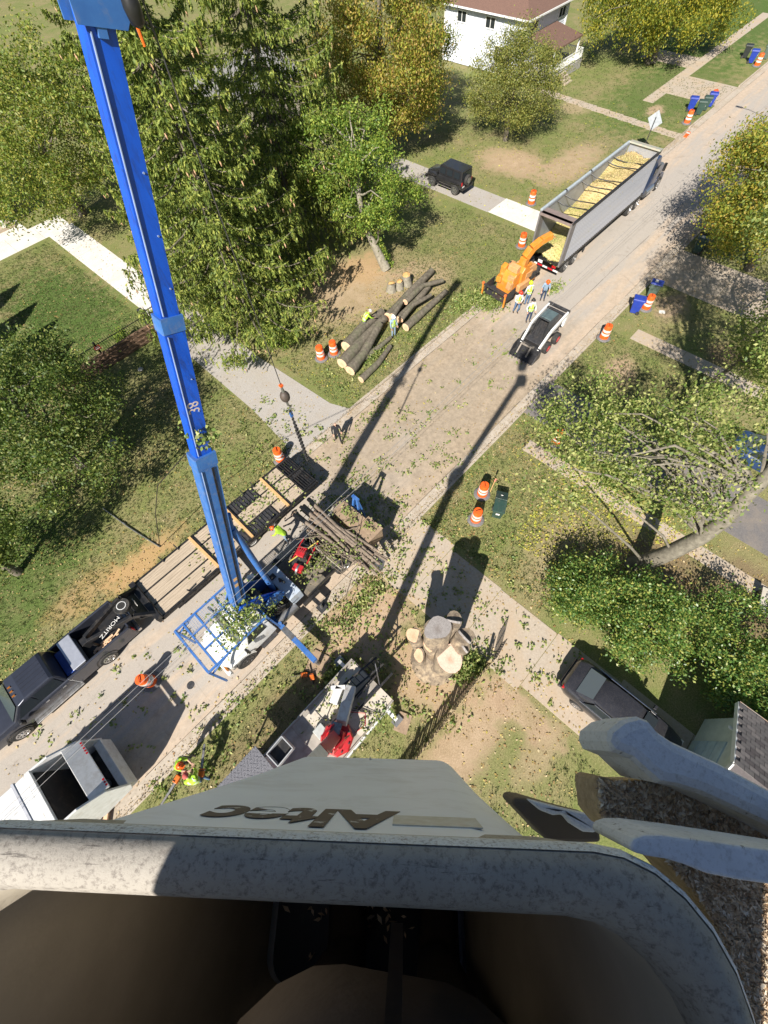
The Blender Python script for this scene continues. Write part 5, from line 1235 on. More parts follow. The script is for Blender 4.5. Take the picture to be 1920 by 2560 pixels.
for s in (-1, 1):
    ar = MB().bar((-1.45, s * .72, 1.75), (.4, s * .72, 1.45), .13, .3).bar((.4, s * .72, 1.45), (1.35, s * .66, .55), .13, .26)
    ao = ar.build('lift_arm', WHITEP, t, bevel=.02)
    MB().bar((-1.35, s * .72, .9), (-1.45, s * .72, 1.8), .14, .3).build('arm_tower', WHITEP, t, bevel=.02)
    MB().cyl((-.9, s * .72, .8), (.3, s * .72, 1.3), .05, n=8).build('lift_cylinder', STEEL, ao, smooth=40)
    for x in (-.62, .55): wheel(t, x, s * .85, .4, .3, RED, out=s, rimr=.5)
rf = MB().bar((-1.5, -.8, 1.85), (-1.5, .8, 1.85), .14, .18).bar((-1.15, -.66, 1.8), (-1.15, .66, 1.8), .1, .12); rf.build('rear_cross_member', DARKSTEEL, t, bevel=.02)
bkt = MB()
for s in (-1, 1): bkt.side([(1.35, .12), (2.25, .1), (1.9, .6), (1.4, .75)], s * .88, s * .92)
bkt.box((1.8, 0, .12), (.95, 1.8, .05)); bkt.box((1.38, 0, .43), (.06, 1.8, .64))
bo = bkt.build('bucket', DARKSTEEL, t)
for k in range(8): MB().box((2.28, -.78 + k * .223, .12), (.22, .07, .05)).build('tooth', STEEL, bo)
gp2 = MB()
for y in (-.35, .35): gp2.bar((1.45, y, .75), (1.9, y, 1.0), .1, .12); gp2.bar((1.9, y, 1.0), (2.3, y, .5), .08, .1)
gp2.bar((1.9, -.4, 1.0), (1.9, .4, 1.0), .07); gp2.build('grapple', pm('dusty_steel', (.3, .26, .22), None, 5, .6), t)

# ---- black off-road car on the driveway, rear towards the street
t = thing('off_road_car', 'boxy black off-road car with rear spare wheel on the driveway', 'car', (35.9, 26.6, 0), PI / 2)
JB = pm('car_black', (.025, .025, .028), (.018, .018, .02), 3, .3, coat=.5)
body_loft([(2.0, .6, .55, .95, 1.05, .1), (1.9, .72, .5, 1.0, 1.12, .1), (.75, .78, .5, 1.05, 1.2, .08), (.7, .8, .5, 1.05, 1.2, .06), (-1.9, .8, .5, 1.05, 1.2, .06), (-1.95, .78, .52, 1.03, 1.18, .06)]).build('body', JB, t, smooth=32)
MB().add([(.75, .78, 1.18), (.75, -.78, 1.18), (-1.93, -.78, 1.18), (-1.93, .78, 1.18), (.45, .7, 1.86), (.45, -.7, 1.86), (-1.9, -.7, 1.86), (-1.9, .7, 1.86)], [(1, 0, 4, 5), (0, 3, 7, 4), (2, 1, 5, 6), (3, 2, 6, 7), (5, 4, 7, 6)]).build('hard_top', JB, t, bevel=.04)
MB().add([(.73, .68, 1.24), (.73, -.68, 1.24), (.48, -.62, 1.8), (.48, .62, 1.8)], [(1, 0, 3, 2)]).build('windshield', glassmat('tinted_glass'), t, loc=(.03, 0, 0)); MB().box((-1.945, 0, 1.5), (.02, 1.1, .42)).build('rear_window', GLASS, t)
for s in (-1, 1):
    for x in (.15, -.62, -1.42): MB().box((x, s * .765, 1.5), (.58, .02, .42), r=(s * .11, 0, 0)).build('side_window', GLASS, t)
    for x in (1.3, -1.3): wheel(t, x, s * .74, .4, .26, STEEL, out=s, lugs=5); MB().box((x, s * .82, .93), (.95, .22, .06)).build('fender_flare', BLACK, t, bevel=.02)
    MB().box((-1.97, s * .66, .95), (.05, .14, .24)).build('tail_light', REDLIGHT, t); MB().box((.6, s * .95, 1.3), (.1, .18, .16)).build('mirror', BLACK, t); MB().box((0, s * .84, .48), (1.5, .16, .06)).build('side_step', BLACK, t)
MB().box((-2.05, 0, .6), (.2, 1.5, .2)).build('bumper', BLACK, t, bevel=.03); MB().box((2.1, 0, .6), (.2, 1.5, .2)).build('bumper', BLACK, t, bevel=.03)
sw = MB().lathe([(.2, -.13), (.37, -.13), (.4, -.09), (.4, .09), (.37, .13), (.2, .13)], 24, (-2.1, .05, 1.12), 'x').build('spare_wheel', RUBBER, t, smooth=40)
MB().lathe([(.05, -.14), (.22, -.14), (.22, -.05), (.05, -.05)], 18, (-2.12, .05, 1.12), 'x').build('rim', STEEL, sw, smooth=40); MB().box((-2.05, .55, .72), (.02, .3, .15)).build('licence_plate', REFLW, t)

# ---- sedans
def sedan(name, label, loc, rz, paint):
    t = thing(name, label, 'car', loc, rz)
    body_loft([(2.35, .55, .4, .62, .7, .1), (2.25, .78, .3, .68, .78, .12), (1.7, .9, .25, .76, .9, .12), (1.0, .92, .25, .82, .97, .1), (-1.4, .92, .25, .86, 1.0, .1), (-2.1, .88, .28, .86, 1.02, .12), (-2.35, .78, .35, .8, .96, .14), (-2.42, .62, .45, .72, .86, .14)]).build('body', paint, t, smooth=35)
    body_loft([(1.15, .8, .85, .9, .96, .08), (.45, .78, .85, .95, 1.34, .2), (.1, .78, .85, 1.0, 1.42, .2), (-.9, .78, .85, 1.0, 1.41, .2), (-1.25, .78, .85, .95, 1.33, .22), (-1.95, .76, .85, .9, 1.0, .12)]).build('cabin', paint, t, smooth=35)
    MB().add([(1.08, .66, 1.0), (1.08, -.66, 1.0), (.5, -.56, 1.36), (.5, .56, 1.36)], [(1, 0, 3, 2)]).build('windshield', GLASS, t, loc=(.03, 0, .02))
    MB().add([(-1.88, .62, 1.03), (-1.88, -.62, 1.03), (-1.28, -.54, 1.36), (-1.28, .54, 1.36)], [(0, 1, 2, 3)]).build('rear_window', glassmat('rear_glass', (.1, .12, .13)), t, loc=(-.02, 0, .02))
    for s in (-1, 1):
        for x0, x1, a, b_ in ((.85, -.25, .45, -.25), (-.33, -1.45, -.33, -1.1)):
            MB().add([(x0, s * .8, .99), (x1, s * .8, .99), (b_, s * .64, 1.34), (a, s * .64, 1.34)], [(0, 1, 2, 3)]).build('side_window', GLASS, t, loc=(0, s * .03, 0))
        m = MB(); m.bar((.95, s * .84, .98), (-1.6, s * .84, 1.0), .025, .025); m.bar((.9, s * .83, 1.0), (.4, s * .67, 1.37), .02); m.bar((.4, s * .67, 1.38), (-1.15, s * .67, 1.38), .02); m.build('window_trim', CHROME, t)
        for x in (1.42, -1.42): wheel(t, x, s * .82, .33, .22, CHROME, out=s, lugs=6)
        MB().box((.8, s * 1.02, 1.0), (.12, .2, .13)).build('mirror', paint, t, bevel=.03)
        MB().box((-2.33, s * .62, .8), (.1, .38, .13)).build('tail_light', REDLIGHT, t, bevel=.02); MB().box((2.25, s * .58, .65), (.12, .36, .12)).build('headlight', REFLW, t, bevel=.02)
    MB().box((-2.4, 0, .4), (.16, 1.5, .2)).build('bumper', paint, t, bevel=.04)
    MB().box((-1.5, .2, 1.1), (.18, .3, .1)).build('shelf_paper', REFLW, t)
    return t
sedan('parked_sedan', 'black sedan parked on the driveway beside the bushes', (6.65, -6.1, 0), -PI / 2, pm('sedan_black', (.035, .035, .042), (.025, .025, .03), 2, .3, .2, coat=.5, dirt=(.2, .18, .16), dscale=30, damt=.25))
c = at(1905, 1165)
sedan('parked_sedan', 'blue car mostly hidden under the big tree at the right edge', (c.x, c.y - .4, 0), -PI / 2, pm('car_blue', (.02, .05, .14), None, 3, .3, coat=.5))
# ------------------------------------------------------------------ street furniture and bins
def barrel(loc, label, rz=0, tilt=0, sign=False):
    t = thing('traffic_barrel', label, 'traffic barrel', loc, rz, 'orange traffic barrels')
    if tilt: t.rotation_euler = (tilt, 0, rz)
    MB().lathe([(.29, .08), (.285, .3), (.27, .31), (.268, .55), (.255, .56), (.25, .8), (.238, .81), (.235, 1.0), (.22, 1.03), (.1, 1.035)], 22).build('drum', ORANGEP, t, smooth=35)
    for z0, z1, r0, r1 in ((.36, .5, .274, .272), (.61, .75, .26, .257)):
        MB().lathe([(r0 - .02, z0), (r0 + .004, z0), (r1 + .004, z1), (r1 - .02, z1)], 22).build('reflective_band', REFLW, t, smooth=35)
    MB().lathe([(.27, .0), (.45, .0), (.46, .05), (.4, .1), (.29, .11)], 24).build('rubber_base', pm('grey_rubber', (.2, .19, .19), (.12, .115, .115), 9, .85), t, smooth=35)
    MB().tube([(-.15, 0, 1.03), (-.13, 0, 1.09), (.13, 0, 1.09), (.15, 0, 1.03)], .022, 6).build('handle', pm('barrel_handle', (.45, .07, .01), None, 8, .6), t)
    if sign: MB().box((-.05, -.27, .62), (.2, .01, .24)).build('notice', pm('grey_notice', (.45, .47, .5), None, 6, .5), t)
BAR = [((38.0, 19.1, 0), 'orange traffic barrel on the lawn across the driveway from the silver trailer', 0), ((32.3, 16.2, 0), 'orange traffic barrel at the driveway edge behind the chipper', .3),
       ((59.6, 15.3, 0), 'orange traffic barrel at the kerb before the green bins', 1), ((27.0, 5.95, 0), 'orange traffic barrel at the kerb where the path meets the street', .5),
       ((13.15, 19.4, 0), 'left orange traffic barrel of the two beside the log pile', 2.2), ((14.05, 19.05, 0), 'right orange traffic barrel of the two beside the log pile', 2.3),
       ((-6.5, 10.1, -.1), 'orange traffic barrel standing in the road beside the pickup', 1.2), ((11.7, 4.7, 0), 'orange traffic barrel beside the wooden stake and green bin', .8),
       ((10.2, 4.0, 0), 'orange traffic barrel half in the trunk shadow beside the green bin', 2.6), ((5.75, 15.05, 0), 'orange traffic barrel beside the tail of the plank trailer', 1.1),
       ((17.4, 3.6, 0), 'orange traffic barrel in the shade of the big tree', .2), ((77.0, 15.3, 0), 'farthest orange traffic barrel at the top right corner', 0),
       ((31.5, 5.25, 0), 'orange traffic barrel behind the blue bin in the tree shade', .4), ((43.0, 6.0, -.0), 'orange traffic barrel under the orange maple', .9), ((65.2, 15.35, 0), 'orange traffic barrel behind the far row of bins', 0)]
for i, (l, lab, rz) in enumerate(BAR): barrel(l, lab, rz, sign=(i in (6, 8)))
cn = thing('fallen_panel', 'fallen orange barrier panel lying in the gutter', 'barrier', (57.6, 14.25, -.1), .1)
MB().box((0, 0, .06), (1.1, .3, .1)).build('panel', ORANGEP, cn); MB().box((.2, 0, .115), (.2, .31, .012)).build('band', REFLW, cn)

def bin_(loc, rz, col, label, open_=False, lidmat=None, lay=None, paper=False):
    t = thing('wheeled_bin', label, 'bin', loc, rz, 'wheeled bins')
    m = MB()
    def ring(w, d, z, sx=0): return [(sx - d / 2, -w / 2, z), (sx + d / 2, -w / 2, z), (sx + d / 2, w / 2, z), (sx - d / 2, w / 2, z)]
    m.loft([ring(.46, .5, .06), ring(.58, .68, .95, .02), ring(.64, .76, .96, .02), ring(.64, .76, 1.02, .02)], True)
    if open_: 
        m.loft([ring(.58, .7, 1.021, .02), ring(.45, .5, .5)], True)
    m.build('tub', col, t, bevel=.02)
    if open_: MB().box((-.75, 0, .82), (.75, .64, .05), r=(0, -.45, 0)).build('lid', lidmat or col, t, bevel=.02); MB().cyl((-.75, 0, .85), (-.77, 0, .87), .07, n=14).build('sticker', REFLW, t)
    else:
        lo = MB().loft([ring(.66, .8, 1.025, .02), ring(.62, .74, 1.09, .03), ring(.4, .5, 1.12, .03)], True).build('lid', lidmat or col, t, bevel=.015)
        if paper: MB().box((.1, 0, 1.125), (.22, .3, .008)).build('notice', REFLW, lo)
    MB().cyl((-.4, -.26, .98), (-.4, .26, .98), .025, n=8).build('handle', col, t)
    for s in (-1, 1): MB().lathe([(.04, -.03), (.12, -.035), (.13, 0), (.12, .035), (.04, .03)], 14, (-.24, s * .28, .13), 'y').build('wheel', RUBBER, t, smooth=40)
    MB().box((.372, 0, .7), (.012, .2, .14)).build('print', REFLW, t)
    return t
GRN = pm('bin_green', (.035, .075, .06), (.028, .06, .05), 5, .45, dirt=(.15, .14, .1), damt=.3)
BLU = pm('bin_blue', (.02, .05, .36), (.016, .04, .28), 5, .4, dirt=(.1, .1, .14), damt=.25)
GGY = pm('bin_grey_green', (.1, .14, .11), (.08, .11, .09), 5, .5)
BK = pm('bin_dark', (.03, .035, .035), (.022, .025, .025), 5, .5)
bt = bin_((11.2, 3.35, 0), math.radians(205), GRN, 'green wheeled bin with its lid flung open beside two barrels', True)
bin_((62.4, 16.3, 0), -1.2, BLU, 'blue wheeled bin standing left of the green pair at the far kerb')
bin_((62.1, 15.3, 0), -1.2, GRN, 'nearer dark green wheeled bin of the far kerb pair', lidmat=GRN); bin_((63.3, 15.25, 0), -1.2, GRN, 'farther dark green wheeled bin of the far kerb pair')
bin_((64.4, 15.2, 0), -1.2, BLU, 'blue wheeled bin behind the dark green pair at the far kerb')
bin_((33.0, 5.6, 0), 1.8, GGY, 'grey-green wheeled bin with a blue lid raised in the tree shade', lidmat=BLU, paper=True); bin_((30.7, 5.7, 0), 1.9, BLU, 'blue wheeled bin in the tree shade beside a barrel')
bin_((39.9, 5.4, 0), 1.7, GRN, 'dark green wheeled bin under the orange maple', paper=True); bin_((40.9, 5.6, 0), 1.7, BK, 'black wheeled bin behind the dark green one under the maple')
bin_((78.6, 17.3, 0), -1.3, BK, 'black wheeled bin at the top right beside the walk'); bin_((77.5, 16.2, 0), -1.3, BLU, 'blue wheeled bin at the top right beside the farthest barrel'); bin_((79.5, 15.4, 0), -1.3, GGY, 'grey wheeled bin at the top right corner by the kerb')
s_ = thing('wooden_stake', 'wooden survey stake with pink ribbon beside a traffic barrel', 'stake', (12.15, 4.45, 0), 0); 
MB().bar((0, 0, 0), (.12, .0, 1.25), .04).build('stake', NEWWOOD, s_); MB().bar((.1, .0, 1.0), (.12, -.03, 1.2), .08, .05).build('ribbon', pm('pink_ribbon', (.8, .25, .2), None, 6, .5), s_)
tag(MB().box((0, 0, .02), (.3, .4, .03)).build('white_board', REFLW, loc=(31.9, 4.2, .0), rot=(0, 0, .5)), 'white board scrap on the shaded grass near the blue bin', 'board')
tag(MB().lathe([(.02, 0), (.17, 0), (.18, .01), (.02, .012)], 18).build('valve_cover', DARKSTEEL, loc=(-5.33, 8.61, -.099)), 'small oval iron cover set in the street beside the packer shadow', 'cover')
pp = thing('metal_pipe', 'thin silver pipe lying on the dry lawn', 'pipe', (-3.27, 20.26, .05)); MB().tube([(0, 0, 0), (.35, -2.2, .03), (.88, -4.6, .0)], .035, 8).build('pipe', STEEL, pp, smooth=60); MB().cyl((.3, -1.75, .02), (.33, -1.95, .02), .05, n=8).build('coupling', CHROME, pp)
for p, s, lab in (((-.48, 23.97, .12), .32, 'pale boulder in the shade of the left tree'), ((5.7, 26.5, .1), .26, 'small pale boulder beside the gravel driveway'), ((4.2, 28.3, .08), .2, 'smallest pale boulder in the shade below the timber wall')):
    b = MB().ball((0, 0, 0), (s, s * .8, s * .6), 10, 7)
    b.v = [(x * (1 + .12 * math.sin(9 * y + 3)), y * (1 + .1 * math.sin(8 * x)), z * (1 + .1 * math.sin(7 * (x + y)))) for x, y, z in b.v]
    tag(b.build('boulder', pm('boulder', (.45, .43, .41), (.3, .29, .28), 4, .9, bump=.4), None, 60, loc=p), lab, 'rock')
rope = MB().tube([(-2.38, 15.66, .03), (-1.2, 14.9, 3.2), (-.2, 13.4, 6.2), (1.0, 9.2, 11.0)], .02, 6)
tag(rope.build('tag_rope', BLACK, None, 60), 'black tag rope running from the lawn up to the blue boom', 'rope')

# ------------------------------------------------------------------ logs, stumps, brush
def log(name, label, pts, r, group, cut=RINGW, bark=BARK, n=12):
    p0 = Vector(pts[0]); t = thing(name, label, 'log', tuple(p0), 0, group)
    q = [Vector(p) - p0 for p in pts]; rr = r if hasattr(r, '__len__') else [r * (1 - .35 * i / (len(q) - 1)) for i in range(len(q))]
    k = 4; Q = []; R = []
    for i in range(len(q) - 1):
        for j in range(k):
            f = j / k; Q.append(q[i].lerp(q[i + 1], f)); R.append((rr[i] * (1 - f) + rr[i + 1] * f) * random.uniform(.94, 1.06))
    Q.append(q[-1]); R.append(rr[-1])
    MB().tube(Q, R, n).build('bark', bark, t, smooth=60)
    for a, b_, rad in ((Q[0], Q[1], R[0]), (Q[-1], Q[-2], R[-1])):
        d = (a - b_).normalized(); m = MB()
        m.tube([d * .002, d * .012], [rad * .95, rad * .93], n); m.build('cut_face', cut, t, loc=tuple(a))
    return t
LOGS = [([(14.75, 18.5, .42), (17, 19.0, .45), (19.0, 19.1, .4)], .42, 'thick log on the far side of the nearer pile'), ([(13.45, 17.6, .4), (16, 18.1, .42), (18.6, 18.5, .4)], .42, 'big log with pinkish cut end in the middle of the nearer pile'),
        ([(13.35, 16.75, .38), (15.0, 17.1, .45), (17.6, 18.0, .75)], .38, 'forked log with red heartwood end in the nearer pile'), ([(13.35, 15.75, .24), (15.2, 15.9, .26), (16.9, 16.4, .22)], .24, 'curved slim log nearest the kerb'),
        ([(14.6, 17.0, .22), (16.4, 16.9, .25), (17.6, 17.0, .2)], .2, 'short thin log tucked in the nearer pile'),
        ([(18.95, 16.8, .28), (21.0, 16.9, .3), (23.8, 17.1, .26)], .3, 'log with pale cut end at the near side of the far pile'), ([(18.9, 18.4, .35), (21.5, 18.9, .38), (24.9, 19.4, .4)], .36, 'long straight log at the back of the far pile'),
        ([(19.2, 17.7, .3), (21.5, 18.0, .35), (23.2, 18.3, .45)], .3, 'twisted log in the middle of the far pile'), ([(20.5, 18.2, .75), (22.6, 18.4, .8), (24.4, 17.9, .5)], .22, 'limb lying on top of the far pile'),
        ([(19.0, 17.3, .62), (20.6, 17.6, .7), (22.4, 17.4, .62)], .2, 'short limb with bright cut end on the far pile'), ([(18.8, 17.9, .75), (20.2, 18.3, .82)], .22, 'stubby limb on the far pile end')]
for pts, r, lab in LOGS: log('log', lab, pts, r, 'cut logs on the lawn')
for i, (x, y, h, r, lab) in enumerate(((21.6, 20.6, .55, .33, 'tan stump with torn top left of the three below the leaning tree'), (22.2, 20.3, .5, .3, 'middle tan stump of the three below the leaning tree'), (22.9, 20.2, .7, .36, 'grey-topped stump right of the three below the leaning tree'))):
    s_ = thing('small_stump', lab, 'stump', (x, y, 0), i, 'stumps below the leaning tree')
    MB().tube([(0, 0, 0), (0, 0, h * .5), (.05, 0, h)], [r * 1.3, r, r * .95], 10).build('bark', BARKPALE, s_, smooth=50)
    MB().tube([(.05, 0, h), (.08, .05, h + .12)], [r * .93, r * .5], 9).build('torn_top', pm('torn_wood', (.62, .38, .14), (.42, .25, .1), 5, .8), s_)
# the big topped trunk with many cut stems
SAWB = pm('sawdusted_bark', (.3, .24, .17), (.13, .1, .075), 7, .95, bump=1.0, stretch=(1, 1, .35), dirt=(.52, .4, .26), dscale=2.5, damt=.6)
t = thing('topped_tree', 'massive multi-stem trunk topped with fresh and grey cut faces', 'tree', (3.15, 1.0, 0))
MB().tube([(0, 0, -.05), (0, 0, .5), (.05, .05, 1.4), (.12, .1, 2.2)], [1.15, .82, .7, .62], 18).build('trunk', SAWB, t, smooth=50)
def stem(p, r, h0, cut, sq=1.0, lean=None):
    base = Vector((p[0] * .35, p[1] * .35, h0)); top = Vector(p); d = (top - base)
    m = MB().tube([base, base + d * .5 + Vector((p[0] * .08, p[1] * .08, -.1)), top], [r * 1.15, r * 1.08, r], 14)
    m.v = [(x + .05 * math.sin(7 * z + 3 * y), y + .05 * math.sin(6 * z + 4 * x), z) for x, y, z in m.v]
    o = m.build('stem', SAWB, t, smooth=50)
    nd = Vector((d.x * .25, d.y * .25, d.z)).normalized() if lean is None else Vector(lean).normalized()
    ring = []
    for k in range(16):
        a = 2 * PI * k / 16; ring.append((r * (1 + .12 * math.sin(2 * a + p[0] * 5) + .06 * math.sin(3 * a)) * math.cos(a), r * sq * (1 + .1 * math.sin(3 * a + 1)) * math.sin(a), 0))
    R = nd.to_track_quat('Z', 'Y').to_matrix()
    M_ = [R @ Vector(q) for q in ring]
    mm = MB().loft([[q - nd * .06 for q in M_], [q + nd * .02 for q in M_]]); mm.build('cut_face', cut, o, loc=tuple(top))
    return o
HEART = pm('pink_heartwood', (.8, .55, .43), (.66, .38, .3), 2.2, .75, bump=.15)
def stp(px, py, z): 
    v = at(px, py, z); return (v.x - 3.15, v.y - 1.0, z)
stem(stp(1094, 1570, 4.7), .48, 1.2, RINGG, .85)
stem(stp(1125, 1645, 3.4), .52, .8, RINGP, 1.0)
stem(stp(1034, 1588, 3.2), .3, .7, RINGW); stem(stp(1075, 1610, 3.0), .3, .7, RINGW, .9); stem(stp(1047, 1639, 2.6), .26, .6, RINGW, .7)
stem(stp(1134, 1550, 4.6), .32, 1.3, RINGG, .6, (.8, .5, .5)); stem(stp(1162, 1590, 4.2), .34, 1.2, RINGG, .6, (.9, -.1, .4)); stem(stp(1159, 1612, 3.8), .3, 1.0, RINGG, .6, (.9, -.3, .45))

# red stump grinder on the crane truck deck, brush poles across it
t = thing('stump_grinder', 'red stump grinder strapped on the crane truck deck', 'machine', (2.4, 8.75, 1.07), math.radians(20))
MB().box((0, 0, .35), (1.3, .7, .25)).build('frame', DARKSTEEL, t)
MB().box((.1, 0, .62), (.7, .6, .4)).build('engine', BLACK, t, bevel=.04)
MB().box((-.05, .02, .9), (.5, .42, .14)).build('hood', RED, t, bevel=.03); MB().box((-.75, -.1, .5), (.35, .5, .35)).build('cutter_guard', RED, t, bevel=.04)
MB().lathe([(.05, -.05), (.3, -.05), (.3, .05), (.05, .05)], 18, (-.75, -.1, .42), 'y').build('cutter_wheel', STEEL, t, smooth=40)
for s in (-1, 1):
    tr = MB()
    for k in range(18):
        a = 2 * PI * k / 18; tr.box((.45 * math.cos(a) + .1, s * .46, .25 + .2 * math.sin(a)), (.14, .2, .05), r=(0, -a, 0))
    tr.build('track', RUBBER, t); MB().bar((-.4, s * .38, .5), (.75, s * .38, .55), .06, .16).build('side_panel', RED, t)
MB().tube([(.65, -.2, .6), (.95, -.2, 1.0), (.95, .2, 1.0), (.65, .2, .6)], .025, 7).build('handlebar', BLACK, t, smooth=50)
for k in range(5): MB().tube([(-.2, -.2 + .1 * k, .85), (0, -.3 + .1 * k, 1.05), (.3, -.25 + .12 * k, .8)], .018, 5).build('hose', BLACK, t)
MB().bar((-.7, .4, .75), (.75, -.5, .95), .06, .02).build('strap', pm('yellow_strap', (.6, .48, .1), None, 6, .7), t)
BARKG = pm('grey_twig_bark', (.24, .19, .145), (.13, .1, .075), 6, .9, bump=.5)
for k in range(30):
    x0 = 3.35 + random.random() * 1.2; x1 = 3.75 + random.random() * 1.25; z0 = 1.75 + random.random() * .65; z1 = 1.15 + random.random() * .65
    y0 = 10.0 + random.uniform(-.7, .6); y1 = 6.0 + random.uniform(-.7, .7); mx = (x0 + x1) / 2 + random.uniform(-.15, .15)
    log('branch_log', 'long grey branch in the brush pile across the crane truck deck', [(x0, y0, z0), (mx, (y0 + y1) / 2, (z0 + z1) / 2 + random.uniform(.05, .3)), (x1, y1, z1)], random.uniform(.05, .12), 'branches piled across the crane truck deck', bark=BARKG, n=8)
for k in range(34):
    c = Vector((random.uniform(2.9, 5.2), random.uniform(6.0, 10.2), random.uniform(1.25, 2.25))); a = random.uniform(0, PI); L_ = random.uniform(.5, 1.3)
    d = Vector((math.cos(a), math.sin(a), random.uniform(-.35, .25))) * L_
    tag(MB().tube([c - d, c - d * .3 + Vector((random.uniform(-.1, .1), random.uniform(-.1, .1), .06)), c + d * .4, c + d + Vector((0, random.uniform(-.2, .2), .1))], [.028, .022, .016, .008], 5).build('twig', BARKG, None, 60), 'thin crooked twig sticking out of the brush pile on the crane truck', 'twig', 'twigs in the brush pile')
log('branch_log', 'thick peeled log with pale end on the crane truck deck', [(3.72, 9.55, 1.75), (3.9, 8.0, 1.9), (4.3, 6.1, 1.5)], .17, 'branches piled across the crane truck deck', n=10)
log('branch_log', 'thin crooked pole leaning beside the red stump grinder', [(3.35, 9.6, 1.6), (3.0, 8.4, 1.75), (3.15, 7.0, 1.2)], .05, 'branches piled across the crane truck deck', bark=BARKPALE, n=8)
def chainsaw(loc, rz, label, bar=.6, tiltx=0):
    t = thing('chainsaw', label, 'chainsaw', loc, rz, 'chainsaws'); t.rotation_euler = (tiltx, 0, rz)
    SO = pm('saw_orange', (.75, .16, .02), None, 8, .4)
    MB().box((-.14, 0, .12), (.3, .2, .2)).build('body', SO, t, bevel=.03); MB().tube([(-.05, -.12, .1), (-.05, -.1, .3), (-.05, .1, .3), (-.05, .12, .1)], .015, 6).build('front_handle', BLACK, t, smooth=50)
    MB().tube([(-.28, 0, .2), (-.45, 0, .17), (-.43, 0, .06), (-.25, 0, .05)], .022, 6).build('rear_handle', BLACK, t, smooth=50)
    MB().side([(0, .06), (bar * .95, .07), (bar, .105), (bar * .95, .14), (0, .15)], -.006, .006).build('guide_bar', STEEL, t); MB().side([(0, .045), (bar * .97, .055), (bar * 1.02, .105), (bar * .97, .155), (0, .165)], -.003, .003).build('chain', DARKSTEEL, t)
chainsaw((-1.5, 5.05, 0), math.radians(140), 'orange chainsaw on the ground beyond the blue outrigger foot', .55); chainsaw((-1.15, 4.75, 0), math.radians(60), 'second chainsaw lying in shade at the outrigger foot', .45)
chainsaw((-7.9, 5.72, .12), math.radians(195), 'long-bar chainsaw lying on the grass by the bending workers', .9, PI / 2)
# ------------------------------------------------------------------ people
SKIN = pm('skin', (.52, .32, .23), (.45, .27, .19), 9, .55)
def cloth(name, c, s=.75): return pm(name, c, tuple(x * s for x in c), 7, .9, bump=.25)
JEANS = cloth('denim', (.1, .17, .29)); LJEANS = cloth('light_denim', (.25, .34, .44)); NAVYC = cloth('navy_cloth', (.035, .055, .11)); GREYC = cloth('grey_cloth', (.15, .145, .14))
SUIT = cloth('charcoal_suit', (.022, .022, .027)); WSHIRT = cloth('white_shirt', (.72, .73, .74)); BSHIRT = cloth('blue_shirt', (.3, .42, .55)); TAN = cloth('brown_jacket', (.17, .145, .125)); DKB = cloth('dark_brown_cloth', (.05, .04, .034))
LIME = cloth('lime_vest', (.5, .78, .06)); LIMES = cloth('lime_shirt', (.42, .7, .05)); BOOT = cloth('boot', (.05, .035, .025)); HAIR = pm('dark_hair', (.03, .022, .016), None, 12, .8)
SILV = pm('silver_stripe', (.6, .62, .62), None, 9, .4); HWHITE = pm('helmet_white', (.85, .85, .83), (.75, .75, .73), 5, .3); HRED = pm('helmet_red', (.72, .06, .03), None, 5, .35); HOR = pm('helmet_orange', (.85, .14, .02), None, 5, .35); HBLK = pm('helmet_black', (.03, .03, .032), None, 5, .3); HLIME = pm('helmet_lime', (.55, .8, .03), None, 5, .5)
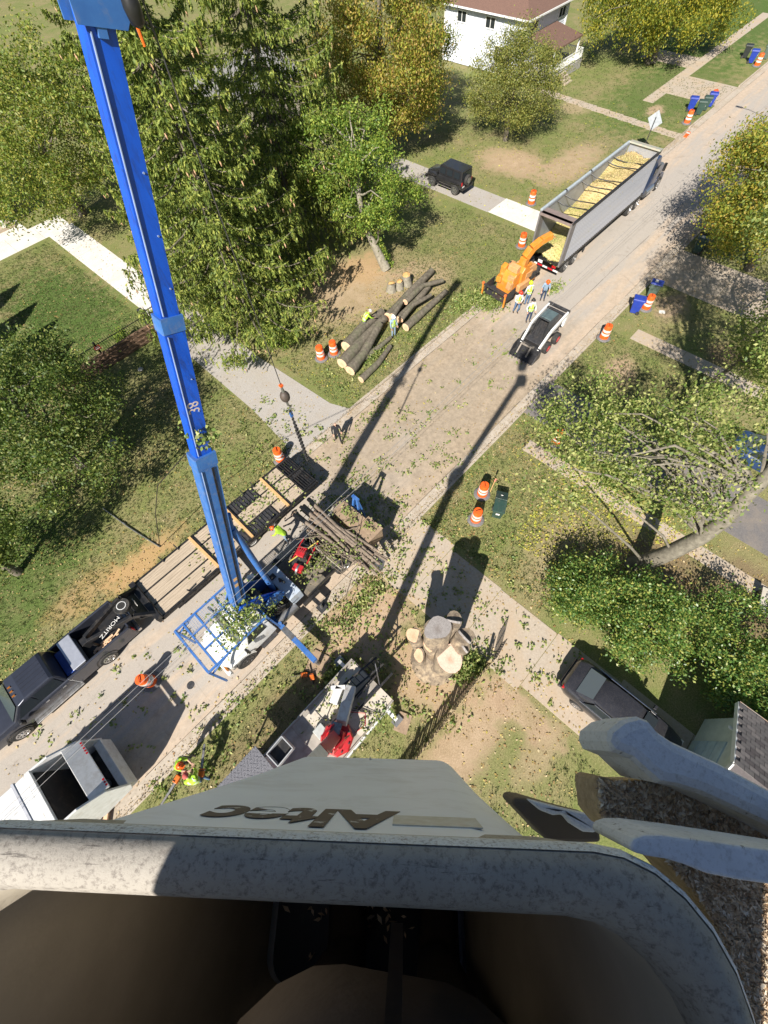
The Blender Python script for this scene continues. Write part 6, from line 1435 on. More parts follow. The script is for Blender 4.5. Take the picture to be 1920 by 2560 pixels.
def person(label, loc, rz, shirt, pants, hat=None, hatmat=None, lean=0, vest=None, arms=None, legs=None, nod=0, hipz=.93, scale=1.0, sleeve=True, hair=True, side=0, cat_parts=True):
    """lean: torso pitch forward in degrees; arms: ((elbow, wrist) left, (elbow, wrist) right) as offsets from the shoulder; legs: ((knee, ankle) left, right)"""
    t = thing('person', label, 'person', loc, rz, None); t.scale = (scale,) * 3
    la = math.radians(lean); td = Vector((math.sin(la), math.sin(math.radians(side)), math.cos(la))).normalized(); fw = Vector((math.cos(la), 0, -math.sin(la)))
    pel = Vector((0, 0, hipz)); J = []; Rd = []; E = []
    def v(p, r): J.append(Vector(p)); Rd.append(r); return len(J) - 1
    p0 = v(pel, .145); p1 = v(pel + td * .2, .14); p2 = v(pel + td * .38, .165); p3 = v(pel + td * .52, .085)
    hn = la + math.radians(nod); hd = Vector((math.sin(hn), td.y * .5, math.cos(hn))).normalized(); hf = Vector((math.cos(hn), 0, -math.sin(hn)))
    nk = pel + td * .54; p4 = v(nk + hd * .06, .058); p5 = v(nk + hd * .15 + hf * .02, .088); p6 = v(nk + hd * .25 + hf * .015, .082)
    E += [(p0, p1), (p1, p2), (p2, p3), (p3, p4), (p4, p5), (p5, p6)]
    bones = [(pel, pel + td * .52, 'torso'), (nk + hd * .03, nk + hd * .25, 'head')]
    hands = []
    for i, s in enumerate((1, -1)):
        sh = pel + td * .47 + Vector((0, s * .19, 0)); a = v(sh, .07); E.append((p2, a))
        eo, wo = (arms[i] if arms else ((.02, s * .07, -.29), (.1, s * .06, -.53)))
        el = sh + Vector(eo); wr = sh + Vector(wo); b = v(el, .05); c = v(wr, .036); E += [(a, b), (b, c)]
        hdv = (wr - el).normalized(); bones += [(sh, el, 'arm'), (el, wr, 'arm' if sleeve else 'skin')]; hands.append((wr, hdv, s))
        hp = pel + Vector((0, s * .095, -.04)); k0, an = (legs[i] if legs else ((.03, s * .11, .5), (0, s * .12, .09)))
        h = v(hp, .098); kn = v(k0, .066); ak = v(an, .048); to = v(Vector(an) + Vector((.16, s * .02, -.045)), .042); E += [(p0, h), (h, kn), (kn, ak), (ak, to)]
        bones += [(hp, Vector(k0), 'leg'), (Vector(k0), Vector(an) + Vector((0, 0, .06)), 'leg'), (Vector(an), Vector(an) + Vector((.2, 0, -.05)), 'boot')]
    me = bpy.data.meshes.new('sk'); me.from_pydata([tuple(j) for j in J], E, [])
    o = bpy.data.objects.new('sk', me); COL.objects.link(o)
    sk = o.modifiers.new('skin', 'SKIN'); sk.use_smooth_shade = True; o.modifiers.new('sub', 'SUBSURF').levels = 2
    o.modifiers['sub'].render_levels = 2
    if not me.skin_vertices: me.attributes
    for i, r in enumerate(Rd): me.skin_vertices[0].data[i].radius = (r, r); me.skin_vertices[0].data[i].use_root = (i == 0)
    dg = bpy.context.evaluated_depsgraph_get(); bm_ = bpy.data.meshes.new_from_object(o.evaluated_get(dg)); bpy.data.objects.remove(o)
    V = [tuple(x.co) for x in bm_.vertices]; Fs = [list(p.vertices) for p in bm_.polygons]
    mb = MB(); Nn = [x.normal.copy() for x in bm_.vertices]
    idx = {'torso': 0, 'arm': 0, 'leg': 1, 'boot': 2, 'head': 3, 'skin': 3}; mi = []; kinds = []
    for f in Fs:
        c = Vector((0, 0, 0))
        for k in f: c += Vector(V[k])
        c /= len(f); best = None
        for a, b, kd in bones:
            ab = b - a; u = max(0, min(1, (c - a).dot(ab) / max(ab.length_squared, 1e-9))); d = (c - (a + ab * u)).length - (.07 if kd == 'torso' else 0)
            if best is None or d < best[0]: best = (d, kd)
        kinds.append(best[1]); mi.append(idx[best[1]])
    mb.v = V; mb.f = Fs; mb.m = mi
    for wr, d, s in hands:                                            # palm, four fingers, thumb
        u = Vector((0, 1, 0)) if abs(d.y) < .8 else Vector((1, 0, 0)); w = d.cross(u).normalized(); u = w.cross(d).normalized()
        mb.bar(wr - d * .02, wr + d * .08, .03, .075, 3, up=tuple(u))
        for k in range(4):
            a = wr + d * .075 + u * (.027 - k * .018); L = (.07, .08, .075, .058)[k]
            mb.bar(a, a + d * L * .55 + w * .008, .014, .015, 3, up=tuple(u)); mb.bar(a + d * L * .55 + w * .008, a + d * L + w * .03, .012, .013, 3, up=tuple(u))
        a = wr + d * .025 + u * .036; mb.bar(a, a + d * .045 + u * .03, .018, .018, 3, up=tuple(w)); mb.bar(a + d * .045 + u * .03, a + d * .075 + u * .03 + w * .01, .015, .015, 3, up=tuple(w))
    mb.build('body', [shirt, pants, BOOT, SKIN], t, smooth=70)
    hc = nk + hd * .165 + hf * .02; Rm = Matrix((hf, Vector((0, 1, 0)), hd)).transposed()
    def hp_(x, y, z): return tuple(hc + Rm @ Vector((x, y, z)))
    fc = MB()
    fc.bar(hp_(.085, 0, .02), hp_(.118, 0, -.025), .026, .03); 
    for s in (-1, 1): fc.ball(hp_(.0, s * .094, -.01), (.02, .012, .03), 6, 4)
    fo = fc.build('nose_and_ears', SKIN, t)
    em = MB()
    for s in (-1, 1): em.ball(hp_(.092, s * .033, .018), .012, 6, 4)
    em.build('eyes', HAIR, t); MB().box(hp_(.096, 0, -.055), (.012, .045, .012)).build('mouth', pm('lips', (.4, .16, .13), None, 6, .5), t)
    if hair:
        m = MB().ball((0, 0, 0), (.104, .1, .1), 12, 8, v0=.52, v1=1.0); m.v = [hp_(x - .014, y, z + .012) for x, y, z in m.v]; m.build('hair', HAIR, t, smooth=60)
    if hat:
        m = MB().ball((0, 0, 0), (.135, .118, .125), 16, 8, v0=.5, v1=1.0)
        if hat == 'helmet': m.lathe([(.11, -.005), (.155, -.012), (.157, .0), (.11, .012)], 20); m.box((.15, 0, -.004), (.09, .16, .012)); m.bar((-.1, 0, .075), (.1, 0, .085), .03, .1)
        if hat == 'cap': m.box((.15, 0, -.0), (.12, .15, .014))
        if hat == 'hood': m.lathe([(.1, -.14), (.135, -.1), (.14, 0)], 16)
        m.v = [hp_(x, y, z + .035) for x, y, z in m.v]; m.build({'helmet': 'hard_hat', 'cap': 'cap', 'hood': 'hood'}[hat], hatmat, t, smooth=50)
        if hat == 'helmet' and hatmat in (HOR, HBLK, HLIME): 
            em2 = MB()
            for s in (-1, 1): em2.ball(hp_(-.01, s * .125, -.01), (.035, .03, .045), 8, 6)
            em2.build('ear_muffs', BLACK, t, smooth=60)
    if vest:
        vm = MB(); keep = [i for i, k in enumerate(kinds) if k == 'torso']; mp = {}
        for i in keep:
            c = sum((Vector(V[k]) for k in Fs[i]), Vector()) / len(Fs[i]); h = (c - pel).dot(td)
            if h < -.02 or h > .5: continue
            f = []
            for k in Fs[i]:
                if k not in mp: mp[k] = len(vm.v); vm.v.append(tuple(Vector(V[k]) + Nn[k] * .016))
                f.append(mp[k])
            sd_ = abs(abs(c.y) - .1) < .028 and h > .22
            vm.f.append(f); vm.m.append(1 if (.06 < h < .13 or sd_) else 0)
        vm.build('vest', [vest, SILV], t, smooth=60)
    return t
def arms_(l, r): return (l, r)
DOWN = math.radians(-110)
person('balding man in a dark suit and white shirt walking on the driveway apron', (9.05, 13.5, -.1), math.radians(-118), SUIT, SUIT, hair=False, nod=15, legs=(((.18, .11, .5), (.2, .12, .09)), ((-.02, -.11, .5), (-.26, -.12, .11))))
person('worker in white hard hat and lime vest bending over the near logs', (17.05, 19.0, .0), math.radians(-20), LIMES, GREYC, 'helmet', HWHITE, 42, LIME, arms=(((.16, .05, -.24), (.36, -.02, -.36)), ((.18, -.04, -.23), (.38, .02, -.34))), nod=10, legs=(((.14, .12, .5), (.05, .14, .09)), ((.08, -.12, .5), (-.12, -.13, .09))))
person('worker in white hard hat and blue denim standing between the log piles', (17.95, 17.05, .0), math.radians(-100), BSHIRT, LJEANS, 'helmet', HWHITE, 4, LIME)
person('worker in red hard hat and lime vest stepping beside the chipper tray', (25.5, 12.05, -.1), math.radians(-125), WSHIRT, JEANS, 'helmet', HRED, 6, LIME, arms=(((.05, .1, -.28), (.2, -.08, -.36)), ((.05, -.1, -.28), (.2, .06, -.38))), legs=(((.2, .11, .53), (.02, .12, .1)), ((-.02, -.11, .48), (-.12, -.12, .09))))
person('worker in lime hood and white shirt turned towards the chipper', (26.75, 11.95, -.1), math.radians(60), WSHIRT, JEANS, 'hood', HLIME, 8, LIME)
person('worker in black hard hat and navy trousers beside the skid steer', (25.3, 10.85, -.1), math.radians(-130), WSHIRT, NAVYC, 'helmet', HBLK, 0, LIME, nod=-12, arms=(((-.02, .13, -.27), (.14, .1, -.48)), ((.0, -.13, -.27), (.12, -.08, -.5))))
person('worker with orange hard hat and pale blue shirt behind the others at the chipper', (27.9, 11.35, -.1), math.radians(-150), BSHIRT, NAVYC, 'helmet', HOR, 20, None, sleeve=False)
person('worker in orange hard hat and lime shirt bending beside the trailer wheels', (2.6, 10.75, -.1), math.radians(125), LIMES, LJEANS, 'helmet', HOR, 38, None, nod=15, arms=(((.16, .05, -.24), (.34, 0, -.4)), ((.16, -.05, -.24), (.34, 0, -.4))))
person('crane operator in lime shirt seated beside the blue turret', (-.3, 9.35, .82), 0, LIMES, NAVYC, 'helmet', HWHITE, 12, None, hipz=.92, legs=(((.42, .12, .92), (.46, .12, .5)), ((.42, -.12, .92), (.46, -.12, .5))), arms=(((.1, .05, -.26), (.36, 0, -.26)), ((.1, -.05, -.26), (.36, 0, -.26))))
person('worker in orange hard hat leaning over a chainsaw on the grass', (-7.05, 6.12, 0), math.radians(-72), LIMES, GREYC, 'helmet', HOR, 25, LIME, nod=20, arms=(((.14, .02, -.26), (.36, -.06, -.38)), ((.16, -.02, -.25), (.4, .05, -.36))), sleeve=False, legs=(((.16, .14, .5), (.06, .18, .09)), ((.1, -.14, .5), (-.1, -.17, .09))))
person('worker in red cap and lime high-visibility jacket beside the bending sawyer', (-7.0, 5.0, 0), math.radians(80), LIMES, JEANS, 'cap', pm('cap_red', (.6, .12, .1), None, 8, .8), 18, LIME, nod=14, arms=(((.14, .06, -.26), (.36, .1, -.36)), ((.14, -.04, -.26), (.34, .06, -.4))), legs=(((.12, .13, .5), (.02, .16, .09)), ((.06, -.13, .5), (-.12, -.16, .09))))
chainsaw((-6.72, 5.3, .8), math.radians(47), 'long-bar chainsaw held by the orange-hatted sawyer on the grass', .9, PI / 2)
# ------------------------------------------------------------------ the lift bucket and its occupant
BR = math.atan2(-.748, .663)
def dirty_white(name, base, dirtc, amt, scale):
    m, nt, b = _nt(name); co = coords(nt, 'Object')
    n1 = noise(nt, co, 11 * scale, 10, .78, .5); n2 = noise(nt, co, 170 * scale, 6, .8); n3 = noise(nt, coords(nt, 'Object', (6, 60, 20)), 3, 6, .7)
    col = ramp(nt, n1, [(.32, tuple(x * .8 for x in base)), (.7, base)])
    k = ramp(nt, n2, [(.36, amt), (.5, 0.0)]); col = mixc(nt, k, col, dirtc)
    col = mixc(nt, ramp(nt, n1, [(.56, 0.0), (.72, .55)]), col, tuple(min(.8, x * 1.18) for x in base))
    col = mixc(nt, ramp(nt, n3, [(.62, 0.0), (.67, .7)]), col, (.05, .04, .035))
    nt.links.new(col, b.inputs['Base Color']); b.inputs['Roughness'].default_value = .7
    bumpn(nt, b, n2, .5, .002)
    return m
LIPM = dirty_white('scuffed_lip', (.4, .365, .315), (.12, .1, .085), .75, 1.0)
FACEM = pm('white_gelcoat', (.8, .84, .9), (.74, .77, .83), 6, .5, dirt=(.42, .41, .4), dscale=9, damt=.3)
LINER = pm('dark_liner', (.52, .46, .37), (.42, .37, .29), 7, .6, bump=.15)
bkt_loc = Vector((-.096 * .663, -.096 * -.748, 20.1))
t = thing('lift_bucket', 'scuffed white fibreglass lift bucket the photograph is taken from', 'bucket', tuple(bkt_loc), BR)
def rrect(h, r, cy, z, wide=1.0, n=7):
    P = []
    for cx, cyy, a0 in ((1, 1, 0), (-1, 1, 90), (-1, -1, 180), (1, -1, 270)):
        for k in range(n):
            a = math.radians(a0 + 90 * k / (n - 1)); P.append((cx * (h * wide - r) + r * math.cos(a), cy + cyy * (h - r) + r * math.sin(a), z))
    return P
FY = -.070
def ring(h, r, z, ins=0.0, d=None):
    d = h if d is None else d
    return [(x, y if d == h else (y - (FY - h - ins)) * d / h + FY - d - ins, q) for x, y, q in rrect(h, r, FY - h - ins, z)]
sh = MB()
sh.loft([ring(.238, .05, -1.05), ring(.25, .06, -1.03), ring(.264, .1, -.6, .004), ring(.277, .12, -.3, .006), ring(.288, .13, -.05, .0085)], False)
sh.add(ring(.238, .05, -1.05), [tuple(range(28))[::-1]])
sh.build('shell', FACEM, t, smooth=40)
inn = MB().loft([ring(.2935, .082, -.03, .0475), ring(.283, .084, -.06, .0465, .262), ring(.27, .086, -.3, .043, .25), ring(.256, .08, -.6, .036, .24), ring(.24, .055, -.99, .02, .225)], False)
inn.f = [f[::-1] for f in inn.f]; inn.build('liner', LINER, t, smooth=40)
MB().prism([(x, y) for x, y, z in rrect(.224, .055, FY - .245, 0)], -1.0, -.985).build('floor_mat', BLACK, t)
lip = MB().loft([ring(.3, .09, -.075, .0095), ring(.316, .085, -.055, .0085), ring(.322, .085, -.03, .0055), ring(.322, .085, -.008, .0035), ring(.317, .083, .002, .006), ring(.311, .082, .006, .015), ring(.304, .081, .005, .028), ring(.298, .08, -.003, .04), ring(.294, .081, -.018, .0465), ring(.293, .082, -.035, .0475)], False)
lip.build('lip', LIPM, t, smooth=60)
eg = MB().loft([ring(.3235, .0855, -.026, .0038), ring(.3245, .0858, -.016, .0025), ring(.3232, .0852, -.007, .0025), ring(.318, .083, .001, .0045)], False); eg.build('lip_edge', dirty_white('worn_white_edge', (.74, .77, .82), (.16, .12, .1), .8, 1.6), t, smooth=60)
# faded lettering: the same word as on the bucket, upside down from above
BRN = pm('weathered_lettering', (.085, .065, .052), (.55, .54, .53), 42, .7, lo=.36, hi=.42)
lt = lettering('Altec', .13, BRN, Matrix.Translation((.096 - .108, FY - .0071, -.12)) @ Matrix.Rotation(PI, 4, 'Z') @ Matrix.Rotation(PI / 2, 4, 'X'), t, ext=.0002, sx=.7, bold=.0046)
fs = MB().box((.096 + .03, FY - .0076, -.115), (.085, .0012, .05)); fs.build('faded_sticker', pm('sticker_ghost', (.62, .61, .57), (.52, .48, .4), 70, .6), t)
# tool tray beside the bucket: pale moulded rails and sawdust beds
def poly(pts, z0, z1, name, mat, parent, bev=.006, dome=0):
    P = [at(x * 1.1573, y * 1.1573, z1) for x, y in pts]
    c = sum(P, Vector()) / len(P)
    area = sum(P[i].x * P[(i + 1) % len(P)].y - P[(i + 1) % len(P)].x * P[i].y for i in range(len(P)))
    if area < 0: P = P[::-1]
    m = MB().prism([(p.x, p.y) for p in P], z0, z1)
    return m.build(name, mat, parent, bevel=bev)
tt = thing('tool_tray', 'pale fibreglass tool tray with sawdust beds beside the lift bucket', 'tray', (0, 0, 0))
PALE = dirty_white('pale_fibreglass', (.7, .72, .78), (.3, .29, .3), .45, 1.2)
BEDM = pm('packed_sawdust', (.62, .48, .33), (.42, .31, .2), 90, .95, bump=.8)
poly([(1312, 1602), (1322, 1578), (1350, 1556), (1385, 1547), (1408, 1556), (1428, 1580), (1460, 1602), (1560, 1648), (1700, 1722), (2000, 1890), (2000, 1970), (1700, 1800), (1590, 1748), (1520, 1716), (1470, 1700), (1430, 1694), (1400, 1668), (1370, 1640), (1330, 1624)], 19.9, 20.0, 'front_rail', PALE, tt, .012)
b1 = poly([(1286, 1684), (1300, 1676), (1340, 1690), (1440, 1690), (1520, 1700), (1700, 1780), (2000, 1950), (2000, 2000), (1700, 1875), (1540, 1835), (1420, 1815), (1330, 1800), (1296, 1760)], 19.86, 19.93, 'front_bed', BEDM, tt, .004)
poly([(1360, 1828), (1368, 1812), (1390, 1804), (1430, 1804), (1540, 1818), (1700, 1842), (2000, 1890), (2000, 1975), (1700, 1916), (1600, 1902), (1530, 1888), (1480, 1868), (1440, 1856), (1400, 1850), (1370, 1842)], 20.02, 20.095, 'rear_rail', PALE, tt, .012)
b2 = poly([(1430, 1846), (1500, 1868), (1560, 1890), (1700, 1912), (2000, 1970), (2000, 2500), (1640, 2500), (1606, 2212), (1585, 2110), (1560, 2030), (1520, 1950), (1480, 1900)], 19.98, 20.045, 'side_bed', BEDM, tt, .004)
poly([(1104, 1734), (1112, 1722), (1140, 1726), (1220, 1750), (1292, 1768), (1300, 1820), (1240, 1822), (1186, 1820)], 19.62, 19.70, 'lower_scoop', pm('scoop_brown', (.13, .095, .065), None, 9, .7), tt, .01)
poly([(1140, 1727), (1220, 1748), (1292, 1764), (1292, 1800), (1262, 1798), (1236, 1782), (1218, 1760), (1196, 1762), (1170, 1752)], 19.705, 19.73, 'scoop_rim', PALE, tt, .008)
bx_ = at(1800, 2300, 19.9); MB().box((bx_.x, bx_.y, 19.93), (.16, .05, .09), r=BR).build('bracket', STEEL, tt)
chp = leafmat('sawdust_flakes', [(.42, .3, .2), (.62, .48, .33), (.78, .66, .5), (.85, .8, .7)], 0.0, .9)
def chips(pts, z, n, name, parent):
    P = np.array([list(at(x * 1.1573, y * 1.1573, z)) for x, y in pts]); lo, hi = P.min(0), P.max(0); out = []
    def inside(x, y):
        c = False; j = len(P) - 1
        for i in range(len(P)):
            if (P[i][1] > y) != (P[j][1] > y) and x < (P[j][0] - P[i][0]) * (y - P[i][1]) / (P[j][1] - P[i][1]) + P[i][0]: c = not c
            j = i
        return c
    while len(out) < n:
        x, y = random.uniform(lo[0], hi[0]), random.uniform(lo[1], hi[1])
        if inside(x, y): out.append((x, y, z + random.uniform(0, .006)))
    me = leaf_mesh(name, np.array(out), .0085, chp, (0, 0, 1.2), wide=.4, fold=.05)
    o = link(name, me, parent); o['kind'] = 'stuff'
chips([(1290, 1686), (1340, 1692), (1440, 1692), (1520, 1704), (1680, 1775), (1680, 1868), (1540, 1832), (1420, 1812), (1330, 1797), (1298, 1758)], 19.931, 9000, 'sawdust_flakes', tt)
chips([(1436, 1850), (1500, 1870), (1560, 1892), (1680, 1910), (1680, 2240), (1612, 2240), (1588, 2110), (1562, 2030), (1522, 1950), (1484, 1900)], 20.046, 12000, 'sawdust_flakes', tt)
# occupant
floor = 20.1 - .985
OR_, OF_ = -.03, -.43
oc = person('bucket occupant in brown jacket standing in the lift bucket', (OR_ * .663 + OF_ * .748, -OR_ * .748 + OF_ * .663, floor), math.atan2(.663, .748), TAN, DKB, 'helmet', HWHITE, 4, None, arms=(((-.1, .06, -.27), (-.1, .05, -.53)), ((-.02, -.1, -.27), (.12, -.1, -.08))), hipz=.95, legs=(((.03, .1, .5), (-.02, .1, .09)), ((.03, -.1, .5), (-.02, -.1, .09))), nod=18)

jk = []
for z, rx, ry in ((.66, .14, .18), (.74, .185, .2), (.86, .19, .195), (1.0, .185, .185), (1.16, .175, .185), (1.32, .16, .2), (1.42, .11, .18)):
    jk.append([(.02 + rx * math.cos(a) * (1 + .05 * math.sin(5 * a + 7 * z)), ry * math.sin(a) * (1 + .05 * math.sin(7 * a + 3 * z)), z) for a in np.linspace(0, 2 * PI, 32, endpoint=False)])
MB().loft(jk, False).build('jacket', TAN, oc, smooth=60)
MB().bar((.225, -.02, .72), (.2, -.02, 1.3), .014, .012).build('jacket_zip', DARKSTEEL, oc)
q = np.column_stack([RNG.normal(size=260) * .1 + bkt_loc.x - .24, RNG.normal(size=260) * .1 + bkt_loc.y - .2, np.full(260, 20.1 - .982)])
stuff(link('bucket_debris', leaf_mesh('bucket_debris', q, .02, chp, (0, 0, 1.2), wide=.4, fold=.05), t))
bpy.data.objects['bucket_debris'].matrix_parent_inverse = (Matrix.Translation(bkt_loc) @ Matrix.Rotation(BR, 4, 'Z')).inverted()
lv = np.array([v.co for v in ld.data.vertices]); pk_ = RNG.integers(0, len(lv), 16000)
q = lv[pk_] + RNG.uniform(-.12, .12, (16000, 3)) * np.array([1, 1, .12]) + np.array([30.3, 13.12, -.085])
CHF = leafmat('chip_flakes', [(.32, .26, .1), (.5, .38, .18), (.64, .48, .26), (.42, .4, .14), (.7, .56, .34)], .1, .9)
CHG = leafmat('green_chip_flakes', [(.2, .24, .06), (.34, .36, .1), (.48, .46, .16), (.56, .5, .22)], .1, .9)
gm_ = q[:, 0] + RNG.normal(size=len(q)) * 1.6 < 36.0
stuff(link('chip_flakes', leaf_mesh('chip_flakes', q[~gm_], .075, CHF, (0, 0, .8), wide=.5)), 'loose tan wood chips on the front of the trailer load', 'wood chips')
stuff(link('chip_flakes', leaf_mesh('chip_flakes', q[gm_], .075, CHG, (0, 0, .8), wide=.5)), 'loose greenish wood chips at the rear of the trailer load', 'wood chips')

# ------------------------------------------------------------------ leaves, sprigs, litter, grass
def inrect(n, x0, x1, y0, y1): return np.stack([RNG.uniform(x0, x1, n), RNG.uniform(y0, y1, n)], 1)
def gz(P):
    """ground height: street is a step lower than the lawns"""
    return np.where((P[:, 1] > 6.45) & (P[:, 1] < 14.62), -.095, .012)
def clear(P):
    """drop points that would lie under vehicles standing on the ground"""
    m = np.ones(len(P), bool)
    for x0, x1, y0, y1 in ((-3.6, 6.1, 7.2, 9.6), (-4.4, 6, 11.7, 14.3), (-13, -5.5, 12.3, 14.3), (-19, -8.8, 6.8, 9.2), (-6.9, .6, 1.1, 3.7), (5.7, 7.6, -8.6, -3.6), (30, 48, 11.8, 14.4)):
        m &= ~((P[:, 0] > x0) & (P[:, 0] < x1) & (P[:, 1] > y0) & (P[:, 1] < y1))
    return P[m]
SPRG = leafmat('fallen_green_leaves', [(.1, .17, .035), (.18, .26, .06), (.3, .36, .1), (.42, .42, .15), (.16, .2, .06)], .3)
sp = []
for n, x0, x1, y0, y1, k in ((150, 5, 14, 6.7, 14.4, 1), (130, -1, 7, 3.2, 6.6, 1), (60, 0, 5.5, -1.4, 3.2, 1), (60, 12, 18, 15, 19, 1), (60, 18, 26, 14.7, 17, 1), (70, 4, 9, 13.4, 20, .8), (60, -12, 0, 6.6, 12.2, .8), (70, -9, -2, 3.2, 6.6, 1), (60, 4.4, 9, -4, 6, .8), (40, 14, 24, 8, 14, .8), (70, 5.5, 8.2, 6.5, 11.5, 1.3), (40, 8, 13, 1, 6, 1)):
    for c in clear(inrect(n, x0, x1, y0, y1)):
        m = RNG.integers(5, 15); s = RNG.uniform(.08, .24) * k
        q = RNG.normal(size=(m, 2)) * s + c; z = gz(q) + np.abs(RNG.normal(size=m)) * .05 + .02
        sp.append(np.column_stack([q, z]))
for c, sx, sy, h, n in (((25.2, 14.2), .8, .9, .45, 2200), ((24.0, 15.2), 1.0, .7, .25, 900), ((15.6, 16.7), .7, .35, .3, 500), ((3.9, -.3), .7, .4, .35, 900), ((-.4, 3.85), .5, .5, .4, 500), ((4.3, -.6), .35, .4, .2, 300), ((2.7, 5.4), 1.6, .5, .1, 500), ((29.6, 11.4), .8, .4, .06, 300)):
    q = np.array(c) + RNG.normal(size=(n, 2)) * (sx * .6, sy * .6); sp.append(np.column_stack([q, gz(q) + np.abs(RNG.normal(size=n)) * h * .6 + .02]))
stuff(link('leafy_sprigs', leaf_mesh('leafy_sprigs', np.concatenate(sp), .15, SPRG, (0, 0, .8), wide=.6)), 'green leafy sprigs strewn over street and lawn', 'leaves')
# leaves caught on the crane truck and trailer
cl = []
for c, s, n in (((-1.6, 8.2, 3.28), (.5, .5, .08), 420), ((-2.2, 7.5, 3.26), (.4, .35, .07), 220), ((-1.2, 7.7, 3.35), (.35, .3, .15), 260), ((-.5, 7.6, 2.3), (.3, .2, .1), 90), ((1.55, 8.53, 12.0), (.16, .28, .2), 330), ((3.0, 8.0, 1.25), (.7, .35, .08), 260), ((5.3, 8.5, 2.13), (.22, .4, .02), 90), ((5.5, 7.2, 2.1), (.2, .2, .02), 50), ((4.0, 8.2, 2.1), (.5, 1.2, .15), 300),
                ((3.0, 13.4, .96), (1.2, .5, .03), 170), ((4.4, 12.9, .96), (.6, .6, .03), 60), ((1.6, 12.6, .96), (.8, .5, .03), 100), ((-1.0, 12.8, .95), (.5, .6, .02), 50), ((-1.0, 2.9, 1.35), (.7, .5, .05), 130), ((-.4, 1.2, 1.35), (.5, .3, .08), 160), ((2.2, 8.3, 1.5), (.7, .4, .2), 260)):
    cl.append(np.array(c) + RNG.normal(size=(n, 3)) * np.array(s) * np.array([1, 1, .6]))
cl = np.concatenate(cl)
stuff(link('caught_leaves', leaf_mesh('caught_leaves', cl, .14, SPRG, (0, 0, .8), wide=.6)), 'green leaves caught on the crane truck and the trailer deck', 'leaves')
LITT = leafmat('dry_leaf_litter', [(.22, .13, .05), (.4, .28, .12), (.55, .42, .2), (.48, .4, .1), (.3, .16, .07), (.6, .5, .3)], .15)
ar = [clear(inrect(n, *b)) for n, b in ((6500, (-14, 7, 14.8, 27)), (2600, (11, 30, 14.8, 24)), (3600, (8.2, 18, -1.5, 6.2)), (1500, (-9, 5, -1, 6.2)), (1500, (-4, 6, -7, -1)), (2600, (11, 18, -9, -1)), (1500, (-13, 22, 6.6, 14.5)), (900, (4.4, 8.2, -6, 6.2)), (1600, (0, 7.5, 30.5, 48)), (700, (7.2, 11, 15, 48)), (1500, (36, 56, 15, 34)), (1800, (18, 36, -6, 6.2)))]
q = np.concatenate(ar)
drift = np.sin(q[:, 0] * .9 + 1.3 * np.sin(q[:, 1] * .7)) + np.sin(q[:, 1] * 1.3 + 1.1 * np.sin(q[:, 0] * .5)) + .8 * np.sin(q[:, 0] * 2.7 + q[:, 1] * 2.1)
q = q[drift > RNG.uniform(-2.2, 1.6, len(q))]
kq = np.concatenate([np.stack([RNG.uniform(-14, 60, 5200), YR + np.abs(RNG.normal(size=5200)) * .3 - .1], 1), np.stack([RNG.uniform(-14, 60, 5200), YL - np.abs(RNG.normal(size=5200)) * .3 + .1], 1)])
GDIRT = leafmat('gutter_dirt', [(.2, .14, .08), (.34, .25, .15), (.45, .34, .21), (.25, .2, .08)], .05, .95)
kz = np.where((kq[:, 1] > 6.47) & (kq[:, 1] < 14.6), -.09, .022)
stuff(link('gutter_debris', leaf_mesh('gutter_debris', np.column_stack([kq, kz + RNG.uniform(0, .02, len(kq))]), RNG.uniform(.03, .1, (len(kq), 1)), GDIRT, (0, 0, 2), wide=.5)), 'brown leaf crumbs and dirt along both gutters', 'debris')
stuff(link('leaf_litter', leaf_mesh('leaf_litter', np.column_stack([q, gz(q) + RNG.uniform(.008, .02, len(q))]), RNG.uniform(.05, .13, (len(q), 1)), LITT, (0, 0, 5), wide=.65)), 'dry fallen leaves scattered over the lawns', 'leaves')
YEL = leafmat('yellow_fallen_leaves', [(.35, .4, .05), (.5, .5, .08), (.6, .52, .1), (.4, .33, .1)], .25)
q = np.concatenate([clear(inrect(n, *b)) for n, b in ((1500, (10.5, 17, -4.5, 2)), (500, (15, 22, -3, 5)), (350, (11, 24, 15, 21)), (400, (30, 46, 18, 34)), (300, (40, 60, 15, 24)))])
stuff(link('yellow_leaves', leaf_mesh('yellow_leaves', np.column_stack([q, gz(q) + RNG.uniform(.01, .06, len(q))]), .12, YEL, (0, 0, 4), wide=.7)), 'yellow fallen leaves scattered under the right-hand trees', 'leaves')
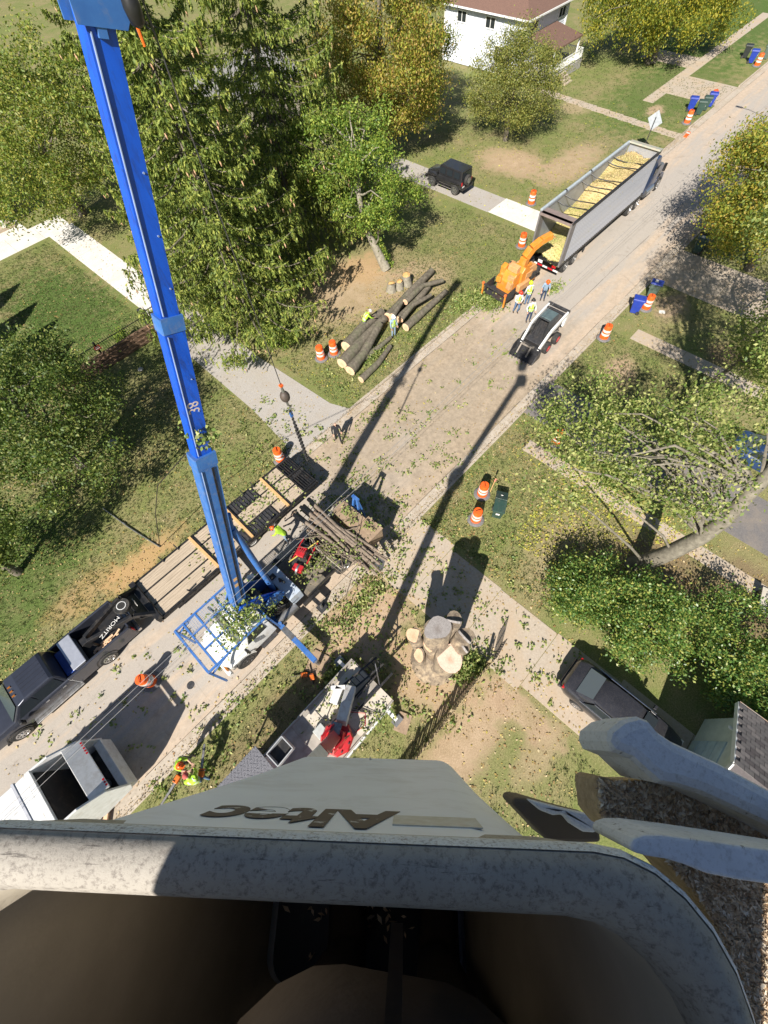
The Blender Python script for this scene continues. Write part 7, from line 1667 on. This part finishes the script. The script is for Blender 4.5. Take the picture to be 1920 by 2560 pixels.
GRS = leafmat('grass_blades', [(.035, .07, .014), (.065, .11, .024), (.11, .15, .04), (.2, .2, .08), (.3, .26, .13)], .3, .8)
zones = ((16000, (-15, 7, 14.8, 30)), (10000, (11, 34, 14.8, 24)), (9000, (8.3, 28, -2, 6.2)), (9000, (-12, 4.3, -7, 6.2)), (7000, (0, 7.6, 31.3, 49)), (6000, (38, 70, 14.9, 34)), (3000, (21.5, 42, -6, 6.2)))
q = np.concatenate([inrect(n, *b) for n, b in zones])
bare = [(20, 23, 4.5, 3.5), (-3.6, 15.7, 2.6, .8), (2.2, 4.6, 3.2, 1.9), (2.6, .6, 2.2, 2.4), (.6, -2.4, 5, 1.4), (3.2, -3.8, 2.6, 1.8), (46, 20, 5, 2), (43, 24.5, 2.6, 4), (13.5, -4.5, 3, 2.2), (9, 25, 1.9, 8), (9, 40, 1.5, 12), (36, 24, 1.5, 10), (36, 10, 2, 12), (19.7, 0, 1.8, 8)]
keep = np.ones(len(q), bool)
for x, y, rx, ry in bare: keep &= ((q[:, 0] - x) / rx) ** 2 + ((q[:, 1] - y) / ry) ** 2 > RNG.uniform(.4, 1.2, len(q))
keep &= ~((q[:, 0] > 7.2) & (q[:, 0] < 10.6) & (q[:, 1] > 14)) & ~((q[:, 0] > 4.4) & (q[:, 0] < 8.3) & (q[:, 1] < 6.4)) & ~((q[:, 0] > 15.6) & (q[:, 0] < 16.7) & (q[:, 1] < 5)) & ~((q[:, 0] > 18) & (q[:, 0] < 21.5) & (q[:, 1] < 6.4)) & ~((q[:, 0] > 28) & (q[:, 0] < 29.4) & (q[:, 1] < 6.4)) & ~((q[:, 0] > 34.6) & (q[:, 0] < 39.8) & (q[:, 1] < 6.4))
q = q[keep]; k = np.repeat(np.arange(len(q)), 3)
qq = q[k] + RNG.normal(size=(len(k), 2)) * .05
stuff(link('grass', leaf_mesh('grass', np.column_stack([qq, np.full(len(qq), .04)]), .1, GRS, (0, 0, .1), wide=.28, along=np.tile((0, 0, 1.0), (len(qq), 1)), jitter=.7)), 'short green and dry grass of the lawns', 'grass')
